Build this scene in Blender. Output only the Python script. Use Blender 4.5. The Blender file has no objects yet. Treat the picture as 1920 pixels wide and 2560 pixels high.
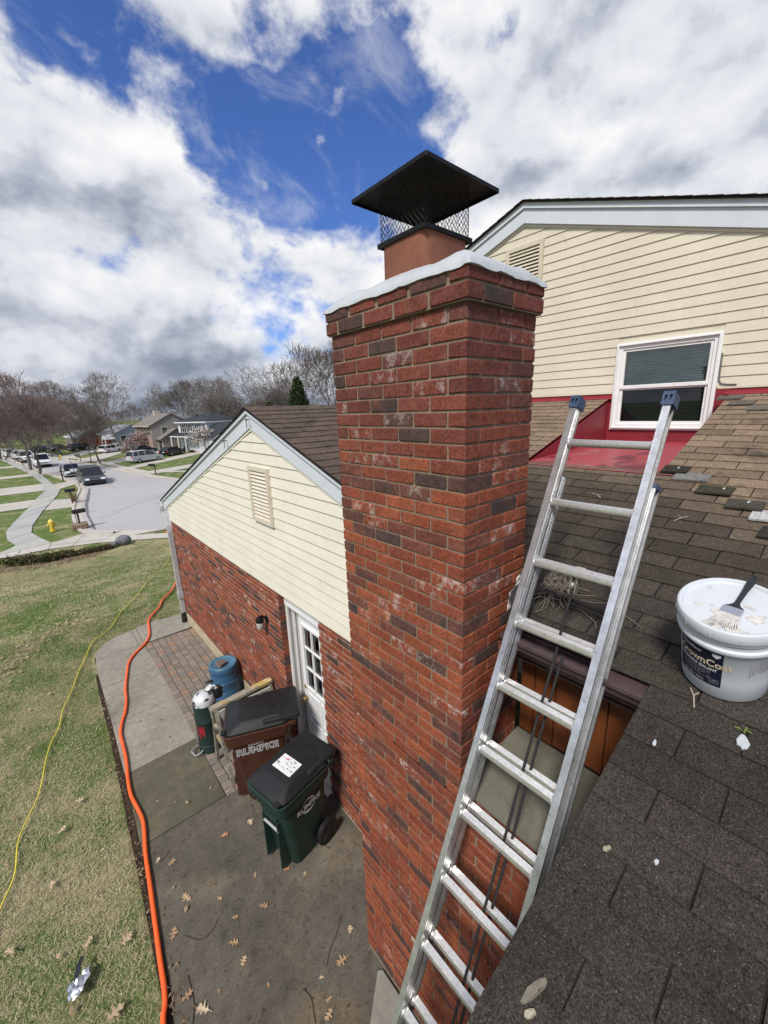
import bpy, math, random
import numpy as np
from mathutils import Vector, Matrix

random.seed(7)
RNG = np.random.default_rng(11)
SC = bpy.context.scene
COL = SC.collection
R = math.radians

# ------------------------------------------------------------------ camera
CAM_H = 4.268
yaw, pitch, roll = R(49.7275), R(14.1499), R(-1.9944)
_f = Vector((math.cos(yaw) * math.cos(pitch), math.sin(yaw) * math.cos(pitch), -math.sin(pitch)))
_r = Vector((math.sin(yaw), -math.cos(yaw), 0.0))
_u = _r.cross(_f)
_r2 = math.cos(roll) * _r + math.sin(roll) * _u
_u2 = -math.sin(roll) * _r + math.cos(roll) * _u
cam = bpy.data.cameras.new('camera')
cam.sensor_fit = 'HORIZONTAL'
cam.sensor_width = 36.0
cam.lens = 1019.05 * 36.0 / 1920.0
cam.clip_start = 0.05
cam.clip_end = 4000.0
camo = bpy.data.objects.new('camera', cam)
COL.objects.link(camo)
mw = Matrix((_r2, _u2, -_f)).transposed().to_4x4()
mw.translation = (0, 0, CAM_H)
camo.matrix_world = mw
SC.camera = camo

# ------------------------------------------------------------------ sky
SUN_DIR = Vector((-0.80, -0.40, 1.05)).normalized()
w = bpy.data.worlds.new('World')
SC.world = w
w.use_nodes = True
nt = w.node_tree
nt.nodes.clear()


def wn(t, **k):
    n = nt.nodes.new(t)
    for a, b in k.items():
        setattr(n, a, b)
    return n


def wl(a, b):
    nt.links.new(a, b)


def wmath(op, a, b=None, clamp=False):
    n = wn('ShaderNodeMath', operation=op, use_clamp=clamp)
    for i, v in enumerate((a, b)):
        if v is None:
            continue
        if isinstance(v, (int, float)):
            n.inputs[i].default_value = v
        else:
            wl(v, n.inputs[i])
    return n.outputs[0]


def wrange(v, a, b, c, d, smooth=True):
    n = wn('ShaderNodeMapRange', interpolation_type='SMOOTHSTEP' if smooth else 'LINEAR')
    wl(v, n.inputs['Value'])
    for nm, x in (('From Min', a), ('From Max', b), ('To Min', c), ('To Max', d)):
        n.inputs[nm].default_value = x
    return n.outputs[0]


tc = wn('ShaderNodeTexCoord')
DIR = tc.outputs['Generated']
sky = wn('ShaderNodeTexSky', sky_type='NISHITA')
sky.sun_disc = False
sky.sun_elevation = math.asin(SUN_DIR.z)
sky.sun_rotation = math.atan2(SUN_DIR.x, SUN_DIR.y)
sky.altitude = 200
sky.air_density = 1.0
sky.dust_density = 0.4
sky.ozone_density = 2.5
wl(DIR, sky.inputs['Vector'])
# clouds: a noise field on the sky directions, denser where the photograph has its cloud banks
sep = wn('ShaderNodeSeparateXYZ')
wl(DIR, sep.inputs[0])
zc = wmath('MAXIMUM', sep.outputs['Z'], 0.0)


def wmap(scale, loc=(0, 0, 0)):
    m = wn('ShaderNodeMapping')
    m.inputs['Scale'].default_value = scale
    m.inputs['Location'].default_value = loc
    wl(DIR, m.inputs['Vector'])
    return m.outputs[0]


def wnoise(vec, scale, detail, rough, dist=0.0):
    n = wn('ShaderNodeTexNoise')
    n.inputs['Scale'].default_value = scale
    n.inputs['Detail'].default_value = detail
    n.inputs['Roughness'].default_value = rough
    n.inputs['Distortion'].default_value = dist
    wl(vec, n.inputs['Vector'])
    return n.outputs[0]


v1 = wmap((1.0, 1.0, 1.35), (0.3, 1.7, 0.2))
n1 = wnoise(v1, 4.6, 9.0, 0.58, 0.12)
n1s = wnoise(wmap((1.0, 1.0, 1.35), (0.3 - .018, 1.7 - .010, 0.2 + .040)), 4.6, 9.0, 0.52, 0.12)
n1l = wnoise(v1, 4.6, 9.0, 0.52, 0.12)
nb_ = wnoise(wmap((1.0, 1.0, 1.25), (4.3, 0.7, 2.2)), 9.0, 6.0, 0.60, 0.2)
n1b = wmath('SUBTRACT', 1.0, wmath('MULTIPLY', wmath('ABSOLUTE', wmath('SUBTRACT', nb_, 0.5)), 3.4))
n1b = wmath('ADD', wmath('MULTIPLY', n1b, 0.45), 0.17)
dens = wmath('SUBTRACT', wmath('ADD', wmath('MULTIPLY', n1, 0.95), wmath('MULTIPLY', n1b, 0.34)), 0.135)
BLOBS = [((.410, .768, .492), .075, -.27), ((.408, .793, .453), .07, -.24), ((.345, .815, .465), .05, -.12), ((.546, .701, .459), .09, -.20), ((.616, .602, .507), .09, -.28),
         ((.535, .665, .530), .09, -.20), ((.514, .750, .417), .06, -.20), ((.096, .837, .538), .08, -.22), ((.201, .811, .550), .06, -.16), ((.300, .80, .515), .05, -.12),
         ((.695, .448, .563), .05, -.20), ((.182, .938, .295), .05, -.16), ((.339, .849, .405), .045, -.12),
         ((.114, .875, .471), .13, .15), ((.234, .816, .528), .05, .10), ((.309, .827, .470), .055, .13), ((.088, .944, .319), .17, .17), ((.223, .906, .36), .09, .10),
         ((.340, .755, .565), .055, .17), ((.372, .753, .540), .045, .10), ((.48, .647, .592), .05, .08), ((.572, .577, .582), .06, .17), ((.635, .515, .575), .05, .10),
         ((.491, .720, .491), .032, .40), ((.516, .680, .521), .024, .34), ((.500, .735, .462), .018, .25), ((.418, .803, .425), .018, .26), ((.483, .764, .428), .018, .28), ((.642, .593, .486), .026, .26), ((.425, .722, .547), .03, .12),
         ((.613, .661, .433), .05, .15), ((.746, .419, .517), .10, .20), ((.857, .281, .431), .2, .20), ((.856, .203, .475), .2, .15), ((.752, .503, .427), .12, .18),
         ((.370, .855, .363), .09, .14), ((.489, .806, .334), .11, .16), ((-.8, -.3, .5), .5, .10), ((-.4, .7, .6), .4, .08)]
for d, s, a in BLOBS:
    d = Vector(d).normalized()
    dp = wn('ShaderNodeVectorMath', operation='DOT_PRODUCT')
    wl(DIR, dp.inputs[0])
    dp.inputs[1].default_value = d
    e = wmath('MULTIPLY', wmath('SUBTRACT', dp.outputs['Value'], 1.0), 1.0 / (s * s))
    g = wmath('MULTIPLY', wmath('EXPONENT', e), a)
    dens = wmath('ADD', dens, g)
dens = wmath('ADD', dens, wrange(sep.outputs['Z'], 0.05, 0.36, 0.14, 0.0))
mask = wrange(dens, 0.47, 0.66, 0.0, 1.0)
veil = wrange(wnoise(wmap((1.0, 2.2, 1.6), (1.7, 5.1, 0.4)), 5.0, 8.0, 0.62, 0.6), 0.48, 0.78, 0.0, 0.42)
mask = wmath('MAXIMUM', mask, veil)
# shade of the clouds: grey undersides in broad patches, white edges
n2 = wnoise(wmap((1.2, 1.2, 2.9), (2.1, 0.4, 0.9)), 3.0, 5.0, 0.5, 0.15)
relief = wmath('MULTIPLY', wmath('SUBTRACT', n1l, n1s), 1.25)
thick = wrange(dens, 0.60, 0.95, 0.07, -0.06)
sh = wmath('ADD', wmath('ADD', wmath('MULTIPLY', n2, 0.60), 0.285), wmath('ADD', relief, thick))
sh = wmath('ADD', sh, wrange(sep.outputs['Z'], 0.08, 0.34, -0.085, 0.07))
for d, s, a in (((0.064, 0.947, 0.33), 0.12, -0.04), ((0.18, 0.95, 0.22), 0.13, 0.05), ((0.30, 0.94, 0.13), 0.12, -0.06), ((0.44, 0.88, 0.26), 0.12, 0.10)):
    d = Vector(d).normalized()
    dp = wn('ShaderNodeVectorMath', operation='DOT_PRODUCT')
    wl(DIR, dp.inputs[0])
    dp.inputs[1].default_value = d
    e = wmath('MULTIPLY', wmath('SUBTRACT', dp.outputs['Value'], 1.0), 1.0 / (s * s))
    sh = wmath('ADD', sh, wmath('MULTIPLY', wmath('EXPONENT', e), a))
ramp = wn('ShaderNodeValToRGB')
wl(sh, ramp.inputs[0])
cr = ramp.color_ramp
cr.elements[0].position, cr.elements[0].color = 0.36, (0.25, 0.29, 0.38, 1)
cr.elements[1].position, cr.elements[1].color = 0.86, (1.0, 1.0, 1.0, 1)
e = cr.elements.new(0.50)
e.color = (0.47, 0.51, 0.60, 1)
e = cr.elements.new(0.62)
e.color = (0.74, 0.77, 0.83, 1)
bg1 = wn('ShaderNodeBackground')
bg1.inputs['Strength'].default_value = 0.10
blue = wn('ShaderNodeMix', data_type='RGBA', blend_type='MULTIPLY')
blue.inputs[0].default_value = 1.0
wl(sky.outputs[0], blue.inputs[6])
blue.inputs[7].default_value = (0.50, 0.68, 1.10, 1)
wl(blue.outputs[2], bg1.inputs['Color'])
bg2 = wn('ShaderNodeBackground')
bg2.inputs['Strength'].default_value = 0.74
wl(ramp.outputs[0], bg2.inputs['Color'])
mx = wn('ShaderNodeMixShader')
wl(mask, mx.inputs[0])
wl(bg1.outputs[0], mx.inputs[1])
wl(bg2.outputs[0], mx.inputs[2])
wo = wn('ShaderNodeOutputWorld')
wl(mx.outputs[0], wo.inputs[0])

# ------------------------------------------------------------------ sun, exposure
sun = bpy.data.lights.new('sun', 'SUN')
sun.energy = 3.1
sun.angle = R(11.0)
sun.color = (1.0, 0.95, 0.87)
suno = bpy.data.objects.new('sun', sun)
COL.objects.link(suno)
suno.rotation_euler = SUN_DIR.to_track_quat('Z', 'Y').to_euler()
suno.location = (-20, -10, 30)
vs = SC.view_settings
vs.view_transform = 'Standard'
vs.look = 'None'
vs.gamma = 1.0
vs.use_curve_mapping = False
vs.exposure = 0.40

# ------------------------------------------------------------------ materials
MATS = {}


def M(name, col=(.5, .5, .5), rough=.75, metal=0., spec=.35, src=None, mods=(), blot=(), bump=None, specks=None, white=False, emit=None):
    """Principled material: colour (constant, 'obj' = object colour, 'attr' = vertex colour 'col') times noise, with blotches of other colours."""
    if name in MATS:
        return MATS[name]
    m = bpy.data.materials.new(name)
    m.use_nodes = True
    t = m.node_tree
    N, L = t.nodes, t.links
    bs = N['Principled BSDF']
    geo = N.new('ShaderNodeNewGeometry')
    pos = geo.outputs['Position']

    def noise(scale, detail=4., rough_=.6, dist=0.):
        n = N.new('ShaderNodeTexNoise')
        n.inputs['Scale'].default_value = scale
        n.inputs['Detail'].default_value = detail
        n.inputs['Roughness'].default_value = rough_
        n.inputs['Distortion'].default_value = dist
        L.new(pos, n.inputs['Vector'])
        return n.outputs[0]

    def rng(v, a, b, c, d):
        n = N.new('ShaderNodeMapRange')
        L.new(v, n.inputs['Value'])
        for k, x in zip(('From Min', 'From Max', 'To Min', 'To Max'), (a, b, c, d)):
            n.inputs[k].default_value = x
        return n.outputs[0]

    def mix(a, b, f, mode='MIX'):
        n = N.new('ShaderNodeMix')
        n.data_type = 'RGBA'
        n.blend_type = mode
        n.clamp_factor = True
        for sock, v in ((n.inputs[6], a), (n.inputs[7], b), (n.inputs[0], f)):
            if hasattr(v, 'is_output'):
                L.new(v, sock)
            elif isinstance(v, (int, float)):
                sock.default_value = v
            else:
                sock.default_value = (*v, 1)
        return n.outputs[2]

    alpha = None
    if src == 'obj':
        oi = N.new('ShaderNodeObjectInfo')
        c = oi.outputs['Color']
        alpha = oi.outputs['Alpha']
    elif src == 'attr':
        at = N.new('ShaderNodeAttribute')
        at.attribute_name = 'col'
        c = at.outputs['Color']
        alpha = at.outputs['Alpha']
    else:
        rgb = N.new('ShaderNodeRGB')
        rgb.outputs[0].default_value = (*col, 1)
        c = rgb.outputs[0]
    for sc, lo, hi, bc, st in blot:
        f = rng(noise(sc, 5, .62, .4), lo, hi, 0, st)
        c = mix(c, bc, f)
    for sc, amt in mods:
        f = rng(noise(sc), .3, .7, 1 - amt, 1 + amt)
        g = N.new('ShaderNodeCombineColor')
        for i in range(3):
            L.new(f, g.inputs[i])
        c = mix(c, g.outputs[0], 1.0, 'MULTIPLY')
    if white:            # lime bloom on bricks: strength in alpha (0..1); 1..2 = dark flashing burnt into the face
        dk_ = rng(alpha, 1., 2., 0, 1)
        lt_ = N.new('ShaderNodeMath')
        lt_.operation = 'LESS_THAN'
        L.new(alpha, lt_.inputs[0])
        lt_.inputs[1].default_value = 1.001
        wa = N.new('ShaderNodeMath')
        wa.operation = 'MULTIPLY'
        L.new(alpha, wa.inputs[0])
        L.new(lt_.outputs[0], wa.inputs[1])
        alpha = wa.outputs[0]
        f = rng(noise(9, 5, .7, .8), .40, .60, 0, 1)
        m0 = N.new('ShaderNodeMath')
        m0.operation = 'MULTIPLY'
        L.new(f, m0.inputs[0])
        L.new(dk_, m0.inputs[1])
        c = mix(c, (.045, .036, .034), m0.outputs[0])
        f = rng(noise(15, 8, .8, .15), .50, .64, 0, 1)
        mm = N.new('ShaderNodeMath')
        mm.operation = 'MULTIPLY'
        L.new(f, mm.inputs[0])
        L.new(alpha, mm.inputs[1])
        c = mix(c, (.55, .50, .46), mm.outputs[0])
        f = rng(noise(46, 4, .7, .3), .60, .72, 0, .6)
        c = mix(c, (.02, .016, .014), f)
    if specks:
        sc, lo, sc_col, st = specks
        f = rng(noise(sc, 1, .5), lo, lo + .06, 0, st)
        c = mix(c, sc_col, f)
    L.new(c, bs.inputs['Base Color'])
    bs.inputs['Roughness'].default_value = rough
    bs.inputs['Metallic'].default_value = metal
    bs.inputs['Specular IOR Level'].default_value = spec
    if bump:
        prev = None
        for sc, st, dist in bump:
            b = N.new('ShaderNodeBump')
            b.inputs['Strength'].default_value = st
            b.inputs['Distance'].default_value = dist
            L.new(noise(sc, 5, .65), b.inputs['Height'])
            if prev is not None:
                L.new(prev, b.inputs['Normal'])
            prev = b.outputs[0]
        L.new(prev, bs.inputs['Normal'])
    MATS[name] = m
    return m


def glass_mat(name, tint=(.5, .55, .55), refl=.25, thru=True):
    m = bpy.data.materials.new(name)
    m.use_nodes = True
    t = m.node_tree
    N, L = t.nodes, t.links
    N.remove(N['Principled BSDF'])
    out = N['Material Output']
    g = N.new('ShaderNodeBsdfGlossy')
    g.inputs['Roughness'].default_value = .02
    tr = N.new('ShaderNodeBsdfTransparent')
    tr.inputs['Color'].default_value = (*tint, 1)
    fr = N.new('ShaderNodeFresnel')
    fr.inputs['IOR'].default_value = 1.52
    ad = N.new('ShaderNodeMath')
    ad.operation = 'ADD'
    ad.use_clamp = True
    L.new(fr.outputs[0], ad.inputs[0])
    ad.inputs[1].default_value = refl
    mx_ = N.new('ShaderNodeMixShader')
    L.new(ad.outputs[0], mx_.inputs[0])
    L.new(tr.outputs[0], mx_.inputs[1])
    L.new(g.outputs[0], mx_.inputs[2])
    L.new(mx_.outputs[0], out.inputs[0])
    return m


BUMP_BRICK = [(140, .35, .004), (38, .5, .006)]
brick_o = M('brick', src='obj', rough=.9, spec=.2, mods=[(75, .38), (17, .18), (5, .12)], bump=BUMP_BRICK, white=True)
brick_a = M('brick_far', src='attr', rough=.9, spec=.2, mods=[(75, .38), (17, .18), (5, .12)], bump=BUMP_BRICK, white=True)
mortar = M('mortar', (.215, .165, .12), rough=.95, spec=.1, mods=[(90, .2), (3, .15)], bump=[(200, .5, .004)])
mortar_light = M('mortar_light', (.36, .30, .235), rough=.95, spec=.1, mods=[(90, .2), (3, .12)], bump=[(200, .5, .004)])
vinyl = M('vinyl_cream', (.685, .655, .555), rough=.55, spec=.35, mods=[(2.3, .05), (22, .03)], blot=[(1.6, .62, .74, (.54, .49, .34), .45)], bump=[(120, .05, .002)])
vinyl_h = M('vinyl_cream_house', (.60, .55, .435), rough=.55, spec=.35, mods=[(1.7, .06), (26, .04)], blot=[(2.2, .62, .74, (.45, .40, .29), .45)], bump=[(120, .05, .002)])
trim = M('trim_aluminium', (.55, .59, .63), rough=.5, spec=.4, mods=[(5, .05)], blot=[(9, .66, .75, (.32, .33, .32), .3)])
white_paint = M('white_paint', (.74, .75, .77), rough=.45, spec=.4, mods=[(6, .04)], blot=[(14, .68, .76, (.4, .38, .33), .3)])
white_pvc = M('white_vinyl_frame', (.72, .72, .71), rough=.4, spec=.4, mods=[(9, .05)], blot=[(11, .62, .74, (.38, .36, .31), .3)])
vent_mat = M('vent_cream', (.60, .55, .45), rough=.6, mods=[(15, .06)], blot=[(12, .6, .72, (.36, .31, .24), .4)])
shin_o = M('shingle', src='obj', rough=.95, spec=.15, mods=[(210, .75), (110, .35), (30, .16), (4, .14)], blot=[(2.4, .56, .72, (.022, .023, .017), .6), (9, .60, .70, (.03, .026, .016), .5)], bump=[(300, .9, .005)], specks=(190, .69, (.20, .185, .165), .7))
shin_a = M('shingle_far', src='attr', rough=.95, spec=.15, mods=[(210, .75), (110, .35), (30, .16), (4, .14)], blot=[(2.4, .56, .72, (.022, .023, .017), .6), (9, .60, .70, (.03, .026, .016), .5)], bump=[(300, .9, .005)], specks=(190, .69, (.20, .185, .165), .7))
roof_felt = M('roof_felt', (.02, .018, .017), rough=.95, spec=.1, mods=[(200, .4)])
red_metal = M('red_flashing', (.22, .020, .030), rough=.5, spec=.4, mods=[(3, .12), (40, .05)], blot=[(3.5, .56, .66, (.10, .012, .018), .5)])
red_floor = M('red_membrane', (.33, .05, .065), rough=.4, spec=.5, mods=[(4, .12), (60, .05)], blot=[(2.2, .56, .64, (.30, .17, .16), .6), (2.6, .55, .60, (.10, .014, .020), .8)])
alu = M('ladder_aluminium', (.60, .61, .62), rough=.36, metal=.85, spec=.5, mods=[(6, .10), (24, .14), (150, .10)], blot=[(38, .64, .70, (.16, .16, .16), .7), (5, .58, .70, (.42, .42, .41), .5)], bump=[(180, .08, .001)])
alu_rung = M('rung_aluminium', (.66, .655, .64), rough=.38, metal=.75, spec=.5, mods=[(70, .14)], blot=[(65, .655, .70, (.04, .037, .033), .85), (9, .6, .75, (.40, .37, .32), .4)], bump=[(200, .1, .001)])
blue_plastic = M('blue_end_cap', (.035, .062, .125), rough=.5, spec=.4, mods=[(40, .15)], blot=[(25, .6, .7, (.20, .25, .32), .4)])
rope_mat = M('rope_dark', (.035, .033, .036), rough=.9, spec=.1, mods=[(260, .6)], bump=[(350, .8, .004)])
gutter_mat = M('gutter_brown', (.070, .045, .046), rough=.38, spec=.5, mods=[(14, .18)], blot=[(30, .6, .72, (.03, .02, .02), .6)])
wood_panel = M('stained_wood', (.150, .044, .012), rough=.55, spec=.35, mods=[(3, .25), (60, .12)], bump=[(50, .1, .002)])
brown_trim = M('brown_trim', (.050, .030, .027), rough=.6, mods=[(20, .1)])
slab_mat = M('shoulder_concrete', (.150, .145, .115), rough=.9, spec=.2, mods=[(2.2, .16), (120, .12)], blot=[(3.2, .54, .66, (.085, .082, .062), .6)], bump=[(150, .3, .003)])
clay = M('flue_clay', (.20, .080, .050), rough=.8, spec=.25, mods=[(6, .16), (50, .08)], blot=[(22, .70, .74, (.05, .025, .02), .9)], bump=[(60, .2, .003)])
crown_mat = M('crown_coating', (.42, .445, .465), rough=.5, spec=.4, mods=[(10, .08)], blot=[(34, .60, .66, (.36, .37, .39), .5)], bump=[(22, .35, .010), (70, .4, .004)])
black_metal = M('black_metal', (.0045, .0045, .005), rough=.55, spec=.25, mods=[(30, .3)])
patio_mat = M('patio_concrete', (.090, .080, .064), rough=.88, spec=.25, mods=[(1.1, .28), (9, .18), (45, .16), (170, .28)],
              blot=[(.85, .52, .66, (.175, .150, .112), .75), (1.7, .54, .68, (.17, .125, .070), .5), (.6, .56, .66, (.085, .080, .072), .6), (24, .59, .66, (.030, .027, .022), .75), (5, .58, .66, (.055, .048, .036), .6)], bump=[(160, .4, .004)], specks=(190, .64, (.36, .33, .28), .4))
patio_dark = M('patio_concrete_damp', (.098, .090, .060), rough=.85, spec=.25, mods=[(.9, .28), (8, .18), (45, .14), (170, .26)],
               blot=[(.7, .56, .66, (.175, .165, .13), .7), (24, .63, .70, (.045, .042, .036), .55)], bump=[(160, .4, .004)], specks=(190, .64, (.33, .31, .26), .4))
walk_mat = M('walk_concrete', (.245, .226, .188), rough=.9, spec=.2, mods=[(1.3, .18), (11, .16), (45, .12), (170, .22)],
             blot=[(1.2, .52, .68, (.17, .155, .115), .6), (16, .66, .72, (.42, .40, .36), .5)], bump=[(160, .4, .004)])
joint_mat = M('joint_dirt', (.028, .024, .018), rough=1., spec=.05, mods=[(60, .4)])
paver_o = M('paver', src='obj', rough=.95, spec=.15, mods=[(120, .18), (14, .12)], blot=[(6, .58, .70, (.10, .09, .075), .4)], bump=[(150, .4, .003)])
foundation_mat = M('foundation_paint', (.42, .36, .235), rough=.8, mods=[(5, .15)], blot=[(8, .58, .7, (.25, .2, .13), .5)])
soil = M('soil', (.050, .036, .025), rough=1., spec=.05, mods=[(20, .4), (90, .4)], bump=[(60, .8, .02)])
asphalt = M('asphalt', (.37, .36, .355), rough=.9, spec=.2, mods=[(.25, .05), (3, .05), (60, .06)], blot=[(.5, .62, .68, (.20, .20, .205), .4)])
road_concrete = M('street_concrete', (.44, .41, .365), rough=.9, spec=.2, mods=[(.4, .08), (5, .08)], blot=[(.8, .58, .7, (.28, .255, .22), .5)])
tar_mat = M('tar_seam', (.13, .13, .135), rough=.7, mods=[(3, .2)])
leaf_mat = M('dry_oak_leaf', src='obj', rough=.8, spec=.2, mods=[(60, .15)])
# lawn: green and straw, more straw on the near lawn
def lawn_material():
    m = M('lawn', (.098, .145, .043), rough=1., spec=.05, mods=[(26, .25), (110, .45)], bump=[(70, .8, .02)])
    t = m.node_tree
    N, L = t.nodes, t.links
    bs = N['Principled BSDF']
    cur = bs.inputs['Base Color'].links[0].from_socket
    pos = N.new('ShaderNodeNewGeometry').outputs['Position']
    sp = N.new('ShaderNodeSeparateXYZ')
    L.new(pos, sp.inputs[0])

    def nz(scale, detail=5):
        n = N.new('ShaderNodeTexNoise')
        n.inputs['Scale'].default_value = scale
        n.inputs['Detail'].default_value = detail
        n.inputs['Roughness'].default_value = .65
        L.new(pos, n.inputs['Vector'])
        return n.outputs[0]

    def mth(op, a, b):
        n = N.new('ShaderNodeMath')
        n.operation = op
        for i, v in enumerate((a, b)):
            if isinstance(v, (int, float)):
                n.inputs[i].default_value = v
            else:
                L.new(v, n.inputs[i])
        return n.outputs[0]

    def rg(v, a, b, c, d):
        n = N.new('ShaderNodeMapRange')
        L.new(v, n.inputs['Value'])
        for k, x in zip(('From Min', 'From Max', 'To Min', 'To Max'), (a, b, c, d)):
            n.inputs[k].default_value = x
        return n.outputs[0]
    near = rg(sp.outputs['Y'], 23.5, 29., 1., 0.)
    band = mth('MULTIPLY', rg(sp.outputs['Y'], 17.5, 22., 0, 1), near)       # straw strip above the hedge
    f = mth('ADD', mth('MULTIPLY', nz(.9), .55), mth('MULTIPLY', nz(5.5), .30))
    f = mth('ADD', f, mth('MULTIPLY', nz(38, 3), .22))
    f = mth('ADD', f, mth('MULTIPLY', near, .04))
    f = mth('ADD', f, mth('MULTIPLY', band, .06))
    f = rg(f, .53, .64, 0, .85)
    mx_ = N.new('ShaderNodeMix')
    mx_.data_type = 'RGBA'
    L.new(f, mx_.inputs[0])
    L.new(cur, mx_.inputs[6])
    mx_.inputs[7].default_value = (.345, .290, .175, 1)
    L.new(mx_.outputs[2], bs.inputs['Base Color'])
    return m


lawn_mat = lawn_material()


# ------------------------------------------------------------------ mesh helpers
class MB:
    def __init__(s):
        s.v, s.f, s.c, s.m = [], [], [], []
        s.col = None

    def add(s, vs_, fs, mi=0):
        b = len(s.v)
        s.v.extend(tuple(p) for p in vs_)
        s.f.extend(tuple(i + b for i in f) for f in fs)
        s.m.extend([mi] * len(fs))
        if s.col is not None:
            s.c.extend([s.col] * len(vs_))
        return s

    def box(s, a, b, mi=0):
        x0, y0, z0 = a
        x1, y1, z1 = b
        return s.hexa([(x0, y0, z0), (x1, y0, z0), (x1, y1, z0), (x0, y1, z0), (x0, y0, z1), (x1, y0, z1), (x1, y1, z1), (x0, y1, z1)], mi)

    def hexa(s, p, mi=0):
        return s.add(p, [(3, 2, 1, 0), (4, 5, 6, 7), (0, 1, 5, 4), (1, 2, 6, 5), (2, 3, 7, 6), (3, 0, 4, 7)], mi)

    def obox(s, c, ax, ay, az, mi=0):
        """box with centre c and half axes"""
        c, ax, ay, az = map(Vector, (c, ax, ay, az))
        return s.hexa([c - ax - ay - az, c + ax - ay - az, c + ax + ay - az, c - ax + ay - az,
                       c - ax - ay + az, c + ax - ay + az, c + ax + ay + az, c - ax + ay + az], mi)

    def beam(s, p, q, wdt, hgt, upv=(0, 0, 1), mi=0):
        p, q, upv = Vector(p), Vector(q), Vector(upv)
        d = q - p
        side = d.cross(upv).normalized()
        u = side.cross(d).normalized()
        return s.obox((p + q) / 2, d / 2, side * wdt / 2, u * hgt / 2, mi)

    def prism(s, poly, ext, mi=0):
        """polygon (3D points) extruded by vector ext"""
        n = len(poly)
        e = Vector(ext)
        vs_ = [Vector(p) for p in poly] + [Vector(p) + e for p in poly]
        fs = [tuple(range(n))[::-1], tuple(range(n, 2 * n))] + [(i, (i + 1) % n, n + (i + 1) % n, n + i) for i in range(n)]
        return s.add(vs_, fs, mi)

    def tube(s, path, rad, n=8, mi=0, cap=True):
        path = [Vector(p) for p in path]
        rads = rad if hasattr(rad, '__len__') else [rad] * len(path)
        b = len(s.v)
        vs_ = []
        ref = None
        for i, p in enumerate(path):
            d = (path[min(i + 1, len(path) - 1)] - path[max(i - 1, 0)])
            d = d.normalized() if d.length > 1e-9 else Vector((0, 0, 1))
            if ref is None:
                ref = Vector((0, 0, 1)) if abs(d.z) < .9 else Vector((1, 0, 0))
            u = d.cross(ref)
            if u.length < 1e-6:
                u = d.cross(Vector((.3, .8, .5)))
            u.normalize()
            v = d.cross(u).normalized()
            ref = v.cross(d) if False else ref
            for k in range(n):
                a = 2 * math.pi * k / n
                vs_.append(p + rads[i] * (math.cos(a) * u + math.sin(a) * v))
        fs = []
        for i in range(len(path) - 1):
            for k in range(n):
                fs.append((i * n + k, i * n + (k + 1) % n, (i + 1) * n + (k + 1) % n, (i + 1) * n + k))
        if cap:
            fs.append(tuple(range(n))[::-1])
            fs.append(tuple((len(path) - 1) * n + k for k in range(n)))
        return s.add(vs_, fs, mi)

    def lathe(s, prof, n=32, o=(0, 0, 0), ax=(0, 0, 1), mi=0, closed=False):
        """profile [(r, h)] turned about axis ax through o"""
        o, ax = Vector(o), Vector(ax).normalized()
        u = ax.orthogonal().normalized()
        v = ax.cross(u)
        vs_ = []
        for r_, h in prof:
            for k in range(n):
                a = 2 * math.pi * k / n
                vs_.append(o + ax * h + r_ * (math.cos(a) * u + math.sin(a) * v))
        fs = []
        for i in range(len(prof) - 1):
            for k in range(n):
                fs.append((i * n + k, i * n + (k + 1) % n, (i + 1) * n + (k + 1) % n, (i + 1) * n + k))
        fs.append(tuple(range(n))[::-1])
        fs.append(tuple((len(prof) - 1) * n + k for k in range(n)))
        return s.add(vs_, fs, mi)

    def loft(s, rings, mi=0, cap=True):
        n = len(rings[0])
        vs_ = [p for r_ in rings for p in r_]
        fs = []
        for i in range(len(rings) - 1):
            for k in range(n):
                fs.append((i * n + k, i * n + (k + 1) % n, (i + 1) * n + (k + 1) % n, (i + 1) * n + k))
        if cap:
            fs.append(tuple(range(n))[::-1])
            fs.append(tuple((len(rings) - 1) * n + k for k in range(n)))
        return s.add(vs_, fs, mi)

    def quad(s, a, b, c, d, mi=0):
        return s.add([a, b, c, d], [(0, 1, 2, 3)], mi)

    def poly(s, pts, mi=0):
        return s.add(pts, [tuple(range(len(pts)))], mi)


def fix_normals(me):
    import bmesh
    bm = bmesh.new()
    bm.from_mesh(me)
    bmesh.ops.recalc_face_normals(bm, faces=bm.faces)
    bm.to_mesh(me)
    bm.free()


def mesh(name, mb, mats, smooth=None, fix=True):
    me = bpy.data.meshes.new(name)
    me.from_pydata([tuple(p) for p in mb.v], [], mb.f)
    if not isinstance(mats, (list, tuple)):
        mats = [mats]
    for m in mats:
        me.materials.append(m)
    if len(mats) > 1:
        me.polygons.foreach_set('material_index', mb.m)
    if mb.c:
        ca = me.color_attributes.new('col', 'FLOAT_COLOR', 'POINT')
        ca.data.foreach_set('color', np.array(mb.c, dtype=np.float32).ravel())
    if fix and len(mb.f) < 60000:
        fix_normals(me)
    if smooth is not None:
        me.polygons.foreach_set('use_smooth', [True] * len(me.polygons))
        me.set_sharp_from_angle(angle=R(smooth))
    me.update()
    return me


def link(name, data, parent=None, loc=None, label=None, kind=None, color=None):
    o = bpy.data.objects.new(name, data)
    COL.objects.link(o)
    if parent is not None:
        o.parent = parent
    if loc is not None:
        o.location = loc
    if label:
        o['label'] = label
    if kind:
        o['kind'] = kind
    if color is not None:
        o.color = color
    return o


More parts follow.
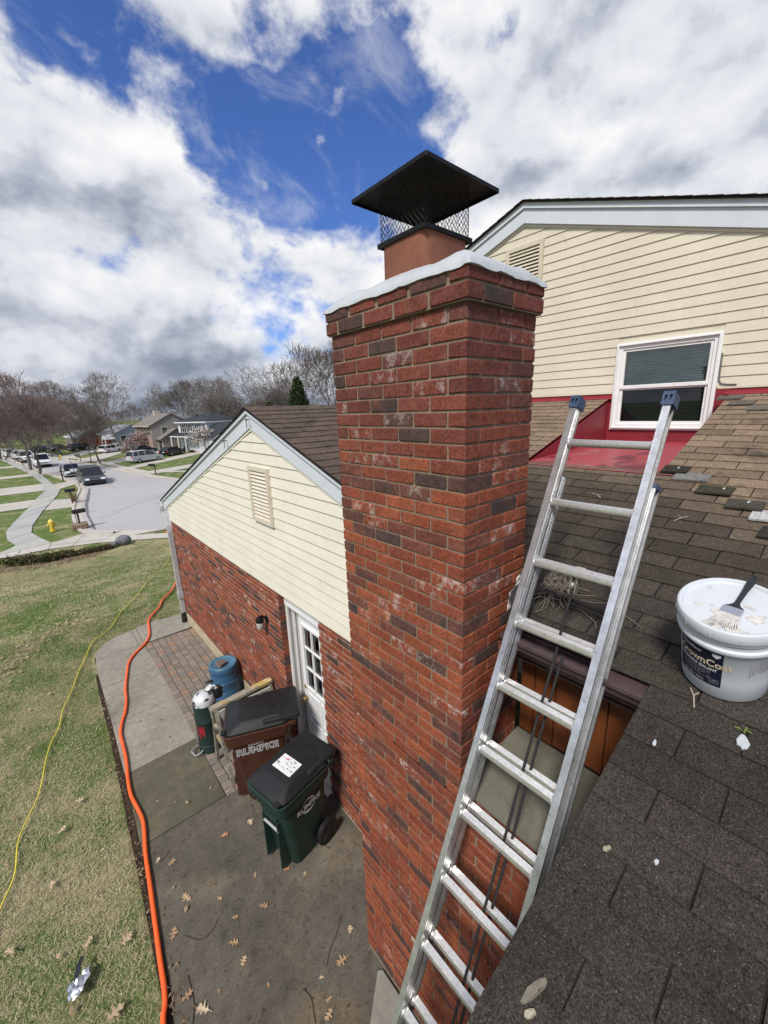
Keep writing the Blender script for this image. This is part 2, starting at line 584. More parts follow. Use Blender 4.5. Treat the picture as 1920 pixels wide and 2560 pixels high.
def obj(name, mb, mats, parent=None, smooth=None, **k):
    """one mesh object; under a thing built in world coordinates the thing's place is taken off again"""
    o = link(name, mesh(name, mb, mats, smooth), parent, **k)
    if parent is not None and parent.get('world'):
        o.matrix_parent_inverse = Matrix.Translation(-Vector(parent.location))
    return o


def thing(name, label, cat, loc=(0, 0, 0), rotz=0., group=None, world=False):
    o = bpy.data.objects.new(name, None)
    o.empty_display_size = .1
    COL.objects.link(o)
    o.location = loc
    o.rotation_euler = (0, 0, rotz)
    o['label'] = label
    o['category'] = cat
    if group:
        o['group'] = group
    if world:
        o['world'] = 1
    return o


def tag(o, label, cat, group=None):
    o['label'] = label
    o['category'] = cat
    if group:
        o['group'] = group
    return o


def structure(name, mb, mats, smooth=None):
    o = obj(name, mb, mats, smooth=smooth)
    o['kind'] = 'structure'
    return o


def piece(name, me, parent, root, loc, color=None, rot=None):
    """a shared-mesh piece under a part (or thing) that is laid out in world coordinates"""
    o = bpy.data.objects.new(name, me)
    COL.objects.link(o)
    o.parent = parent
    if parent is root:
        o.matrix_parent_inverse = Matrix.Translation(-Vector(root.location))
    o.location = loc
    if rot is not None:
        o.rotation_euler = rot
    if color is not None:
        o.color = color
    return o


def cham(dx, dy, dz, c, jit=0., rnd=random):
    """box with chamfered edges, centred; returns verts, faces"""
    hs = (dx / 2, dy / 2, dz / 2)
    vs_, idx = [], {}
    for sx in (-1, 1):
        for sy in (-1, 1):
            for sz in (-1, 1):
                sg = (sx, sy, sz)
                for a in range(3):
                    p = [sg[i] * (hs[i] - (0 if i == a else c)) + (rnd.uniform(-jit, jit) if jit else 0) for i in range(3)]
                    idx[(sg, a)] = len(vs_)
                    vs_.append(tuple(p))
    fs = []
    for a in range(3):
        b, d = [i for i in range(3) if i != a]
        for s_ in (-1, 1):
            q = []
            for sb, sd in ((-1, -1), (1, -1), (1, 1), (-1, 1)):
                g = [0, 0, 0]
                g[a], g[b], g[d] = s_, sb, sd
                q.append(idx[(tuple(g), a)])
            fs.append(q)
    for a in range(3):          # edges parallel to axis a
        b, d = [i for i in range(3) if i != a]
        for sb in (-1, 1):
            for sd in (-1, 1):
                g0, g1 = [0, 0, 0], [0, 0, 0]
                g0[a], g0[b], g0[d] = -1, sb, sd
                g1[a], g1[b], g1[d] = 1, sb, sd
                fs.append([idx[(tuple(g0), b)], idx[(tuple(g1), b)], idx[(tuple(g1), d)], idx[(tuple(g0), d)]])
    for sx in (-1, 1):
        for sy in (-1, 1):
            for sz in (-1, 1):
                fs.append([idx[((sx, sy, sz), a)] for a in range(3)])
    out = []
    V = [Vector(v) for v in vs_]
    for f in fs:
        cc = sum((V[i] for i in f), Vector()) / len(f)
        nn = (V[f[1]] - V[f[0]]).cross(V[f[2]] - V[f[0]])
        out.append(tuple(f) if nn.dot(cc) > 0 else tuple(f[::-1]))
    return vs_, out


_cc = {}


def cham_mesh(name, dims, c, jit, mat, variants=5):
    key = (name, tuple(round(d, 3) for d in dims))
    if key not in _cc:
        out = []
        for k in range(variants):
            mb = MB()
            mb.add(*cham(*dims, c, jit))
            out.append(mesh(name, mb, mat, fix=False))
        _cc[key] = out
    return random.choice(_cc[key])


def text_geo(s, size=1., bold=0.0, align='CENTER', spacing=1.0):
    """flat outline of a word as (verts, faces), in the xy plane"""
    cu = bpy.data.curves.new('lettering', 'FONT')
    cu.body = s
    cu.size = size
    cu.align_x = align
    cu.align_y = 'CENTER'
    cu.offset = bold * size
    cu.space_character = spacing
    cu.resolution_u = 2
    o = bpy.data.objects.new('lettering', cu)
    COL.objects.link(o)
    dg = bpy.context.evaluated_depsgraph_get()
    me = bpy.data.meshes.new_from_object(o.evaluated_get(dg))
    vs_ = [tuple(v.co) for v in me.vertices]
    fs = [tuple(p.vertices) for p in me.polygons]
    bpy.data.objects.remove(o)
    bpy.data.curves.remove(cu)
    bpy.data.meshes.remove(me)
    return vs_, fs


def lerp(a, b, t):
    return tuple(x + (y - x) * t for x, y in zip(a, b))


def ss(a, b, v):
    t = min(1., max(0., (v - a) / (b - a)))
    return t * t * (3 - 2 * t)


def terr(y):
    return -2.3 * ss(9.5, 25., y)


# ------------------------------------------------------------------ ground, street, walks
ys = [-400, -60, -10, 0] + [9.5 + .4 * i for i in range(41)] + [30, 45, 70, 110, 160, 260, 500, 1500]
xs = [-1500, -300, -60, -20, -8, 0, 8, 20, 60, 300, 1500]
mb = MB()
for y in ys:
    for x in xs:
        mb.v.append((x, y, terr(y) - .03))
nx = len(xs)
for j in range(len(ys) - 1):
    for i in range(nx - 1):
        mb.f.append((j * nx + i, j * nx + i + 1, (j + 1) * nx + i + 1, (j + 1) * nx + i))
mb.m = [0] * len(mb.f)
structure('lawn_ground', mb, lawn_mat)


def sheet(name, polys, mat, lift, kind='structure'):
    """flat polygons laid on the ground, each cut into thin strips along y so that they follow the slope"""
    mb = MB()
    for poly in polys:
        mb.poly([(x, y, terr(y) + lift) for x, y in poly])
    o = obj(name, mb, mat)
    if kind:
        o['kind'] = kind
    return o


def band(name, left, right, mat, lift, parent=None, thick=.0):
    mb = MB()
    for (a, b), (c, d) in zip(zip(left[:-1], left[1:]), zip(right[:-1], right[1:])):
        mb.quad((*a, terr(a[1]) + lift), (*c, terr(c[1]) + lift), (*d, terr(d[1]) + lift), (*b, terr(b[1]) + lift))
    o = obj(name, mb, mat)
    o['kind'] = 'structure'
    return o


ROAD_L = [(1.98, 29.7), (1.75, 31.1), (1.88, 35.), (2.18, 39.), (2.77, 44.), (3.44, 49.2), (3.40, 53.5), (2.56, 59.5), (1.53, 66.8), (.6, 73.2), (-1., 86.), (-3.3, 104.), (-7., 125.), (-14., 150.)]
ROAD_R = [(30., 30.), (26., 38.), (20., 43.), (15., 44.6), (11.16, 46.6), (9.6, 52.4), (8.1, 61.3), (7.1, 69.2), (5.1, 80.), (3.5, 90.7), (1.3, 104.), (-2., 125.), (-8., 152.)]
ROAD_B = [(26., 20.), (12., 22.), (7.4, 25.), (5.38, 26.6), (3.2, 28.4)]
road = ROAD_L + ROAD_R[::-1] + ROAD_B
sheet('road', [road], asphalt, .012)


def offset_line(pts, d):
    out = []
    for i, p in enumerate(pts):
        a = Vector(pts[max(i - 1, 0)])
        b = Vector(pts[min(i + 1, len(pts) - 1)])
        t = (b - a).normalized()
        out.append((p[0] - t.y * d, p[1] + t.x * d))
    return out


def kerb(name, line, side):
    mb = MB()
    a = line
    b = offset_line(line, side * .45)
    c = offset_line(line, side * .62)
    h = .11
    for i in range(len(a) - 1):
        z = -2.3
        A, B, C = (a[i], a[i + 1]), (b[i], b[i + 1]), (c[i], c[i + 1])
        mb.quad((*A[0], z + .02), (*A[1], z + .02), (*B[1], z + .03), (*B[0], z + .03))
        mb.quad((*B[0], z + .03), (*B[1], z + .03), (*B[1], z + h), (*B[0], z + h))
        mb.quad((*B[0], z + h), (*B[1], z + h), (*C[1], z + h), (*C[0], z + h))
        mb.quad((*C[0], z + h), (*C[1], z + h), (*C[1], z - .04), (*C[0], z - .04))
    o = obj(name, mb, road_concrete)
    o['kind'] = 'structure'


kerb('kerb', [(3.2, 28.4)] + ROAD_L, 1)
kerb('kerb', ROAD_R, -1)
tar = [(1.98, 29.9), (2.05, 32.), (2.1, 35.), (2.4, 39.5), (2.95, 44.), (3.55, 48.8)]
band('tar_seam', tar, [(x + .14 + .08 * (k == 3) + .1 * (k == 4), y) for k, (x, y) in enumerate(tar)], tar_mat, .018)

WALK_L = [(-2.2, 27.9), (-1.6, 29.4), (-2.01, 31.2), (-2.12, 33.8), (-1.65, 37.5), (-.98, 42.), (-.47, 46.2), (.28, 51.05), (.2, 57.5), (-.75, 69.9), (-2.4, 83.6), (-4.7, 103.), (-10., 135.)]
WALK_R = [(-.1, 28.4), (-.57, 30.3), (-.93, 32.1), (-.85, 34.4), (-.2, 39.5), (.6, 44.2), (1.05, 47.2), (1.43, 50.7), (1.1, 55.2), (.3, 68.5), (-1.0, 81.6), (-3.0, 100.5), (-8., 132.)]
# the walk in slabs, each slab a piece with a joint between
walk_root = thing('pavement', 'grey concrete pavement curving along the lawns beside the street', 'pavement', (0, 40, -2.3), world=True)
for i in range(len(WALK_L) - 1):
    nsl = max(1, int((WALK_L[i + 1][1] - WALK_L[i][1]) / 1.9))
    for k in range(nsl):
        t0, t1 = k / nsl + .012, (k + 1) / nsl - .012
        A, B = lerp(WALK_L[i], WALK_L[i + 1], t0), lerp(WALK_R[i], WALK_R[i + 1], t0)
        C, D = lerp(WALK_R[i], WALK_R[i + 1], t1), lerp(WALK_L[i], WALK_L[i + 1], t1)
        mb = MB()
        mb.prism([(*q, -2.305) for q in (A, B, C, D)], (0, 0, .03 + random.uniform(-.002, .004)))
        obj('concrete_slab', mb, M('street_slab_%d' % random.randrange(3), (.40 + random.uniform(-.05, .04),) * 2 + (.345,), rough=.9, spec=.2, mods=[(.5, .08), (6, .08)]), walk_root)
walk_root['kind'] = 'structure'
del walk_root['category']

dr = []
dr.append([(-30., 27.0), (-2.2, 27.0), (-.3, 27.15), (1.77, 26.5), (3.5, 25.45), (4.9, 24.5), (8., 21.5), (8.5, 22.6), (5.2, 25.5), (3.6, 26.7), (5.38, 26.6), (3.2, 28.4), (1.9, 29.6), (.4, 28.75), (-.1, 28.5), (-1.6, 29.3), (-2.3, 28.2), (-30, 28.3)])
dr.append([(-30, 41.2), (-1.05, 41.9), (-.5, 45.9), (-30, 44.6)])
dr.append([(.65, 44.3), (2.7, 43.6), (2.2, 39.2), (-.1, 39.6)])
dr.append([(-30, 51.5), (.25, 51.2), (.22, 57.), (-30, 55.5)])
dr.append([(1.35, 51.), (3.2, 54.), (2.9, 57.), (1.1, 55.4)])
dr.append([(-30, 64.), (-.5, 66.4), (-.7, 69.5), (-30, 67.)])
dr.append([(.4, 66.8), (1.5, 67.), (.9, 71.), (.2, 69.)])
dr.append([(-30, 80.), (-2.2, 82.), (-2.5, 85.), (-30, 83.)])
dr.append([(9.2, 54.6), (12.4, 55.4), (16.75, 58.), (40., 70.), (40, 75), (16.75, 61.2), (9.0, 57.2)])
dr.append([(8.0, 62.), (10.1, 63.6), (11.3, 64.6), (22.5, 76.3), (25., 79.), (26., 84.), (24.4, 83.2), (10., 66.3), (7.3, 66.)])
dr.append([(6.6, 73.3), (10., 74.), (21., 91.), (19.8, 93.), (8., 77.), (6.0, 76.)])
dr.append([(5.3, 79.), (9., 84.), (16., 101.), (13.5, 104), (6., 87.), (4.6, 83.)])
dr.append([(3.8, 89.), (12., 108.), (9., 112.), (2.8, 95.)])
sheet('driveway', dr, road_concrete, .008)
fwL = [(14.9, 52.), (13.2, 53.5), (9.6, 57.6), (8.7, 64.1), (7.7, 75.), (6.4, 84.8), (4.6, 92.2), (1., 112.)]
fwR = [(15.3, 53.1), (13.8, 54.6), (10.7, 58.4), (9.8, 64.6), (8.8, 75.6), (7.5, 85.3), (5.7, 92.8), (2.2, 112.)]
band('far_pavement', fwL, fwR, road_concrete, .016)
# ------------------------------------------------------------------ brick colours
pdark_now = [.12]


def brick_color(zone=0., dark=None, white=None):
    """zone 0 = clean orange red below, 1 = plum red near the top, darkened for soot and painted-in shading"""
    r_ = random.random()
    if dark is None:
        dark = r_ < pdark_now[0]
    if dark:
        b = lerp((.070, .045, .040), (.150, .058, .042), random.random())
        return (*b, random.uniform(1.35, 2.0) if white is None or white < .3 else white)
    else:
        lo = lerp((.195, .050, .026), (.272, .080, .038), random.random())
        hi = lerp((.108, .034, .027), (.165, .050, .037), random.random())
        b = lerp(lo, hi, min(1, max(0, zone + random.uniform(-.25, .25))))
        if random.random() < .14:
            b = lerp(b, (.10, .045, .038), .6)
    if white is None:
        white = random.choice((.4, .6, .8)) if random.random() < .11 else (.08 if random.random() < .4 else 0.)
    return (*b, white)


# ================================================================== chimney
CX0, CX1, CY0, CY1 = 1.344, 1.845, 1.059, 1.973
CZ, CH, BH = 4.7857, .0677, .0575
BL, BWD, J = .194, .092, .0095
ch = thing('brick_chimney', 'tall red brick chimney with white crown and black cap between the garage and the ladder', 'chimney', ((CX0 + CX1) / 2, 1.5, 0), world=True)
mb = MB()
mb.box((CX0 + .006, CY0 + .006, 2.28), (CX1 - .006, CY1 - .006, CZ - .005))
mb.box((CX0 + .006, .17, -.05), (1.86, CY1 - .006, 2.30))
mb.box((CX0 - .013, CY0 - .013, CZ - 2 * CH + .004), (CX1 + .013, CY1 + .013, CZ - .006))
stack = obj('brick_stack', mb, mortar, ch)
far = MB()


def put_brick(center, dims, col, single):
    if single:
        piece('brick', cham_mesh('brick', dims, .0035, .0016, brick_o), stack, ch, center, col)
    else:
        vs_, fs = cham(*dims, .0035, .0014)
        far.col = col
        far.add([tuple(p[i] + center[i] for i in range(3)) for p in vs_], fs)


darks = {(0, 'f', 1), (0, 'f', 4), (1, 'f', 3), (1, 'r', 1), (3, 'f', 2), (5, 'f', 4), (7, 'f', 2), (6, 'r', 1), (8, 'f', 2), (9, 'f', 1), (12, 'f', 0), (12, 'f', 1), (13, 'f', 1), (13, 'f', 2),
         (13, 'f', 3), (13, 'r', 0), (14, 'r', 1), (17, 'f', 2), (17, 'f', 3), (19, 'f', 4), (22, 'f', 1)}
whites = {(2, 'f', 1), (2, 'r', 1), (3, 'r', 2), (5, 'f', 2), (6, 'f', 1), (6, 'r', 1), (7, 'f', 4), (8, 'f', 2), (9, 'f', 3), (10, 'r', 1), (11, 'f', 2), (11, 'f', 3), (11, 'r', 1), (13, 'f', 1), (15, 'f', 3), (20, 'f', 1), (23, 'f', 2), (26, 'f', 1), (4, 'f', 2), (12, 'r', 1)}
nsing = 0
NC = 71
for k in range(NC):
    zt = CZ - CH * k
    zc_ = zt - BH / 2
    if zc_ < .02:
        break
    pr = .020 if k < 2 else random.uniform(-.0008, .0008)
    zone = 1. - ss(4, 16, k) * .95  # top courses darker: soot plus shading put into the brick colour
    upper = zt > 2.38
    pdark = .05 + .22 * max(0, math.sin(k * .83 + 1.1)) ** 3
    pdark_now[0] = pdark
    ev = k % 2 == 0

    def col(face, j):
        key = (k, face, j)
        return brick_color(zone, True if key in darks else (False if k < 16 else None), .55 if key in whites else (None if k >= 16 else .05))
    # front bricks from the corner outwards: list of (length along y, depth along x)
    row = [(BWD, BL)] + [(BL, BWD)] * 4 if ev else [(BL, BWD)] * 4 + [(BWD, BL)]
    y = CY0 - (pr if k < 2 else 0)
    stretch = (CY1 - CY0 + 2 * (pr if k < 2 else 0) - sum(r_[0] for r_ in row)) / (len(row) - 1)
    for j, (ly, lx) in enumerate(row):
        jx = random.uniform(-.0012, .0012) + (pr if k < 2 else 0)
        single = nsing < 300 and k < 50
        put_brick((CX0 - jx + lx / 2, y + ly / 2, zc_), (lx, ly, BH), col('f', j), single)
        nsing += single
        y += ly + stretch
    if upper:
        x = CX0 - (pr if k < 2 else 0) + (BL if ev else BWD) + J
        rr = [(BL, BWD), (BWD, BL)] if ev else [(BL, BWD), (BL, BWD)]
        if not ev:
            rr = [(BL, BWD), (CX1 + (pr if k < 2 else 0) - x - BL - J, BWD)]
        else:
            rr = [(BL, BWD), (CX1 + (pr if k < 2 else 0) - x - BL - J, BL)]
        for j, (lx, ly) in enumerate(rr):
            single = nsing < 300
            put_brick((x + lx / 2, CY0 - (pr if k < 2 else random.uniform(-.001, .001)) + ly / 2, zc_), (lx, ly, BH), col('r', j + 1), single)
            nsing += single
            x += lx + J
    else:                                  # the wide base runs on under the roof edge
        y = CY0 - J - (0 if ev else .10)
        if not ev:
            put_brick((CX0 + BWD / 2, CY0 - .05, zc_), (BWD, .086, BH), brick_color(0), False)
        while y > .3:
            put_brick((CX0 + BWD / 2 + random.uniform(-.001, .001), y - BL / 2, zc_), (BWD, BL, BH), brick_color(0), False)
            y -= BL + J
    # back and far side, joined with the rest
    if upper:
        yy = CY0 + .2
        while yy < CY1 - .3:
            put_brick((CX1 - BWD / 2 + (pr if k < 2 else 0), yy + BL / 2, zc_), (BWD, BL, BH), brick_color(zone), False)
            yy += BL + J
    xx = CX0 + .11 if not ev else CX0 + .11
    while xx < CX1 - .1:
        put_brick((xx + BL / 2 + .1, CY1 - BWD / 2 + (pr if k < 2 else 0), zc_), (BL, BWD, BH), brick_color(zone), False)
        xx += BL + J
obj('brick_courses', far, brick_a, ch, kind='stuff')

# crown: a lumpy brushed coat over the mortar wash
mb = MB()
nu, nv = 34, 24
X0, X1, Y0, Y1 = CX0 - .028, CX1 + .028, CY0 - .028, CY1 + .028
FX, FY, FR = 1.594, 1.516, .153


def crown_z(u, v):
    x, y = X0 + (X1 - X0) * u, Y0 + (Y1 - Y0) * v
    d = min(x - X0, X1 - x, y - Y0, Y1 - y)
    df = max(abs(x - FX), abs(y - FY)) - FR
    z = CZ - .016 + .064 * math.sqrt(max(0, min(1, d / .06))) + .045 * ss(0, .25, d)
    z += .012 * (1 - ss(0, .04, df))
    z += .005 * math.sin(31 * x + 7 * y) * math.sin(23 * y - 4 * x) + random.uniform(-.0022, .0022)
    return x + random.uniform(-.0015, .0015) * (d < .01), y + random.uniform(-.0015, .0015) * (d < .01), z + (random.uniform(-.002, .002) if d < .001 else 0)


gu = [0, .008, .02, .045, .08] + [.08 + (.84) * i / 22 for i in range(1, 22)] + [.92, .955, .98, .992, 1]
gv = gu
P = [[crown_z(u, v) for v in gv] for u in gu]
for r_ in P:
    mb.v.extend(r_)
n_ = len(gv)
for i in range(len(gu) - 1):
    for j in range(n_ - 1):
        mb.f.append((i * n_ + j, (i + 1) * n_ + j, (i + 1) * n_ + j + 1, i * n_ + j + 1))
ring = [(i, 0) for i in range(len(gu))] + [(len(gu) - 1, j) for j in range(1, n_)] + [(i, n_ - 1) for i in range(len(gu) - 2, -1, -1)] + [(0, j) for j in range(n_ - 2, 0, -1)]
b0 = len(mb.v)
for i, j in ring:
    x, y, z = P[i][j]
    mb.v.append((min(max(x, X0 + .02), X1 - .02), min(max(y, Y0 + .02), Y1 - .02), CZ - .018))
for k in range(len(ring)):
    k2 = (k + 1) % len(ring)
    a, b = ring[k], ring[k2]
    mb.f.append((a[0] * n_ + a[1], b[0] * n_ + b[1], b0 + k2, b0 + k))
mb.m = [0] * len(mb.f)
obj('crown', mb, crown_mat, ch, smooth=60)


def rrect(cx, cy, hx, hy, r_, z, n=5):
    out = []
    for (sx, sy, a0) in ((1, 1, 0), (-1, 1, 90), (-1, -1, 180), (1, -1, 270)):
        for i in range(n + 1):
            a = R(a0 + 90 * i / n)
            out.append((cx + sx * (hx - r_) + r_ * math.cos(a), cy + sy * (hy - r_) + r_ * math.sin(a), z))
    return out


FZ = 5.020
mb = MB()
h = .150
mb.loft([rrect(FX, FY, h, h, .045, 4.78), rrect(FX, FY, h, h, .045, FZ), rrect(FX, FY, h - .02, h - .02, .03, FZ), rrect(FX, FY, h - .02, h - .02, .03, 4.9)])
obj('flue_tile', mb, clay, ch, smooth=40)
# spark cap: collar, four mesh screens, hipped lid
CXc, CYc, CZc = FX + .006, FY + .004, 5.223
mb = MB()
for sx, sy in ((1, 0), (-1, 0), (0, 1), (0, -1)):
    L_ = h + .004
    if sx:
        mb.box((FX + sx * L_ - .005, FY - L_ - .005, FZ - .008), (FX + sx * L_ + .005, FY + L_ + .005, FZ + .012))
    else:
        mb.box((FX - L_ + .005, FY + sy * L_ - .005, FZ - .0075), (FX + L_ - .005, FY + sy * L_ + .005, FZ + .0115))
mb.loft([rrect(FX, FY, h + .006, h + .006, .03, FZ + .004), rrect(FX, FY, h + .006, h + .006, .03, FZ + .010), rrect(FX, FY, h - .03, h - .03, .03, FZ + .010), rrect(FX, FY, h - .03, h - .03, .03, FZ + .004)], cap=False)
obj('cap_collar', mb, black_metal, ch)
mh, z0_, z1_ = h - .004, FZ + .012, CZc + .006
ncol, nrow = 12, 7
for (ax, s_) in (('x', 1), ('x', -1), ('y', 1), ('y', -1)):
    mb = MB()
    for i in range(ncol * 2 + 1):
        path = []
        for j in range(nrow * 2 + 1):
            u = -mh + 2 * mh * (i + (.42 if (i + j) % 2 else -.42)) / (ncol * 2)
            u = max(-mh, min(mh, u))
            z = z0_ + (z1_ - z0_) * j / (nrow * 2)
            q = (FX + u, FY + s_ * mh, z) if ax == 'y' else (FX + s_ * mh, FY + u, z)
            path.append(q)
        mb.tube(path, .0014, 3, cap=False)
    obj('mesh_screen', mb, black_metal, ch)
mb = MB()
a = .243
lip = .012
mb.loft([rrect(CXc, CYc, .02, .02, .004, CZc + .010, 1), rrect(CXc, CYc, a - .002, a - .002, .004, CZc, 1), rrect(CXc, CYc, a - .002, a - .002, .004, CZc - lip, 1), rrect(CXc, CYc, a, a, .004, CZc - lip, 1), rrect(CXc, CYc, a, a, .004, CZc + .004, 1), rrect(CXc, CYc, .02, .02, .004, CZc + .024, 1)])
obj('cap_lid', mb, black_metal, ch)
# shoulder slab beside the stack
mb = MB()
mb.hexa([(1.335, .17, 2.385), (1.868, .17, 2.39), (1.868, CY0 - .002, 2.39), (1.335, CY0 - .002, 2.385), (1.335, .17, 2.395), (1.868, .17, 2.432), (1.868, CY0 - .002, 2.432), (1.335, CY0 - .002, 2.395)])
obj('shoulder_slab', mb, slab_mat, ch)
# tarred step flashing peeling off the stack where the roof meets it
mb = MB()
for q in (((1.70, 3.24), (1.80, 3.40)), ((1.76, 3.30), (1.845, 3.46))):
    (x0, z0), (x1, z1) = q
    mb.prism([(x0, CY0 - .008, z0), (x1, CY0 - .014, z0 + .05), (x1, CY0 - .022, z1), (x0 + .01, CY0 - .012, z1 - .06)], (0, .006, 0))
obj('step_flashing', mb, M('old_flashing', (.09, .09, .095), rough=.7, mods=[(20, .3)], blot=[(18, .52, .60, (.62, .60, .57), .9)]), ch)

# ================================================================== garage
GX, GC, GL = 1.864, 4.38, 8.86          # gable plane, ridge line, far corner
SL = .355
ga = thing('garage', 'attached garage with cream siding gable over red brick and a white side door', 'garage', (GX, 5.5, 0), world=True)
DY0, DY1, DZ = 3.300, 4.182, 2.262
mb = MB()
mb.box((GX + .006, DY1 + .006, .2), (GX + .10, GL, DZ))
mb.box((GX + .006, 1.25, -.03), (GX + .10, DY0 - .006, DZ))
mb.box((GX + .10, DY1 + .02, .0), (GX + .22, GL - .02, DZ))
mb.box((GX + .10, 1.25, .0), (GX + .22, DY0 - .02, DZ))
mb.box((GX + .006, GL - .10, .2), (GX + 5., GL - .006, DZ))
wall = obj('brick_wall', mb, mortar_light, ga)
cand = []
nk = 0
z = DZ - .006
while z - BH > -.03:
    zc_ = z - BH / 2
    off = 0 if nk % 2 else .1017
    y = GL - off - (0 if off else 0)
    row = []
    if off:
        row.append((GL - BWD, GL))
        y = GL - BWD - J
    while y - BL > 1.6:
        row.append((y - BL, y))
        y -= BL + J
    for a_, b_ in row:
        segs = [(a_, b_)]
        if b_ > DY0 and a_ < DY1:
            segs = []
            if b_ > DY1 + .03:
                segs.append((DY1, b_))
            if a_ < DY0 - .03:
                segs.append((a_, DY0))
        for a2, b2 in segs:
            if a2 > DY1 - .01 and zc_ - BH / 2 < .2:
                continue
            if b2 - a2 < .03:
                continue
            cand.append(((a2 + b2) / 2, b2 - a2, zc_))
    z -= CH
    nk += 1
cand.sort(key=lambda q: (GX ** 2 + q[0] ** 2 + (CAM_H - q[2]) ** 2) + (50 if q[0] < 2.35 else 0))
fw = MB()
for i, (yc, ly, zc_) in enumerate(cand):
    r_ = random.random()
    c_ = brick_color(.15, r_ < .15, .85 if r_ > .86 else (.15 if r_ > .5 else 0))
    x = GX + BWD / 2 + random.uniform(-.0015, .0015)
    if i < 300 and yc > 2.35:
        piece('brick', cham_mesh('brick', (BWD, ly, BH), .0035, .0016, brick_o), wall, ga, (x, yc, zc_), c_)
    else:
        fw.col = c_
        vs_, fs = cham(BWD, ly, BH, .0035, .0014)
        fw.add([(p[0] + x, p[1] + yc, p[2] + zc_) for p in vs_], fs)
obj('brick_courses', fw, brick_a, ga, kind='stuff')
# brick reveal of the door opening
mb = MB()
mb.col = None
z = DZ - .006
k = 0
rv = MB()
while z - BH > 0:
    rv.col = brick_color(.5, random.random() < .3, 0)
    d_ = .085 if k % 2 else .075
    vs_, fs = cham(d_, .05, BH, .003, .001)
    rv.add([(p[0] + GX + .0935 + d_ / 2 - .09, p[1] + DY1 + .0255 - .0015, p[2] + z - BH / 2) for p in vs_], fs)
    z -= CH
    k += 1
obj('reveal_courses', rv, brick_a, ga, kind='stuff')
mb = MB()
mb.box((GX - .004, DY1 + .01, -.03), (GX + .09, GL, .198))
obj('foundation', mb, foundation_mat, ga)

# gable siding
ZS = 2.263
E_ = .1136
APZ = 4.118                                # underside of the rake boards at the apex


def rake(y, c=GC, ap=APZ, sl=SL):
    return ap - sl * abs(y - c)


mb = MB()
mb.prism([(GX + .004, GL, ZS - .002), (GX + .004, GL, rake(GL)), (GX + .004, GC, APZ + .02), (GX + .004, 1.3, rake(1.3)), (GX + .004, 1.3, ZS - .002)], (.05, 0, 0))
sid = obj('gable_siding', mb, vinyl, ga)


def plank(y0, y1, y0t, y1t, z0, z1, x, mat, parent, root, lap=.015, nx=-1):
    """one lap board facing -x: bottom edge proud; y0..y1 at the bottom, y0t..y1t at the top"""
    if y1 - y0 < .02:
        return
    mb = MB()
    y1t, y0t = max(y1t, y0t + .002), y0t
    a_ = [(x - lap, y0, z0), (x - lap, y1, z0), (x - .002, y1t, z1 + .006), (x - .002, y0t, z1 + .006)]
    b_ = [(x - .001, y0, z0 + .004), (x - .001, y1, z0 + .004), (x + .002, y1t, z1 + .006), (x + .002, y0t, z1 + .006)]
    # a soft dutch-lap crease one third down
    mb.add(a_ + b_, [(0, 1, 2, 3), (0, 4, 5, 1), (1, 5, 6, 2), (2, 6, 7, 3), (3, 7, 4, 0), (4, 7, 6, 5)])
    o = link('siding_plank', mesh('siding_plank', mb, mat), parent)
    return o


k = 0
while True:
    z0 = ZS + k * E_
    if z0 > APZ - .03:
        break
    z1 = min(z0 + E_, APZ - .004)
    yl0 = min(GL + .012, GC + (APZ - z0) / SL)
    yl1 = min(GL + .012, GC + (APZ - z1) / SL)
    yr0 = max(1.3, GC - (APZ - z0) / SL)
    yr1 = max(1.3, GC - (APZ - z1) / SL)
    cuts = []
    if yl0 - yr0 > 2.5:
        seam = {0: 5.05, 1: 7.9, 2: 5.95, 3: 4.1, 4: 7.25, 5: 5.9, 6: 6.6, 7: 3.2, 8: 5.6}.get(k, random.uniform(yr0 + 1, yl0 - 1))
        cuts = [seam]
    vent = (4.03, 4.53, 3.065, 3.70)
    segs = [(yr0, yl0, yr1, yl1)]
    for s_ in cuts:
        segs = [q for sg in segs for q in (((sg[0], s_ - .001, sg[2], s_ - .001), (s_ + .001, sg[1], s_ + .001, sg[3])) if sg[0] < s_ < sg[1] else (sg,))]
    for sg in segs:
        plank(*sg, z0, z1, GX, vinyl, sid, ga)
    k += 1
mb = MB()          # starter strip
mb.box((GX - .012, 1.3, ZS - .018), (GX + .02, GL + .01, ZS - .001))
obj('starter_strip', mb, vinyl, ga)

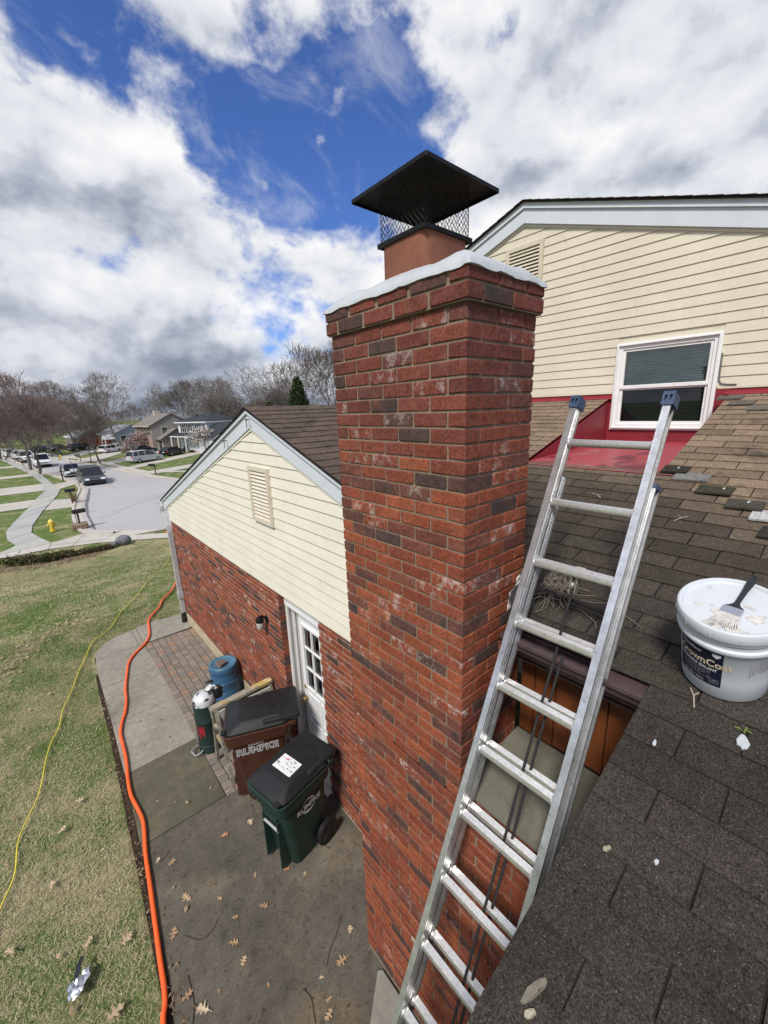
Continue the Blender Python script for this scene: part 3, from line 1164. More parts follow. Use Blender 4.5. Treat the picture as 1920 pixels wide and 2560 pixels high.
# gable vent
def louvre(root, name, x, y0, y1, z0, z1, fr, n, mat, dark):
    mb = MB()
    d = .035
    mb.box((x - d, y0, z0), (x + .004, y0 + fr, z1))
    mb.box((x - d, y1 - fr, z0), (x + .004, y1, z1))
    mb.box((x - d + .001, y0 + fr, z0), (x + .004, y1 - fr, z0 + fr))
    mb.box((x - d + .001, y0 + fr, z1 - fr), (x + .004, y1 - fr, z1))
    mb.box((x - d - .008, y0 + fr * .35, z0 + fr * .35), (x - d, y0 + fr * .6, z1 - fr * .35))
    mb.box((x - d - .008, y1 - fr * .6, z0 + fr * .35), (x - d, y1 - fr * .35, z1 - fr * .35))
    v = obj(name, mb, mat, root)
    mb = MB()
    mb.box((x - .002, y0 + fr, z0 + fr), (x + .003, y1 - fr, z1 - fr), 0)
    link('vent_screen', mesh('vent_screen', mb, dark), v)
    hgt = (z1 - z0 - 2 * fr) / n
    for i in range(n):
        za = z0 + fr + hgt * i
        mb = MB()
        mb.prism([(x - d + .004, y0 + fr, za + .004), (x - d + .008, y0 + fr, za), (x - .004, y0 + fr, za + hgt * .78), (x - .006, y0 + fr, za + hgt * .78 + .005)], (0, y1 - y0 - 2 * fr, 0))
        link('louvre_slat', mesh('louvre_slat', mb, mat), v)
    return v


dark_void = M('dark_void', (.012, .012, .012), rough=.9, spec=.1)
louvre(ga, 'gable_vent', GX - .008, 4.03, 4.53, 3.065, 3.70, .045, 13, vent_mat, dark_void)


# rake boards of the gable: broad fascia, narrow drip moulding above it
def rake_boards(root, x, c, ap, sl, yend0, yend1, hb, hm, mat, out=.03):
    for ye in (yend0, yend1):
        zc0, ze = ap, ap - sl * abs(ye - c)
        mb = MB()
        mb.prism([(x - out, c, zc0), (x - out, ye, ze), (x - out, ye, ze + hb), (x - out, c, zc0 + hb)], (out + .01, 0, 0))
        f = obj('rake_fascia', mb, mat, root)
        mb = MB()
        mb.prism([(x - out - .022, c, zc0 + hb), (x - out - .022, ye, ze + hb), (x - out - .022, ye, ze + hb + hm), (x - out - .022, c, zc0 + hb + hm)], (out + .03, 0, 0))
        mb.prism([(x - out - .030, c, zc0 + hb + hm - .016), (x - out - .030, ye, ze + hb + hm - .016), (x - out - .030, ye, ze + hb + hm - .004), (x - out - .030, c, zc0 + hb + hm - .004)], (.008, 0, 0))
        link('rake_moulding', mesh('rake_moulding', mb, mat), f)
        mb = MB()          # the thin channel under the board
        mb.prism([(x - .018, c, zc0 - .03), (x - .018, ye, ze - .03), (x - .018, ye, ze - .001), (x - .018, c, zc0 - .001)], (.02, 0, 0))
        obj('siding_channel', mb, vinyl, root)


rake_boards(ga, GX, GC, APZ, SL, 9.12, 1.3, .155, .055, trim)
for (y, z) in ((4.35, 4.21), (5.09, 3.96)):
    mb = MB()
    mb.tube([(GX - .028, y, z), (GX - .075, y, z + .004), (GX - .085, y - .02, z), (GX - .085, y - .07, z - .01)], .005, 5)
    mb.tube([(GX - .08, y - .02, z), (GX - .078, y - .03, z - .05), (GX - .078, y - .022, z - .09)], .004, 5)
    obj('wire_hook', mb, M('rusty_wire', (.06, .05, .045), rough=.7), ga)
RT = APZ + .155 + .055 + .004             # roof surface over the rake at the ridge
# deck of the garage roof
mb = MB()
YE = 9.22
mb.prism([(GX - .062, GC, RT), (GX - .062, YE, RT - SL * (YE - GC)), (GX - .062, YE, RT - SL * (YE - GC) - .02), (GX - .062, GC, RT - .02)], (5.2, 0, 0))
mb.prism([(GX - .062, GC, RT), (GX - .062, 1.25, RT - SL * (GC - 1.25)), (GX - .062, 1.25, RT - SL * (GC - 1.25) - .02), (GX - .062, GC, RT - .02)], (3.6, 0, 0))
groof = obj('garage_roof', mb, roof_felt, ga)
ang = math.atan(SL)


def tab_mesh(length, exposure, mat, key, jit=.0012):
    """one shingle tab: local x along the course, local y up the slope, bottom edge proud"""
    k2 = ('tab', key, round(length, 2))
    if k2 not in _cc:
        out = []
        for _ in range(6):
            L_, e_ = length, exposure + .012
            j = lambda: random.uniform(-jit, jit)
            tp = [(-L_ / 2 + j(), j() * 1.5, .0098 + j() * .8), (0, j() * 1.6, .0098 + j() * .8), (L_ / 2 + j(), j() * 1.5, .0098 + j() * .8), (L_ / 2, e_, .0015), (0, e_, .0015), (-L_ / 2, e_, .0015)]
            bt = [(p[0], p[1], max(0., p[2] - .0055)) for p in tp]
            mb = MB()
            mb.add(tp + bt, [(0, 1, 4, 5), (1, 2, 3, 4), (0, 6, 7, 1), (1, 7, 8, 2), (2, 8, 9, 3), (5, 11, 6, 0), (3, 9, 10, 4), (4, 10, 11, 5)])
            out.append(mesh('shingle', mb, mat, fix=False))
        _cc[k2] = out
    return random.choice(_cc[k2])


EX = .1305
n_g = 0
row = 0
s_ = 0.
slope_len = 3.4
while s_ + EX < slope_len:
    x = GX - .062 + (0 if row % 2 else -.154)
    y = GC - (s_ + EX) * math.cos(ang)
    z = RT - (s_ + EX) * math.sin(ang)
    while x < 5.40:
        x0, x1 = max(x, GX - .064), min(x + .303, 5.42)
        if x1 - x0 > .03 and y > -.2 + .884 * (x0 - .4) - .35:
            tone = random.uniform(-.2, .25)
            c_ = lerp((.082, .062, .052), (.115, .085, .068), .5 + tone)
            n_g += 1
            piece('shingle', tab_mesh(round(x1 - x0, 2), EX, shin_o, 'g'), groof, ga, ((x0 + x1) / 2, y, z + .002), (*c_, 1), rot=(ang, 0, 0)) if n_g <= 298 else None
        x += .308
    s_ += EX
    row += 1
# far slope of the garage roof: courses joined
fs_ = MB()
row = 0
s_ = 0.
while s_ + EX < 5.05:
    y = GC + (s_ + EX) * math.cos(ang)
    z = RT - (s_ + EX) * math.sin(ang)
    x = GX - .062 + (0 if row % 2 else -.154)
    while x < 7.0:
        x0, x1 = max(x, GX - .064), x + .303
        fs_.col = (*lerp((.082, .062, .052), (.115, .085, .068), random.random()), 1)
        c, sn = math.cos(ang), math.sin(ang)
        fs_.add([(x0, y, z + .009), (x1, y, z + .009), (x1, y - EX * c, z + EX * sn + .003), (x0, y - EX * c, z + EX * sn + .003), (x0, y, z), (x1, y, z)], [(1, 0, 3, 2), (0, 1, 5, 4)])
        x += .308
    s_ += EX
    row += 1
obj('shingle_courses', fs_, shin_a, ga, kind='stuff')
mb = MB()
x = GX - .064
for i in range(19):
    mb2 = MB()
    mb2.add([(0, -.13, -.045 + .008), (.30, -.13, -.045 + .002), (.30, 0, .006), (0, 0, .012), (.30, .13, -.045 + .002), (0, .13, -.045 + .008)], [(0, 1, 2, 3), (3, 2, 4, 5)])
    o = link('ridge_shingle', mesh('ridge_shingle', mb2, shin_o), groof)
    o.location = (x + i * .19, GC, RT + .002)
    o.color = (*lerp((.082, .062, .052), (.115, .085, .068), random.random()), 1)
# eave gutter end and downspout at the far corner
mb = MB()
gy, gz = 9.22, RT - SL * (9.22 - GC) - .13
mb.prism([(GX - .05, gy - .06, gz), (GX - .05, gy + .03, gz), (GX - .05, gy + .075, gz + .05), (GX - .05, gy + .075, gz + .12), (GX - .05, gy - .06, gz + .12)], (6., 0, 0))
obj('gutter', mb, trim, ga)
mb = MB()
px_ = GX - .048
mb.loft([[(px_ - .04 + dx, gy - .02 + dy, gz + .01) for dx, dy in ((-.0, -.04), (.08, -.04), (.08, .04), (0, .04))],
         [(px_ - .04 + dx, gy - .02 + dy, gz - .10) for dx, dy in ((-.0, -.04), (.08, -.04), (.08, .04), (0, .04))],
         [(px_ - .04 + dx, GL + .045 + dy, gz - .34) for dx, dy in ((-.0, -.04), (.08, -.04), (.08, .04), (0, .04))],
         [(px_ - .04 + dx, GL + .01 + dy, gz - .46) for dx, dy in ((-.0, -.04), (.08, -.04), (.08, .04), (0, .04))],
         [(px_ - .04 + dx, GL + .0 + dy, .62) for dx, dy in ((-.0, -.04), (.08, -.04), (.08, .04), (0, .04))]])
mb.box((px_ - .052, GL - .05, .56), (px_ + .05, GL + .052, .70))
mb.box((px_ - .036, GL - .036, .20), (px_ + .036, GL + .036, .56))
ds = obj('downspout', mb, M('downspout_metal', (.52, .53, .55), rough=.42, metal=.3, mods=[(9, .12)], blot=[(20, .6, .7, (.30, .29, .28), .5)]), ga)
mb = MB()
mb.lathe([(.055, -.03), (.058, .12), (.05, .125), (.05, .22), (.044, .23)], 12, (px_, GL, 0))
link('drain_boot', mesh('drain_boot', mb, M('black_rubber', (.012, .012, .012), rough=.6)), ds)

# door
mb = MB()
fy0, fy1 = DY0 + .005, DY1 - .004
xf = GX + .080
mb.box((xf, fy1 - .045, .05), (xf + .02, fy1, 2.06))                 # casing far side
mb.box((xf, fy0, .05), (xf + .02, fy0 + .045, 2.06))
mb.box((xf + .02, fy1 - .025, .05), (xf + .19, fy1 - .001, 2.06))    # deep jambs
mb.box((xf + .02, fy0 + .001, .05), (xf + .19, fy0 + .025, 2.06))
mb.box((xf + .082, fy1 - .042, .05), (xf + .098, fy1 - .0255, 2.055))
mb.box((xf + .120, fy1 - .050, .05), (xf + .150, fy1 - .0255, 2.055))
mb.box((xf + .02, fy0 + .0255, 2.035), (xf + .19, fy1 - .0255, 2.06))
obj('door_frame', mb, M('door_frame_paint', (.66, .65, .62), rough=.5, mods=[(7, .06)], blot=[(12, .6, .72, (.4, .37, .32), .5)]), ga)
mb = MB()
mb.box((xf - .006, fy0 - .003, 2.062), (xf + .10, fy1 + .002, 2.18))
mb.box((xf - .022, fy0 - .003, 2.182), (xf + .10, fy1 + .002, 2.262))
obj('door_header', mb, white_paint, ga)
dx = 2.052
dy0, dy1 = 3.345, 4.085
GY0, GY1, GZ0, GZ1 = 3.425, 3.985, .985, 1.815
mb = MB()
mb.box((dx, dy0, .06), (dx + .045, GY0, 2.03))
mb.box((dx, GY1, .06), (dx + .045, dy1, 2.03))
mb.box((dx + .0005, GY0, .06), (dx + .0445, GY1, GZ0))
mb.box((dx + .0005, GY0, GZ1), (dx + .0445, GY1, 2.03))
for pz0, pz1 in ((.17, .50), (.58, .90)):
    for py0, py1 in ((3.42, 3.68), (3.74, 3.99)):
        for a_, b_ in (((py0, pz0), (py1, pz0 + .02)), ((py0, pz1 - .02), (py1, pz1)), ((py0, pz0 + .02), (py0 + .02, pz1 - .02)), ((py1 - .02, pz0 + .02), (py1, pz1 - .02))):
            mb.box((dx - .008, a_[0], a_[1]), (dx + .002, b_[0], b_[1]))
door = obj('door', mb, white_paint, ga, label='white half-glazed side door')
mb = MB()
for a_, b_ in (((GY0 - .03, GZ0 - .03), (GY1 + .03, GZ0)), ((GY0 - .03, GZ1), (GY1 + .03, GZ1 + .03)), ((GY0 - .03, GZ0), (GY0, GZ1)), ((GY1, GZ0), (GY1 + .03, GZ1))):
    mb.box((dx - .014, a_[0], a_[1]), (dx + .001, b_[0], b_[1]))
for i in (1, 2):
    yy = GY0 + (GY1 - GY0) * i / 3
    mb.box((dx - .010, yy - .009, GZ0), (dx + .012, yy + .009, GZ1))
    zz = GZ0 + (GZ1 - GZ0) * i / 3
    for j in range(3):
        mb.box((dx - .009, GY0 + (GY1 - GY0) * j / 3 + .009, zz - .009), (dx + .011, GY0 + (GY1 - GY0) * (j + 1) / 3 - .009, zz + .009))
link('glazing_bars', mesh('glazing_bars', mb, white_pvc), door)
gdark = glass_mat('window_glass', (.62, .68, .68), .06)
for i in range(3):
    for j in range(3):
        mb = MB()
        mb.box((dx + .014, GY0 + (GY1 - GY0) * i / 3, GZ0 + (GZ1 - GZ0) * j / 3), (dx + .018, GY0 + (GY1 - GY0) * (i + 1) / 3 - .0005, GZ0 + (GZ1 - GZ0) * (j + 1) / 3 - .0005))
        link('pane', mesh('pane', mb, gdark), door)
brass = M('brass', (.70, .48, .16), rough=.25, metal=.9)
mb = MB()
mb.lathe([(.026, 0), (.026, .006), (.012, .010), (.011, .028), (.022, .036), (.027, .05), (.024, .062), (.012, .068)], 16, (dx, 4.028, .80), (-1, 0, 0))
link('door_knob', mesh('door_knob', mb, brass, 40), door)
mb = MB()
mb.lathe([(.027, 0), (.026, .012), (.018, .020), (.012, .024)], 16, (dx, 4.028, .965), (-1, 0, 0))
link('deadbolt', mesh('deadbolt', mb, brass, 40), door)
mb = MB()
mb.box((1.90, DY0 + .004, -.02), (2.12, DY1 - .004, .052))
mb.box((1.82, DY0 + .01, -.02), (1.899, DY1 - .01, .03))
obj('door_sill', mb, M('sill_concrete', (.45, .42, .37), rough=.8, mods=[(12, .15)], blot=[(14, .58, .7, (.2, .17, .13), .6)]), ga)
# dim room behind the door glass
mb = MB()
mb.box((3.2, 2.6, .02), (3.25, 5.2, 2.2))
mb.box((2.3, 4.7, .0), (3.2, 5.2, 1.1))
obj('room_backdrop', mb, M('dim_room', (.10, .105, .10), rough=.9, mods=[(3, .4)]), ga)

# wall lamp
t = thing('wall_lamp', 'black wall lantern with a clear jar glass on the brick beside the side door', 'lamp', (GX, 4.565, 1.74))
mb = MB()
mb.lathe([(.052, 0), (.052, .008), (.03, .018), (.02, .022)], 18, (0, 0, 0), (-1, 0, 0))
mb.tube([(-.015, 0, .0), (-.04, 0, .05), (-.065, 0, .072), (-.088, 0, .075), (-.095, 0, .055)], .010, 8)
obj('arm', mb, black_metal, t, smooth=40)
mb = MB()
mb.lathe([(.018, .02), (.040, .012), (.050, -.01), (.050, -.045), (.046, -.047)], 18, (-.095, 0, .045))
obj('cap', mb, black_metal, t, smooth=40)
mb = MB()
mb.lathe([(.043, -.046), (.047, -.06), (.045, -.11), (.034, -.135), (.012, -.140)], 18, (-.095, 0, .045))
jar = M('jar_glass', (.42, .42, .40), rough=.15, spec=.6)
obj('jar_glass', mb, jar, t, smooth=50)
mb = MB()
mb.lathe([(.01, -.05), (.022, -.075), (.024, -.095), (.014, -.115)], 12, (-.095, 0, .045))
obj('bulb', mb, M('bulb_glass', (.75, .74, .70), rough=.3), t, smooth=50)
# ================================================================== two-storey house and its lower roof
HX, HS, HZ0 = 5.43, .305, 2.642           # gable plane; lower roof z = HZ0 + HS x
HC, HAP, HSL = 3.34, 6.545, .330
ho = thing('house', 'two storey house with cream siding gable, a sash window and a brown shingled lower roof', 'house', (HX, 2.5, 0), world=True)
hang = math.atan(HS)
ca, sa = math.cos(hang), math.sin(hang)


def rz(x):
    return HZ0 + HS * x


# deck of the lower roof (with the window well left open)
WY0, WY1, WX0 = .955, 2.095, 3.57
EVX = 1.765
dk = MB()


def deck(x0, x1, y0, y1):
    d = .022
    dk.hexa([(x0, y0, rz(x0) - d), (x1, y0, rz(x1) - d), (x1, y1, rz(x1) - d), (x0, y1, rz(x0) - d), (x0, y0, rz(x0)), (x1, y0, rz(x1)), (x1, y1, rz(x1)), (x0, y1, rz(x0))])


deck(-1.0, EVX, -2.2, .392)
deck(EVX, HX, -2.2, .955)
deck(EVX, WX0, .955, 1.055)
deck(1.86, WX0, 1.055, 2.095)
deck(1.86, HX, 2.095, 4.3)
roof = obj('lower_roof', dk, roof_felt, ho, label='brown shingled lower roof')
mb = MB()        # board under the cut edge
mb.prism([(-1., .372, rz(-1.) - .20), (EVX, .372, rz(EVX) - .20), (EVX, .372, rz(EVX) - .023), (-1., .372, rz(-1.) - .023)], (0, .014, 0))
obj('barge_board', mb, brown_trim, ho)
TAB = .308
cand = []
for m in range(-11, 39):
    t1 = .864 + EX * m
    t0 = t1 - EX
    xb, xt = t0 * ca, t1 * ca
    xm = (xb + xt) / 2
    if xt > HX + .03 or xb < -.95:
        continue
    j0 = .247 if m % 2 == 0 else .097
    for j in range(-8, 15):
        y0, y1 = j0 + TAB * (j - 1) + .0035, j0 + TAB * j - .0035
        lo, hi = -2.2, .397 if xm < EVX - .01 else (1.055 if xm < 1.9 else -.45 + .884 * xm)
        segs = [(max(y0, lo), min(y1, hi))]
        if xm > WX0:
            segs = [(max(y0, lo), min(y1, WY0)), (max(y0, WY1 + .0), min(y1, hi))]
        for a_, b_ in segs:
            if b_ - a_ > .02:
                cand.append((t0, a_, b_))


def in_view(p):
    v = Vector(p) - Vector((0, 0, CAM_H))
    d = v.dot(_f)
    if d < .05:
        return False
    return abs(v.dot(_r2) / d) < 1.02 and abs(v.dot(_u2) / d) < 1.33


vis = []
for (t0, a_, b_) in cand:
    p = ((t0 + .06) * ca, (a_ + b_) / 2, HZ0 + (t0 + .06) * sa)
    dd = math.dist(p, (0, 0, CAM_H))
    vis.append(((0 if in_view(p) else 1000) + dd, t0, a_, b_))
vis.sort()


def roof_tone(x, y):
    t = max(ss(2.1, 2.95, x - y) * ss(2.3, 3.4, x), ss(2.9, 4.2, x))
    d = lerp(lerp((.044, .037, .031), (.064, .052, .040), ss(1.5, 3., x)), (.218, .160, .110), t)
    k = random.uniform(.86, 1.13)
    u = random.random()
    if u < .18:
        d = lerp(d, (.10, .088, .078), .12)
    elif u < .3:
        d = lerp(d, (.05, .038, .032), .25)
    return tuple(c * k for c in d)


far = MB()
for i, (_, t0, a_, b_) in enumerate(vis):
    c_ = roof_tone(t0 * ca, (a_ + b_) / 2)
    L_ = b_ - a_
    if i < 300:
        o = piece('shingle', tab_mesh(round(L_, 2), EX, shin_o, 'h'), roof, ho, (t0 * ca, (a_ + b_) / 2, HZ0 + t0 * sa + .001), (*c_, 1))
        # local x along -y .. rotate so that local y runs up the slope (+x)
        o.rotation_euler = Matrix(((0, ca, -sa), (-1, 0, 0), (0, sa, ca))).to_euler()
    else:
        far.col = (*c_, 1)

        def q(t, y, h):
            return ((t * ca - h * sa), y, HZ0 + t * sa + h * ca)
        far.add([q(t0, a_, .009), q(t0, b_, .009), q(t0 + EX + .01, b_, .002), q(t0 + EX + .01, a_, .002), q(t0, a_, .001), q(t0, b_, .001)], [(0, 3, 2, 1), (0, 1, 5, 4)])
obj('shingle_courses', far, shin_a, ho, kind='stuff')
# grey lifted repair pieces in a stepped line below the well
for (x0, y0, x1, y1, tone, lift) in ((3.555, .965, 3.503, .80, (.03, .028, .022), .035), (3.454, .86, 3.388, .653, (.17, .17, .16), .03), (3.291, .681, 3.244, .491, (.045, .042, .030), .04),
                                     (3.144, .497, 3.114, .317, (.06, .056, .045), .04), (3.045, .36, 2.981, .22, (.42, .42, .41), .03), (2.876, .287, 2.84, .12, (.03, .028, .024), .03),
                                     (5.219, 1.022, 5.175, .825, (.11, .095, .085), .02), (5.054, .893, 5.04, .714, (.12, .105, .09), .02), (4.902, .728, 4.895, .585, (.12, .11, .095), .02)):
    yc, L_ = (y0 + y1) / 2, abs(y1 - y0)
    mb = MB()
    e_ = .125
    rr = lambda s_: random.uniform(-s_, s_)
    mb.hexa([(x0 - .01, y1, rz(x0) + .006 + lift * .35), (x0 + e_, y1, rz(x0 + e_) + .006), (x0 + e_, y0, rz(x0 + e_) + .006), (x0 - .01, y0, rz(x0) + .004 + lift * .25),
             (x0 - .012, y1 + rr(.01), rz(x0) + .012 + lift * .5), (x0 + e_, y1, rz(x0 + e_) + .014), (x0 + e_, y0, rz(x0 + e_) + .014), (x0 - .012, y0 + rr(.01), rz(x0) + .010 + lift * .4)])
    o = obj('repair_shingle', mb, shin_o, ho, label='lifted %s shingle scrap' % ('whitish' if tone[0] > .3 else ('grey' if tone[0] > .08 else 'dark mossy')))
    o.color = (*tone, 1)
for (x, y) in ((3.60, .878), (3.339, .553), (3.203, .404)):
    mb = MB()
    mb.beam((x - .01, y, rz(x) + .010), (x + .035, y - .012, rz(x) + .034), .008, .008)
    obj('sealant_dab', mb, crown_mat, ho)

# window well in red membrane
WNY0, WNY1, WNZ0, WNZ1 = 1.075, 2.06, 3.935, 4.91
mb = MB()
mb.hexa([(WX0 - .04, WY0, rz(WX0 - .04) - .01), (HX - .012, WY0, 3.79), (HX - .012, WY1, 3.79), (WX0 - .04, WY1 + .05, rz(WX0 - .04) - .01),
         (WX0 - .06, WY0 - .12, rz(WX0 - .06) + .014), (HX - .012, WY0, 3.803), (HX - .012, WY1, 3.803), (WX0 - .06, WY1 + .16, rz(WX0 - .06) + .014)])
wf = obj('well_floor', mb, red_floor, ho)
mb = MB()
for yy, s_, e_ in ((WY0 - .0, -1, -.022), (WY1, 1, .002)):
    mb.prism([(WX0 - .03, yy, rz(WX0) - .025), (HX - .014, yy, 3.79), (HX - .014, yy, rz(HX) + e_), (WX0, yy, rz(WX0) + e_)], (0, s_ * .012, 0))
mb.box((HX - .012, WY0, 3.79), (HX + .003, WY1, WNZ0 + .01))
mb.box((HX - .012, WY0, WNZ0 + .01), (HX + .003, WNY0 + .01, 4.372))
mb.box((HX - .012, WNY1 - .01, WNZ0 + .01), (HX + .003, WY1, 4.372))
obj('well_cheek', mb, red_metal, ho)
mb = MB()
mb.prism([(HX - .05, -2.2, rz(HX - .05) + .012), (HX - .004, -2.2, 4.33), (HX - .004, -2.2, 4.368), (HX + .01, -2.2, 4.368), (HX + .01, -2.2, 4.28)], (0, 2.2 + 1.0, 0))
mb.prism([(HX - .05, 2.06, rz(HX - .05) + .012), (HX - .004, 2.06, 4.33), (HX - .004, 2.06, 4.368), (HX + .01, 2.06, 4.368), (HX + .01, 2.06, 4.28)], (0, 2.3, 0))
obj('wall_flashing', mb, red_metal, ho)

# gable siding with the window opening
HYL, HYR = 7.2, -1.3
mb = MB()
mb.prism([(HX + .004, HYR, WNZ1 - .02), (HX + .004, HYR, rake(HYR, HC, HAP, HSL)), (HX + .004, HC, HAP), (HX + .004, HYL, rake(HYL, HC, HAP, HSL)), (HX + .004, HYL, WNZ1 - .02)][::-1], (.05, 0, 0))
mb.box((HX + .004, HYR, -.05), (HX + .054, HYL, WNZ0 + .02))
mb.box((HX + .004, HYR, WNZ0 + .02), (HX + .054, WNY0 + .02, WNZ1 - .02))
mb.box((HX + .004, WNY1 - .02, WNZ0 + .02), (HX + .054, HYL, WNZ1 - .02))
hs_ = obj('gable_siding', mb, vinyl_h, ho)
mb = MB()        # the rest of the house body
mb.box((HX + .06, HYL - .2, 0), (HX + 9., HYL - .05, 5.1))
mb.box((HX + .06, HYR + .05, 0), (HX + 9., HYR + .2, 5.0))
mb.box((HX + 8.9, HYR + .2, 0), (HX + 9., HYL - .2, 5.0))
obj('house_wall', mb, vinyl_h, ho)
EH = .1016
k = 0
mb = MB()
mb.box((HX - .014, HYR, 4.355), (HX + .01, 1.066, 4.371))
mb.box((HX - .014, 2.07, 4.355), (HX + .01, HYL, 4.371))
obj('starter_strip', mb, vinyl_h, ho)
while True:
    z0 = 4.372 + k * EH
    if z0 > HAP - .03:
        break
    z1 = min(z0 + EH, HAP - .004)
    yl0, yl1 = min(HYL, HC + (HAP - z0) / HSL), min(HYL, HC + (HAP - z1) / HSL)
    yr0, yr1 = max(HYR, HC - (HAP - z0) / HSL), max(HYR, HC - (HAP - z1) / HSL)
    segs = [(yr0, yl0, yr1, yl1)]
    if z0 < WNZ1:
        segs = [(yr0, WNY0 + .004, yr1, WNY0 + .004), (WNY1 - .004, yl0, WNY1 - .004, yl1)]
    elif yl0 - yr0 > 2.5:
        sm_ = {8: 1.9, 9: 1.93, 5: .83, 6: .82}.get(k, random.uniform(yr0 + .8, yl0 - .8))
        segs = [(yr0, sm_ - .001, yr1, sm_ - .001), (sm_ + .001, yl0, sm_ + .001, yl1)]
    for sg in segs:
        plank(*sg, z0, z1, HX, vinyl_h, hs_, ho, lap=.012)
    k += 1
louvre(ho, 'gable_vent', HX - .006, 3.06, 3.60, 5.78, 6.30, .05, 10, M('house_vent_cream', (.56, .51, .40), rough=.6, mods=[(15, .08)]), dark_void)
rake_boards(ho, HX, HC, HAP, HSL, 7.4, -1.6, .165, .075, trim, out=.05)
HRT = HAP + .165 + .075 + .006
mb = MB()
for ye in (7.5, -1.75):
    mb.prism([(HX - .10, HC, HRT), (HX - .10, ye, HRT - HSL * abs(ye - HC)), (HX - .10, ye, HRT - HSL * abs(ye - HC) - .02), (HX - .10, HC, HRT - .02)], (9.2, 0, 0))
obj('upper_roof', mb, roof_felt, ho)
far = MB()
hu = math.atan(HSL)
for sgn in (1, -1):
    s_, row = 0., 0
    while s_ + EX < (4.35 if sgn > 0 else 5.3):
        x = HX - .11 + (0 if row % 2 else -.154)
        while x < HX + 9:
            x0 = max(x, HX - .112 - (row % 2) * .006)
            x1 = x + .303
            if x1 - x0 > .02:
                far.col = (*lerp((.055, .045, .040), (.085, .066, .055), random.random()), 1)
                ya, yb = HC + sgn * (s_ + EX) * math.cos(hu), HC + sgn * s_ * math.cos(hu)
                za, zb = HRT - (s_ + EX) * math.sin(hu), HRT - s_ * math.sin(hu)
                far.add([(x0, ya, za + .010), (x1, ya, za + .010), (x1, yb, zb + .004), (x0, yb, zb + .004), (x0, ya, za), (x1, ya, za), (x0, yb, zb)],
                        [(1, 0, 3, 2), (0, 1, 5, 4), (0, 4, 6, 3)])
            x += .308 if x < HX + 2 else 1.232
        s_ += EX
        row += 1
obj('upper_shingle_courses', far, shin_a, ho, kind='stuff')

# sash window
wx = HX - .038
win = MB()


def ring(mb, x0, x1, y0, y1, z0, z1, wd):
    mb.box((x0, y0, z0), (x1, y0 + wd, z1))
    mb.box((x0, y1 - wd, z0), (x1, y1, z1))
    mb.box((x0 + .0006, y0 + wd, z0), (x1, y1 - wd, z0 + wd))
    mb.box((x0 + .0006, y0 + wd, z1 - wd), (x1, y1 - wd, z1))


ring(win, wx + .004, HX + .02, WNY0, WNY1, WNZ0, WNZ1, .034)
ring(win, wx - .012, HX + .02, WNY0 + .018, WNY1 - .018, WNZ0 + .018, WNZ1 - .018, .012)
ring(win, wx + .012, HX + .06, WNY0 + .034, WNY1 - .034, WNZ0 + .034, WNZ1 - .034, .035)
wnd = obj('window', win, white_pvc, ho)
ZM = 4.425
mb = MB()
ring(mb, wx + .026, HX + .045, WNY0 + .069, WNY1 - .069, ZM - .012, WNZ1 - .069, .028)
link('upper_sash', mesh('upper_sash', mb, white_pvc), wnd)
mb = MB()
ring(mb, wx + .034, HX + .065, WNY0 + .069, WNY1 - .069, WNZ0 + .069, ZM - .012, .028)
mb.box((wx + .016, WNY0 + .069, ZM - .022), (HX + .05, WNY1 - .069, ZM + .012))
link('lower_sash', mesh('lower_sash', mb, white_pvc), wnd)
g1 = glass_mat('sash_glass', (.80, .86, .84), .05)
g2 = glass_mat('screened_glass', (.55, .56, .57), .0)
mb = MB()
mb.box((HX + .012, WNY0 + .097, ZM + .016), (HX + .016, WNY1 - .097, WNZ1 - .097))
link('pane', mesh('pane', mb, g1), wnd)
mb = MB()
mb.box((HX + .014, WNY0 + .097, WNZ0 + .097), (HX + .018, WNY1 - .097, ZM - .04))
link('pane', mesh('pane', mb, g2), wnd)
blind = M('blind_slat', (.66, .74, .70), rough=.5, mods=[(8, .06)])
zz = WNZ0 + .10
while zz < WNZ1 - .09:
    mb = MB()
    mb.prism([(HX + .075, WNY0 + .075, zz), (HX + .090, WNY0 + .075, zz + .019), (HX + .092, WNY0 + .075, zz + .0175), (HX + .077, WNY0 + .075, zz - .0015)], (0, WNY1 - WNY0 - .15, 0))
    link('blind_slat', mesh('blind_slat', mb, blind), wnd)
    zz += .026
mb = MB()
mb.box((HX + .10, WNY0 + .03, WNZ0 + .03), (HX + .11, WNY1 - .03, WNZ1 - .03))
link('blind_backing', mesh('blind_backing', mb, M('dark_room', (.09, .10, .10), rough=.9)), wnd)
mb = MB()          # J-channel cable at the right jamb
mb.tube([(HX - .02, WNY0 - .008, 4.70), (HX - .02, WNY0 - .012, 4.5), (HX - .02, WNY0 - .014, 4.44), (HX - .02, WNY0 - .035, 4.405), (HX - .02, WNY0 - .08, 4.395), (HX - .02, WNY0 - .16, 4.39)], .006, 6)
obj('cable', mb, M('cable_grey', (.12, .12, .13), rough=.6), ho)

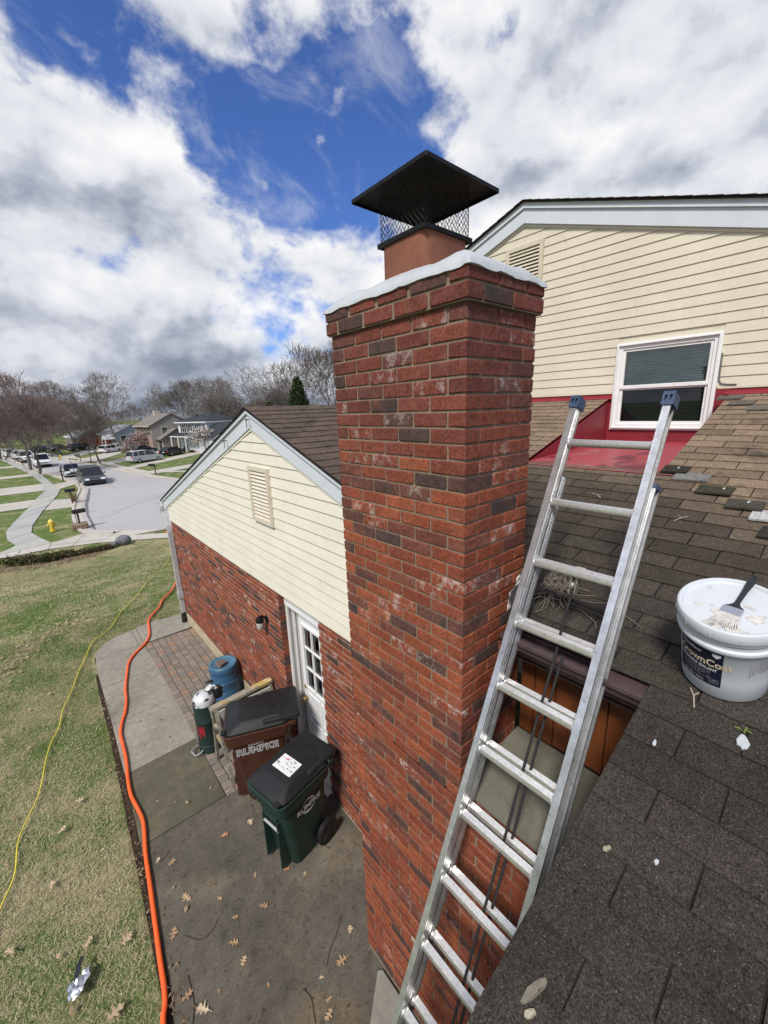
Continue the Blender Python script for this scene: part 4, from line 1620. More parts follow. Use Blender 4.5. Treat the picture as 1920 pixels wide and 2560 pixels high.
# eave of the notch: gutter, fascia, timber wall below
mb = MB()
g0, g1_ = 1.628, 1.772
gz1 = 3.137
mb2 = [(g1_, gz1 - .10), (g1_ - .09, gz1 - .10), (g1_ - .105, gz1 - .07), (g0 + .02, gz1 - .055), (g0 + .012, gz1 - .02), (g0, gz1 - .016), (g0, gz1), (g0 + .022, gz1 + .001), (g0 + .022, gz1 - .006), (g1_ - .004, gz1 + .016), (g1_, gz1 + .016)]
mb.prism([(x, .402, z) for x, z in mb2], (0, 1.052 - .402, 0))
obj('gutter', mb, gutter_mat, ho, smooth=25)
mb = MB()
mb.box((g1_ + .001, .396, 3.0), (g1_ + .02, 1.054, 3.165))
mb.box((g1_ - .05, .41, 2.985), (1.875, 1.054, 2.999))
mb.box((1.80, .375, 2.44), (1.868, .43, 2.984))
obj('eave_fascia', mb, brown_trim, ho)
ww = MB()
ww.box((1.886, .16, 2.38), (1.93, 1.055, 3.15))
tw = obj('timber_wall', ww, M('dark_backing', (.03, .012, .006), rough=.9), ho)
y = 1.053
for wd in (.085, .118, .142, .118, .142):
    mb = MB()
    y2 = max(y - wd, .43)
    mb.box((1.872, y2 + .0035, 2.436 + random.uniform(0, .012)), (1.887, y - .0035, 2.984))
    o = link('timber_board', mesh('timber_board', mb, wood_panel), tw)
    y = y2
# side wall under the near roof
mb = MB()
mb.box((-.9, .10, -.05), (1.871, .16, rz(-.9) - .03))
mb.prism([(-.9, .10, rz(-.9) - .03), (1.871, .10, rz(-.9) - .03), (1.871, .10, rz(1.8) - .03)], (0, .06, 0))
obj('side_wall', mb, brown_trim, ho)

# ================================================================== ladder
A_ = R(64.37)
LU = Vector((math.cos(A_), 0, math.sin(A_)))
LN = Vector((-math.sin(A_), 0, math.cos(A_)))
LS = Vector((0, 1, 0))
L0 = Vector((2.004, 0, 4.077))
YL, YR = .943, .5785
ld = thing('extension_ladder', 'aluminium extension ladder with blue end caps leaning on the gutter beside the chimney', 'ladder', (0.05, .76, 0), world=True)


def LP(s_, y, n):
    return L0 + LU * s_ + LN * n + LS * y


def rail(y_in, sgn, s0, s1, n0, n1, wd, name):
    """channel rail: web at the inner side, flanges reaching outwards"""
    mb = MB()
    th = .003

    def bx(ya, yb, na, nb):
        mb.hexa([LP(s0, ya, na), LP(s0, yb, na), LP(s0, yb, nb), LP(s0, ya, nb), LP(s1, ya, na), LP(s1, yb, na), LP(s1, yb, nb), LP(s1, ya, nb)])
    ya, yb = sorted((y_in, y_in + sgn * th))
    bx(ya, yb, n0, n1)
    yo = y_in + sgn * wd
    a, b = sorted((y_in + sgn * th, yo))
    bx(a, b, n0 + .0004, n0 + .004)
    bx(a, b, n1 - .004, n1 - .0004)
    a, b = sorted((yo - sgn * .004, yo))
    bx(a, b, n0 + .004, n0 + .010)
    bx(a, b, n1 - .010, n1 - .004)
    a, b = sorted((y_in - sgn * .0, y_in - sgn * .0018))
    for q in (.28, .5, .72):
        nn = n0 + (n1 - n0) * q
        bx(a, b, nn - .004, nn + .004)
    return obj(name, mb, alu, ld)


rail(YL, 1, -4.6, .190, -.030, .032, .029, 'fly_rail')
rail(YR, -1, -4.6, .190, -.030, .032, .029, 'fly_rail')
rail(YL + .006, 1, -4.62, -.158, -.098, -.036, .033, 'base_rail')
rail(YR - .006, -1, -4.62, -.158, -.098, -.036, .033, 'base_rail')
# rungs: rounded D section with a flat serrated tread
prof = []
for i in range(14):
    a = R(-200 + 220 * i / 13)
    prof.append((.0175 * math.cos(a), .0175 * math.sin(a) - .001))
tread = [(-.016, .0150)] + [(-.0155 + .031 * i / 14, .0165 - (.0016 if i % 2 else 0)) for i in range(15)] + [(.016, .0150)]
sect = [p for p in prof if p[1] < .012] + tread[::-1]


def rung(s_, n, y0, y1, name='rung'):
    mb = MB()
    c = LP(s_, 0, n)
    ex, ez = Vector((1, 0, .0)), Vector((0, 0, 1))
    rings = []
    for y in (y0, y1):
        rings.append([c + LS * y + ex * p[0] + ez * p[1] for p in sect])
    mb.loft(rings)
    for y, s2 in ((y0, 1), (y1, -1)):       # swaged collars
        mb.lathe([(.021, 0), (.024, .003), (.023, .008), (.018, .010)], 14, c + LS * y, LS * s2)
    return obj(name, mb, alu_rung, ld, smooth=35)


for i in range(0, 15):
    rung(-.3048 * i, .002, YR + .0005, YL - .0005, 'fly_rung')
for i in range(1, 15):
    if i >= 2:
        rung(-.3048 * i + .012, -.067, YR - .004, YL + .004, 'base_rung')
    # rung ends swaged through the base rail
    mb = MB()
    c = LP(-.3048 * i + .012, YR - .0095, -.067)
    mb.lathe([(.019, 0), (.023, .003), (.021, .009), (.013, .011)], 16, c, -LS)
    obj('rung_end', mb, alu_rung, ld, smooth=40)
    mb = MB()
    mb.lathe([(.017, 0), (.020, .003), (.013, .008)], 16, LP(-.3048 * i, YR - .0035, .0), -LS)
    obj('rung_end', mb, alu_rung, ld, smooth=40)
for y, sg in ((YL, 1), (YR, -1)):           # blue end caps with two slots
    mb = MB()
    ya, yb = sorted((y - sg * .008, y + sg * .037))
    s0, s1 = .183, .232

    def bx(sa_, sb_, yy0, yy1, na, nb):
        mb.hexa([LP(sa_, yy0, na), LP(sa_, yy1, na), LP(sa_, yy1, nb), LP(sa_, yy0, nb), LP(sb_, yy0, na), LP(sb_, yy1, na), LP(sb_, yy1, nb), LP(sb_, yy0, nb)])
    bx(s1 - .006, s1, ya, yb, -.037, .038)                 # top
    wdt = (yb - ya)
    bars = [(0, .2), (.40, .60), (.80, 1)]
    for b0_, b1_ in bars:
        bx(s0, s1 - .006, ya + wdt * b0_, ya + wdt * b1_, .032, .038)
    bx(s0 - .012, s0 + .006, ya, yb, .0322, .0385)
    bx(s1 - .016, s1 - .0062, ya, yb, .0325, .0382)
    bx(s0 + .008, s1 - .017, ya + wdt * .2, ya + wdt * .8, .020, .024)
    bx(s0 - .006, s1 - .006, ya, ya + .006, -.037, .0318)
    bx(s0 - .006, s1 - .006, yb - .006, yb, -.037, .0318)
    bx(s0, s1 - .006, ya + .006, yb - .006, -.037, -.031)
    bx(s0 + .015, s0 + .022, ya + .006, yb - .006, -.031, .020)
    obj('end_cap', mb, blue_plastic, ld)
    mb = MB()
    ya, yb = sorted((y + sg * .0065, y + sg * .041))
    bx(-.172, -.152, ya, yb, -.1, -.0345)
    obj('base_end_cap', mb, blue_plastic, ld)
# rope and pulley
rp = [(1.738, .748, 3.443), (1.705, .752, 3.374), (1.649, .750, 3.256), (1.613, .745, 3.18), (1.518, .747, 2.983), (1.393, .745, 2.723), (1.252, .741, 2.429), (1.141, .742, 2.198), (.996, .741, 1.896), (.91, .738, 1.717), (.60, .735, 1.07), (.3, .735, .45)]
for dy, k0, dn in ((0, 0, 0.), (-.020, 3, -.028)):
    mb = MB()
    pts = []
    for i, p in enumerate(rp[k0:]):
        pts.append(Vector(p) + LS * dy + LN * dn)
    fine = []
    for a, b in zip(pts[:-1], pts[1:]):
        nn = max(2, int((b - a).length / .012))
        for q in range(nn):
            fine.append(a.lerp(b, q / nn))
    rad = [.0058 + .0012 * (i % 2) for i in range(len(fine))]
    mb.tube(fine, rad, 6)
    obj('rope', mb, rope_mat, ld, smooth=60)
mb = MB()
c = Vector((1.752, .748, 3.475))
for s_ in (-1, 1):
    mb.obox(c + LS * s_ * .012, LU * .045, LS * .0015, LN * .016)
mb.obox(c + LU * .045, LU * .003, LS * .014, LN * .018)
mb.lathe([(.018, -.008), (.014, 0), (.018, .008)], 14, c - LU * .012, LS)
obj('pulley', mb, M('pulley_metal', (.30, .28, .24), rough=.5, metal=.6), ld)
mb = MB()
c = LP(-.3048 * 2 + .012, .76, -.067)
mb.box((c.x - .02, .735, c.z - .022), (c.x + .021, .775, c.z + .0195))
obj('rope_clip', mb, alu_rung, ld)
# ================================================================== sealant bucket and brush on the roof
bn = Vector((-HS, 0, 1)).normalized()
ba = Vector((0, 1, 0))
bb = Vector((1, 0, HS)).normalized()
bc = Vector((1.87, .209, HZ0 + HS * 1.87 + .010))
BHT = .345
bk = thing('sealant_bucket', 'white plastic bucket of sealant with a navy label standing on the roof shingles', 'bucket', bc, world=True)


def bprof(h):
    return .128 + (.141 - .128) * min(1, h / .26)


wplastic = M('bucket_plastic', (.54, .57, .60), rough=.38, spec=.45, mods=[(9, .03)], blot=[(24, .68, .74, (.42, .43, .44), .4)])
mb = MB()
mb.lathe([(.112, 0), (.122, .003), (.128, .012), (bprof(.10), .10), (bprof(.25), .25), (.142, .252), (.153, .254), (.155, .262), (.153, .268), (.146, .272), (.145, .296), (.153, .299), (.154, .306), (.146, .310), (.146, .33)], 64, bc, bn)
obj('bucket_body', mb, wplastic, bk, smooth=35)
mb = MB()
mb.lathe([(.149, .312), (.1585, .314), (.160, .322), (.1585, .345), (.155, .352), (.149, .3545), (.143, .3525), (.1405, .346), (.136, .3425), (.10, .3425), (.05, .3435), (.01, .3435)], 64, bc, bn)
for k in range(12):
    a = 2 * math.pi * (k + .3) / 12
    d = ba * math.cos(a) + bb * math.sin(a)
    t_ = bn.cross(d)
    mb.obox(bc + d * .1594 + bn * .327, d * .0016, t_ * .0016, bn * .010)
obj('bucket_lid', mb, M('lid_plastic', (.52, .55, .585), rough=.4, spec=.45, mods=[(12, .04)], blot=[(30, .62, .70, (.45, .46, .47), .35), (13, .66, .70, (.38, .36, .33), .5)]), bk, smooth=35)


def on_wall(ang, h, off):
    """point on the bucket's side; ang in degrees"""
    r_ = bprof(h) + off
    a = R(ang)
    return bc + bn * h + r_ * (ba * math.cos(a) + bb * math.sin(a))


A0, A1, H0, H1 = -30., -97., .070, .238
mb = MB()
n = 26
for i in range(n):
    for j in range(2):
        h0, h1 = H0 + (H1 - H0) * j / 2, H0 + (H1 - H0) * (j + 1) / 2
        a0, a1 = A0 + (A1 - A0) * i / n, A0 + (A1 - A0) * (i + 1) / n
        mb.quad(on_wall(a0, h0, .0012), on_wall(a1, h0, .0012), on_wall(a1, h1, .0012), on_wall(a0, h1, .0012))
obj('label', mb, M('label_navy', (.010, .012, .030), rough=.4, spec=.4), bk)


def label_text(s, size, h, a_left, mat, bold=.02, off=.0022, spacing=1., squash=1.):
    vs_, fs = text_geo(s, size, bold, 'LEFT', spacing)
    mb = MB()
    rr = bprof(h)
    mb.add([on_wall(a_left - math.degrees(x * squash / rr), h + y, off) for x, y, z in vs_], fs)
    return mb


ink_gold = M('label_gold', (.62, .53, .40), rough=.4, mods=[(60, .2)])
ink_white = M('label_white', (.72, .73, .75), rough=.5)
for s, sz, h, al, mt, bo, sq in (('ChimneySaver', .020, .219, -36., ink_white, .01, .72), ('CrownCoat', .046, .180, -32.5, ink_gold, .025, .80), ('BRUSHABLE SEALANT', .0175, .150, -35., ink_white, .02, .78), ('3.5 GAL / 13.2 L', .0135, .083, -44, ink_white, .01, .8)):
    obj('label_lettering', label_text(s, sz, h, al, mt, bo, squash=sq), mt, bk)
mb = MB()
for i in range(5):
    h = .135 - .0085 * i
    for q in range(7):
        a0 = -41 - 6.2 * q
        if random.random() < .9:
            mb.quad(on_wall(a0, h, .0022), on_wall(a0 - 5.2, h, .0022), on_wall(a0 - 5.2, h + .0022, .0022), on_wall(a0, h + .0022, .0022))
for (a0, a1, h0, h1) in ((-83, -94, .082, .083), (-83, -94, .104, .105), (-83, -83.6, .083, .104), (-93.5, -94, .083, .104), (-85, -92, .096, .099), (-85, -92, .088, .090)):
    mb.quad(on_wall(a0, h0, .0022), on_wall(a1, h0, .0022), on_wall(a1, h1, .0022), on_wall(a0, h1, .0022))
obj('label_small_print', mb, M('label_grey', (.30, .31, .34), rough=.5), bk)
mb = MB()
for (aa, hh) in ((-84, .231), (-94, .231), (-94, .222), (-89, .212), (-84, .222)):
    pass
mb.poly([on_wall(a_, h_, .0022) for a_, h_ in ((-84, .232), (-94, .232), (-94, .222), (-89, .212), (-84, .222))])
obj('label_shield', mb, ink_white, bk)
mb = MB()
for (a0, a1, h0, h1) in [(-140 - 2.2 * i, -140 - 2.2 * i - random.choice((.7, 1.2)), .16, .225) for i in range(9)] + [(-128 - 4 * i, -128 - 4 * i - 2.5, .14 + .012 * (i % 3), .205) for i in range(3)]:
    mb.quad(on_wall(a0, h0, .001), on_wall(a1, h0, .001), on_wall(a1, h1, .001), on_wall(a0, h1, .001))
obj('stamped_code', mb, M('stamp_ink', (.33, .33, .36), rough=.6), bk)
mb = MB()
pts = []
for i in range(13):
    a = R(-160 + 75 * i / 12)
    rr = .163
    hgt = .285 - .31 * math.sin(math.pi * i / 12 * .5) * .35
    pts.append(bc + bn * hgt + rr * (ba * math.cos(a) + bb * math.sin(a)))


def lidp(a, b, h=.3435):
    return bc + bn * h + ba * a + bb * b


# chips and smears of coating on the lid
smear_m = M('coating_smear', (.50, .49, .46), rough=.6, mods=[(40, .2)])
for (a, b, r_, n) in ((.088, -.029, .014, 9), (-.069, -.037, .026, 14), (-.04, .02, .012, 8), (-.055, .012, .010, 7), (.035, -.045, .016, 9), (.045, -.118, .028, 12), (-.04, -.125, .030, 12), (.02, -.128, .022, 10), (-.085, -.015, .012, 7), (0.05, -.02, .008, 6)):
    mb = MB()
    cc = [(a + r_ * random.uniform(.7, 1.15) * math.cos(2 * math.pi * i / n), b + .8 * r_ * random.uniform(.7, 1.15) * math.sin(2 * math.pi * i / n)) for i in range(n)]
    mb.prism([lidp(x, y, .3425) for x, y in cc], bn * .0030)
    obj('coating_smear', mb, smear_m, bk)
# brush
br = thing('paint_brush', 'flat paint brush with black handle and sealant clogged bristles lying across the bucket lid', 'brush', lidp(0, 0, .35), world=True)
d = (Vector((-.030, .182)) - Vector((-.008, -.022)))
L_ = d.length
d.normalize()
nrm = Vector((-d.y, d.x))


def brp(s_, t_, h):      # s along the handle from the ferrule, t across
    q = Vector((-.008, -.022)) + d * s_ + nrm * t_
    return lidp(q.x, q.y, .3445 + h)


mb = MB()
prof_ = [(0, .027, .008), (.012, .026, .008), (.022, .014, .009), (.034, .008, .010), (.10, .0085, .010), (.16, .012, .009), (.192, .0135, .008), (L_, .011, .006)]
rings = []
for s_, wd, th in prof_:
    h0 = .004 + .012 * (s_ / L_)
    rings.append([brp(s_, wd * math.cos(a), h0 + th / 2 + th / 2 * math.sin(a)) for a in [2 * math.pi * k / 10 for k in range(10)]])
mb.loft(rings)
obj('handle', mb, M('brush_handle', (.020, .021, .024), rough=.45), br, smooth=50)
mb = MB()
mb.lathe([(.0035, 0), (.0035, .0012)], 10, brp(.192, 0, .0245), bn)
obj('hang_hole', mb, M('hole_dark', (.004, .004, .004), rough=.9), br)
mb = MB()
mb.loft([[brp(s_, t_, h) for t_, h in ((-.0285, .002), (.0285, .002), (.0285, .014), (-.0285, .014))] for s_ in (.004, -.034)])
obj('ferrule', mb, M('ferrule_steel', (.62, .63, .66), rough=.3, metal=.8, blot=[(30, .5, .6, (.65, .64, .62), .8)]), br)
mb = MB()
for k in range(15):
    t_ = -.030 + .060 * k / 14
    e_ = -.034 - .062 + random.uniform(-.008, .008)
    sp_ = 1.35
    mb.loft([[brp(-.033, t_ * .92 + q * .0022, .003 + w_ * .009) for q, w_ in ((-1, 0), (1, 0), (1, 1), (-1, 1))],
             [brp((e_ - .033) / 2, t_ * 1.1 + q * .0023, .002 + w_ * .008) for q, w_ in ((-1, 0), (1, 0), (1, 1), (-1, 1))],
             [brp(e_, t_ * sp_ + q * .0016, .001 + w_ * .003) for q, w_ in ((-1, 0), (1, 0), (1, 1), (-1, 1))]])
obj('bristles', mb, M('clogged_bristles', (.46, .44, .41), rough=.8, mods=[(80, .25)]), br)

# small things lying on the roof
for (x, y, sx, sy, nm, lab, mt) in ((1.624, .099, .026, .016, 'sealant_splat', 'white splat of sealant on the shingle joint below the bucket', crown_mat), (1.466, .306, .012, .006, 'sealant_splat', 'tiny white fleck of sealant on the shingles near the cut roof edge', crown_mat), (1.126, .188, .008, .006, 'sealant_splat', 'tiny round white drip on the lowest shingles', crown_mat)):
    mb = MB()
    n = 11
    cc = [(x + sx * random.uniform(.55, 1.25) * math.cos(2 * math.pi * i / n), y + sy * random.uniform(.5, 1.3) * math.sin(2 * math.pi * i / n)) for i in range(n)]
    mb.prism([(p, q, rz(p) + .007) for p, q in cc], (0, 0, .007))
    o = obj(nm, mb, mt)
    tag(o, lab, 'splat', 'drips of sealant on the roof')
leafm = [None]
for (x, y, ln, wd, lab, c_) in ((.691, .31, .042, .013, 'oval grey brown leaf lying on the nearest shingles', (.15, .135, .105)), (.654, .298, .014, .010, 'small pale seed on the nearest shingles', (.30, .27, .2)), (1.075, .30, .012, .009, 'tiny pale leaf scrap beside the cut roof edge', (.26, .24, .17))):
    mb = MB()
    n = 12
    cc = []
    for i in range(n):
        a = 2 * math.pi * i / n
        u, v = ln * math.cos(a), wd * math.sin(a) * (1 + .25 * math.cos(a))
        cc.append((x + u * .9 - v * .3, y - u * .25 + v))
    mb.prism([(p, q, rz(p) + .009 + .004 * (i % 3 == 0)) for i, (p, q) in enumerate(cc)], (0, 0, .002))
    o = obj('dry_leaf', mb, leaf_mat)
    o.color = (*c_, 1)
    tag(o, lab, 'leaf', 'leaf scraps on the roof')
# twig nest
mb = MB()
for k in range(70):
    c = Vector((random.gauss(2.02, .09), random.gauss(.98, .06), 0))
    a = random.uniform(0, math.pi)
    ln = random.uniform(.05, .20) * (1.3 if k % 5 == 0 else .8)
    pts = []
    for i in range(5):
        t_ = i / 4 - .5
        x = c.x + t_ * ln * math.cos(a) + random.uniform(-.008, .008)
        y = min(1.04, c.y + t_ * ln * math.sin(a) + random.uniform(-.008, .008))
        pts.append((x, y, rz(x) + .014 + .03 * random.random() + .02 * (1 - abs(t_) * 2)))
    mb.tube(pts, .0016 + .0012 * random.random(), 4)
for pts in (((2.09, 1.06, .05), (2.02, .96, .04), (1.96, .88, .03), (1.93, .86, .03)), ((1.99, .87, .03), (2.02, .76, .02), (2.06, .66, .03)), ((1.97, .86, .02), (1.96, .74, .02), (1.94, .62, .02)), ((1.95, .80, .02), (1.90, .70, .02), (1.86, .68, .02)), ((2.03, .70, .03), (2.0, .60, .02), (1.96, .52, .02))):
    mb.tube([(x, y, rz(x) + h) for x, y, h in pts], .0022, 4)
o = obj('twig_heap', mb, M('dead_twig', (.16, .135, .11), rough=.9, mods=[(60, .3)]))
tag(o, 'heap of thin dead twigs on the shingles against the chimney', 'twigs')
for k, (x, y, a, lab) in enumerate(((3.099, 1.219, .9, 'forked pale twig lying on the roof below the red window well'), (2.954, .658, -.5, 'thin bent twig on the roof right of the ladder'), (1.72, .262, .3, 'short curved twig at the foot of the white bucket'))):
    mb = MB()
    dx, dy = math.cos(a) * .05, math.sin(a) * .05
    mb.tube([(x - dx, y - dy, rz(x - dx) + .012), (x, y, rz(x) + .016), (x + dx * .6, y + dy * 1.2, rz(x + dx * .6) + .014)], .003, 5)
    mb.tube([(x, y, rz(x) + .016), (x + dx * .5, y - dy * .7, rz(x + dx * .5) + .014)], .0022, 5)
    tag(obj('twig', mb, M('pale_twig', (.32, .28, .23), rough=.9)), lab, 'twig', 'twigs on the roof')
mb = MB()
for k in range(14):
    a = random.uniform(0, 6.28)
    mb.tube([(1.664, .107, rz(1.664) + .006), (1.664 + .012 * math.cos(a), .107 + .012 * math.sin(a), rz(1.664) + .02), (1.664 + .024 * math.cos(a), .107 + .024 * math.sin(a), rz(1.664) + .018)], [.0016, .0014, .0005], 4)
tag(obj('weed', mb, M('weed_green', (.12, .16, .04), rough=.8)), 'tiny green weed growing in a shingle joint below the bucket', 'weed')

# ================================================================== patio
# slabs: rectangles with recessed joints, each its own piece
PX0, PX1 = .125, .968
pt = thing('patio', 'grey concrete patio and walk along the garage wall', 'patio', (.6, 5, 0), world=True)
pt['kind'] = 'structure'
del pt['category']
mb = MB()
mb.poly([(-.02, .2, -.012), (1.9, .2, -.012), (1.9, 9.28, -.012), (1.25, 9.36, -.012), (.6, 9.18, -.012), (.3, 8.95, -.012), (.17, 8.6, -.012), (.14, 6, -.012)])
obj('joint_bed', mb, joint_mat, pt)
g = .009


def slab(pts, mat, z=0.):
    mb = MB()
    cx = sum(p[0] for p in pts) / len(pts)
    cy = sum(p[1] for p in pts) / len(pts)
    top = [(p[0] + (cx - p[0]) * .0 + (g * .5 if p[0] < cx else -g * .5), p[1] + (g * .5 if p[1] < cy else -g * .5)) for p in pts]
    mb.prism([(x, y, -.08) for x, y in top], (0, 0, .08 + z))
    obj('concrete_slab', mb, mat, pt)


slab([(.152, 7.467), (.985, 7.449), (.965, 8.498), (.178, 8.486), (.157, 8.2), (.153, 7.936)], walk_mat, .003)
slab([(.147, 6.381), (.99, 6.39), (.985, 7.449), (.152, 7.467)], walk_mat, .001)
slab([(.129, 5.27), (.978, 5.285), (.99, 6.39), (.147, 6.381)], walk_mat, .002)
slab([(.096, 4.155), (.966, 4.150), (.978, 5.285), (.129, 5.27)], patio_dark)
slab([(.178, 8.486), (.885, 8.497), (.875, 9.28), (.601, 9.20), (.45, 9.11), (.354, 9.02), (.26, 8.9), (.21, 8.75), (.185, 8.6)], walk_mat, .002)
slab([(.885, 8.499), (.962, 8.499), (.962, 9.30), (.875, 9.28)], walk_mat, .0)
slab([(.962, 8.499), (1.9, 8.53), (1.9, 9.30), (1.25, 9.375), (1.09, 9.36), (.962, 9.32)], walk_mat, .002)
slab([(-.06, .2), (1.3, .2), (1.9, .2), (1.9, 4.146), (.966, 4.146), (.096, 4.151), (.083, 3.5), (.04, 2.82), (0., 2.45), (-.05, 1.6)], patio_mat)
slab([(.93, 1.50), (1.33, 1.30), (1.33, 1.78), (1.30, 1.80)], M('footing_concrete', (.22, .21, .18), rough=.9, mods=[(9, .15), (90, .1)]), .03)
# pavers
npv = 0
row = 0
PVW, PVL = .1125, .1115
y = 8.47
far = MB()
prow = []
while y > 4.18:
    x = .972 + (0)
    i = 0
    while x < 1.85:
        prow.append((x, y - PVL, min(x + PVW, 1.862)))
        x += PVW
        i += 1
    y -= PVL
    row += 1
prow.sort(key=lambda q: q[1])
for i, (x0, y0, x1) in enumerate(prow):
    r_ = random.random()
    c_ = lerp((.175, .148, .122), (.245, .200, .165), random.random())
    if r_ < .12:
        c_ = (.26, .17, .12)
    elif r_ < .3:
        c_ = lerp(c_, (.155, .148, .13), .7)
    wdt, dep = (x1 - x0) - .007, PVL - .007
    if wdt < .03:
        continue
    ctr = ((x0 + x1) / 2, y0 + PVL / 2, -.028 + random.uniform(-.002, .002))
    if i < 300:
        piece('paver', cham_mesh('paver', (round(wdt, 3), dep, .06), .005, .0012, paver_o), pt, pt, ctr, (*c_, 1), rot=(0, 0, random.uniform(-.02, .02)))
    else:
        vs_, fs = cham(wdt, dep, .06, .005, .001)
        far.col = (*c_, 1)
        far.add([tuple(p[k] + ctr[k] for k in range(3)) for p in vs_], fs)
if far.v:
    obj('paver_rows', far, M('paver_far', src='attr', rough=.95, spec=.15, mods=[(120, .18), (14, .12)]), pt, kind='stuff')
# soil strip between lawn and patio
mb = MB()
sp_l = [(-.16, .2), (-.13, 1.6), (-.06, 2.45), (-.02, 2.82), (.01, 3.5), (.03, 4.15), (.06, 5.2), (.09, 6.3), (.10, 7.4), (.12, 8.0)]
sp_r = [(.05, .2), (.0, 1.6), (.06, 2.45), (.09, 2.82), (.12, 3.5), (.14, 4.15), (.17, 5.2), (.18, 6.3), (.19, 7.4), (.19, 8.0)]
for i in range(len(sp_l) - 1):
    mb.quad((*sp_l[i], -.022), (*sp_r[i], -.022), (*sp_r[i + 1], -.022), (*sp_l[i + 1], -.022))
o = structure('soil_strip', mb, soil)


# ================================================================== hose and cord
def smooth_path(pts, n=5):
    out = []
    P = [Vector(p) for p in pts]
    for i in range(len(P) - 1):
        p0, p1, p2, p3 = P[max(i - 1, 0)], P[i], P[i + 1], P[min(i + 2, len(P) - 1)]
        for k in range(n):
            t = k / n
            out.append(.5 * ((2 * p1) + (-p0 + p2) * t + (2 * p0 - 5 * p1 + 4 * p2 - p3) * t * t + (-p0 + 3 * p1 - 3 * p2 + p3) * t ** 3))
    out.append(P[-1])
    return out


hose = [(2.806, 13.76), (2.695, 13.347), (2.68, 12.9), (2.597, 12.5), (2.328, 11.581), (2.032, 10.869), (1.74, 10.42), (1.554, 9.963), (1.356, 9.668), (1.23, 9.419), (1.151, 8.948), (1.077, 8.64), (.948, 8.409), (.742, 8.166), (.616, 7.929), (.532, 7.585), (.443, 7.157), (.399, 6.812), (.336, 6.516), (.267, 6.317), (.211, 6.063), (.2, 5.789), (.187, 5.487), (.15, 5.141), (.137, 4.874), (.161, 4.633), (.173, 4.40), (.12, 4.015), (.087, 3.645), (.055, 3.306), (.027, 3.012), (.013, 2.835), (-.008, 2.712), (-.043, 2.61), (-.08, 2.3), (-.05, 1.9), (.02, 1.5)]
mb = MB()
mb.tube(smooth_path([(x, y, terr(y) + .026) for x, y in hose], 6), .0205, 10)
tag(obj('garden_hose', mb, M('orange_rubber', (.80, .115, .022), rough=.45, spec=.4, mods=[(8, .06)]), smooth=60), 'thick orange hose snaking along the patio edge', 'hose')
mb = MB()
mb.lathe([(.024, -.012), (.026, 0), (.024, .012)], 12, (-.008, 2.715, .026), (-.03, -.1, 0))
cord = [(4.411, 23.496), (4.154, 22.551), (4.125, 21.411), (3.908, 19.569), (3.007, 15.78), (2.458, 13.966), (1.775, 12.489), (1.403, 11.45), (1.011, 10.697), (.784, 10.237), (.584, 9.704), (.439, 9.523), (.215, 9.263), (.053, 8.723), (-.086, 8.289), (-.224, 7.714), (-.361, 7.268), (-.431, 6.856), (-.535, 6.526), (-.60, 6.217), (-.682, 5.64), (-.85, 5.119), (-.883, 4.684), (-.977, 4.374), (-1.05, 4.0), (-1.2, 3.4)]
mb = MB()
mb.tube(smooth_path([(x, y, terr(y) + .022 + .006 * math.sin(9 * y)) for x, y in cord], 6), .0062, 6)
tag(obj('yellow_cable', mb, M('yellow_cord', (.72, .60, .05), rough=.5), smooth=60), 'thin yellow extension cord running across the lawn', 'cord')
mb = MB()
hz = lambda y: terr(y) + .03
mb.tube(smooth_path([(4.75, 25.3, hz(25.3)), (4.95, 25.6, hz(25) + .1), (5.2, 25.35, hz(25) + .02), (5.6, 25.1, hz(25)), (6.2, 25., hz(25))], 5), .02, 6)
tag(obj('hose_end', mb, MATS['orange_rubber'], smooth=60), 'orange hose loop lying in the far grass past the downspout', 'hose')


# ================================================================== bins
def superrect(hx, hy, r_, z, cx=0, cy=0, n=6):
    return rrect(cx, cy, hx, hy, r_, z, n)


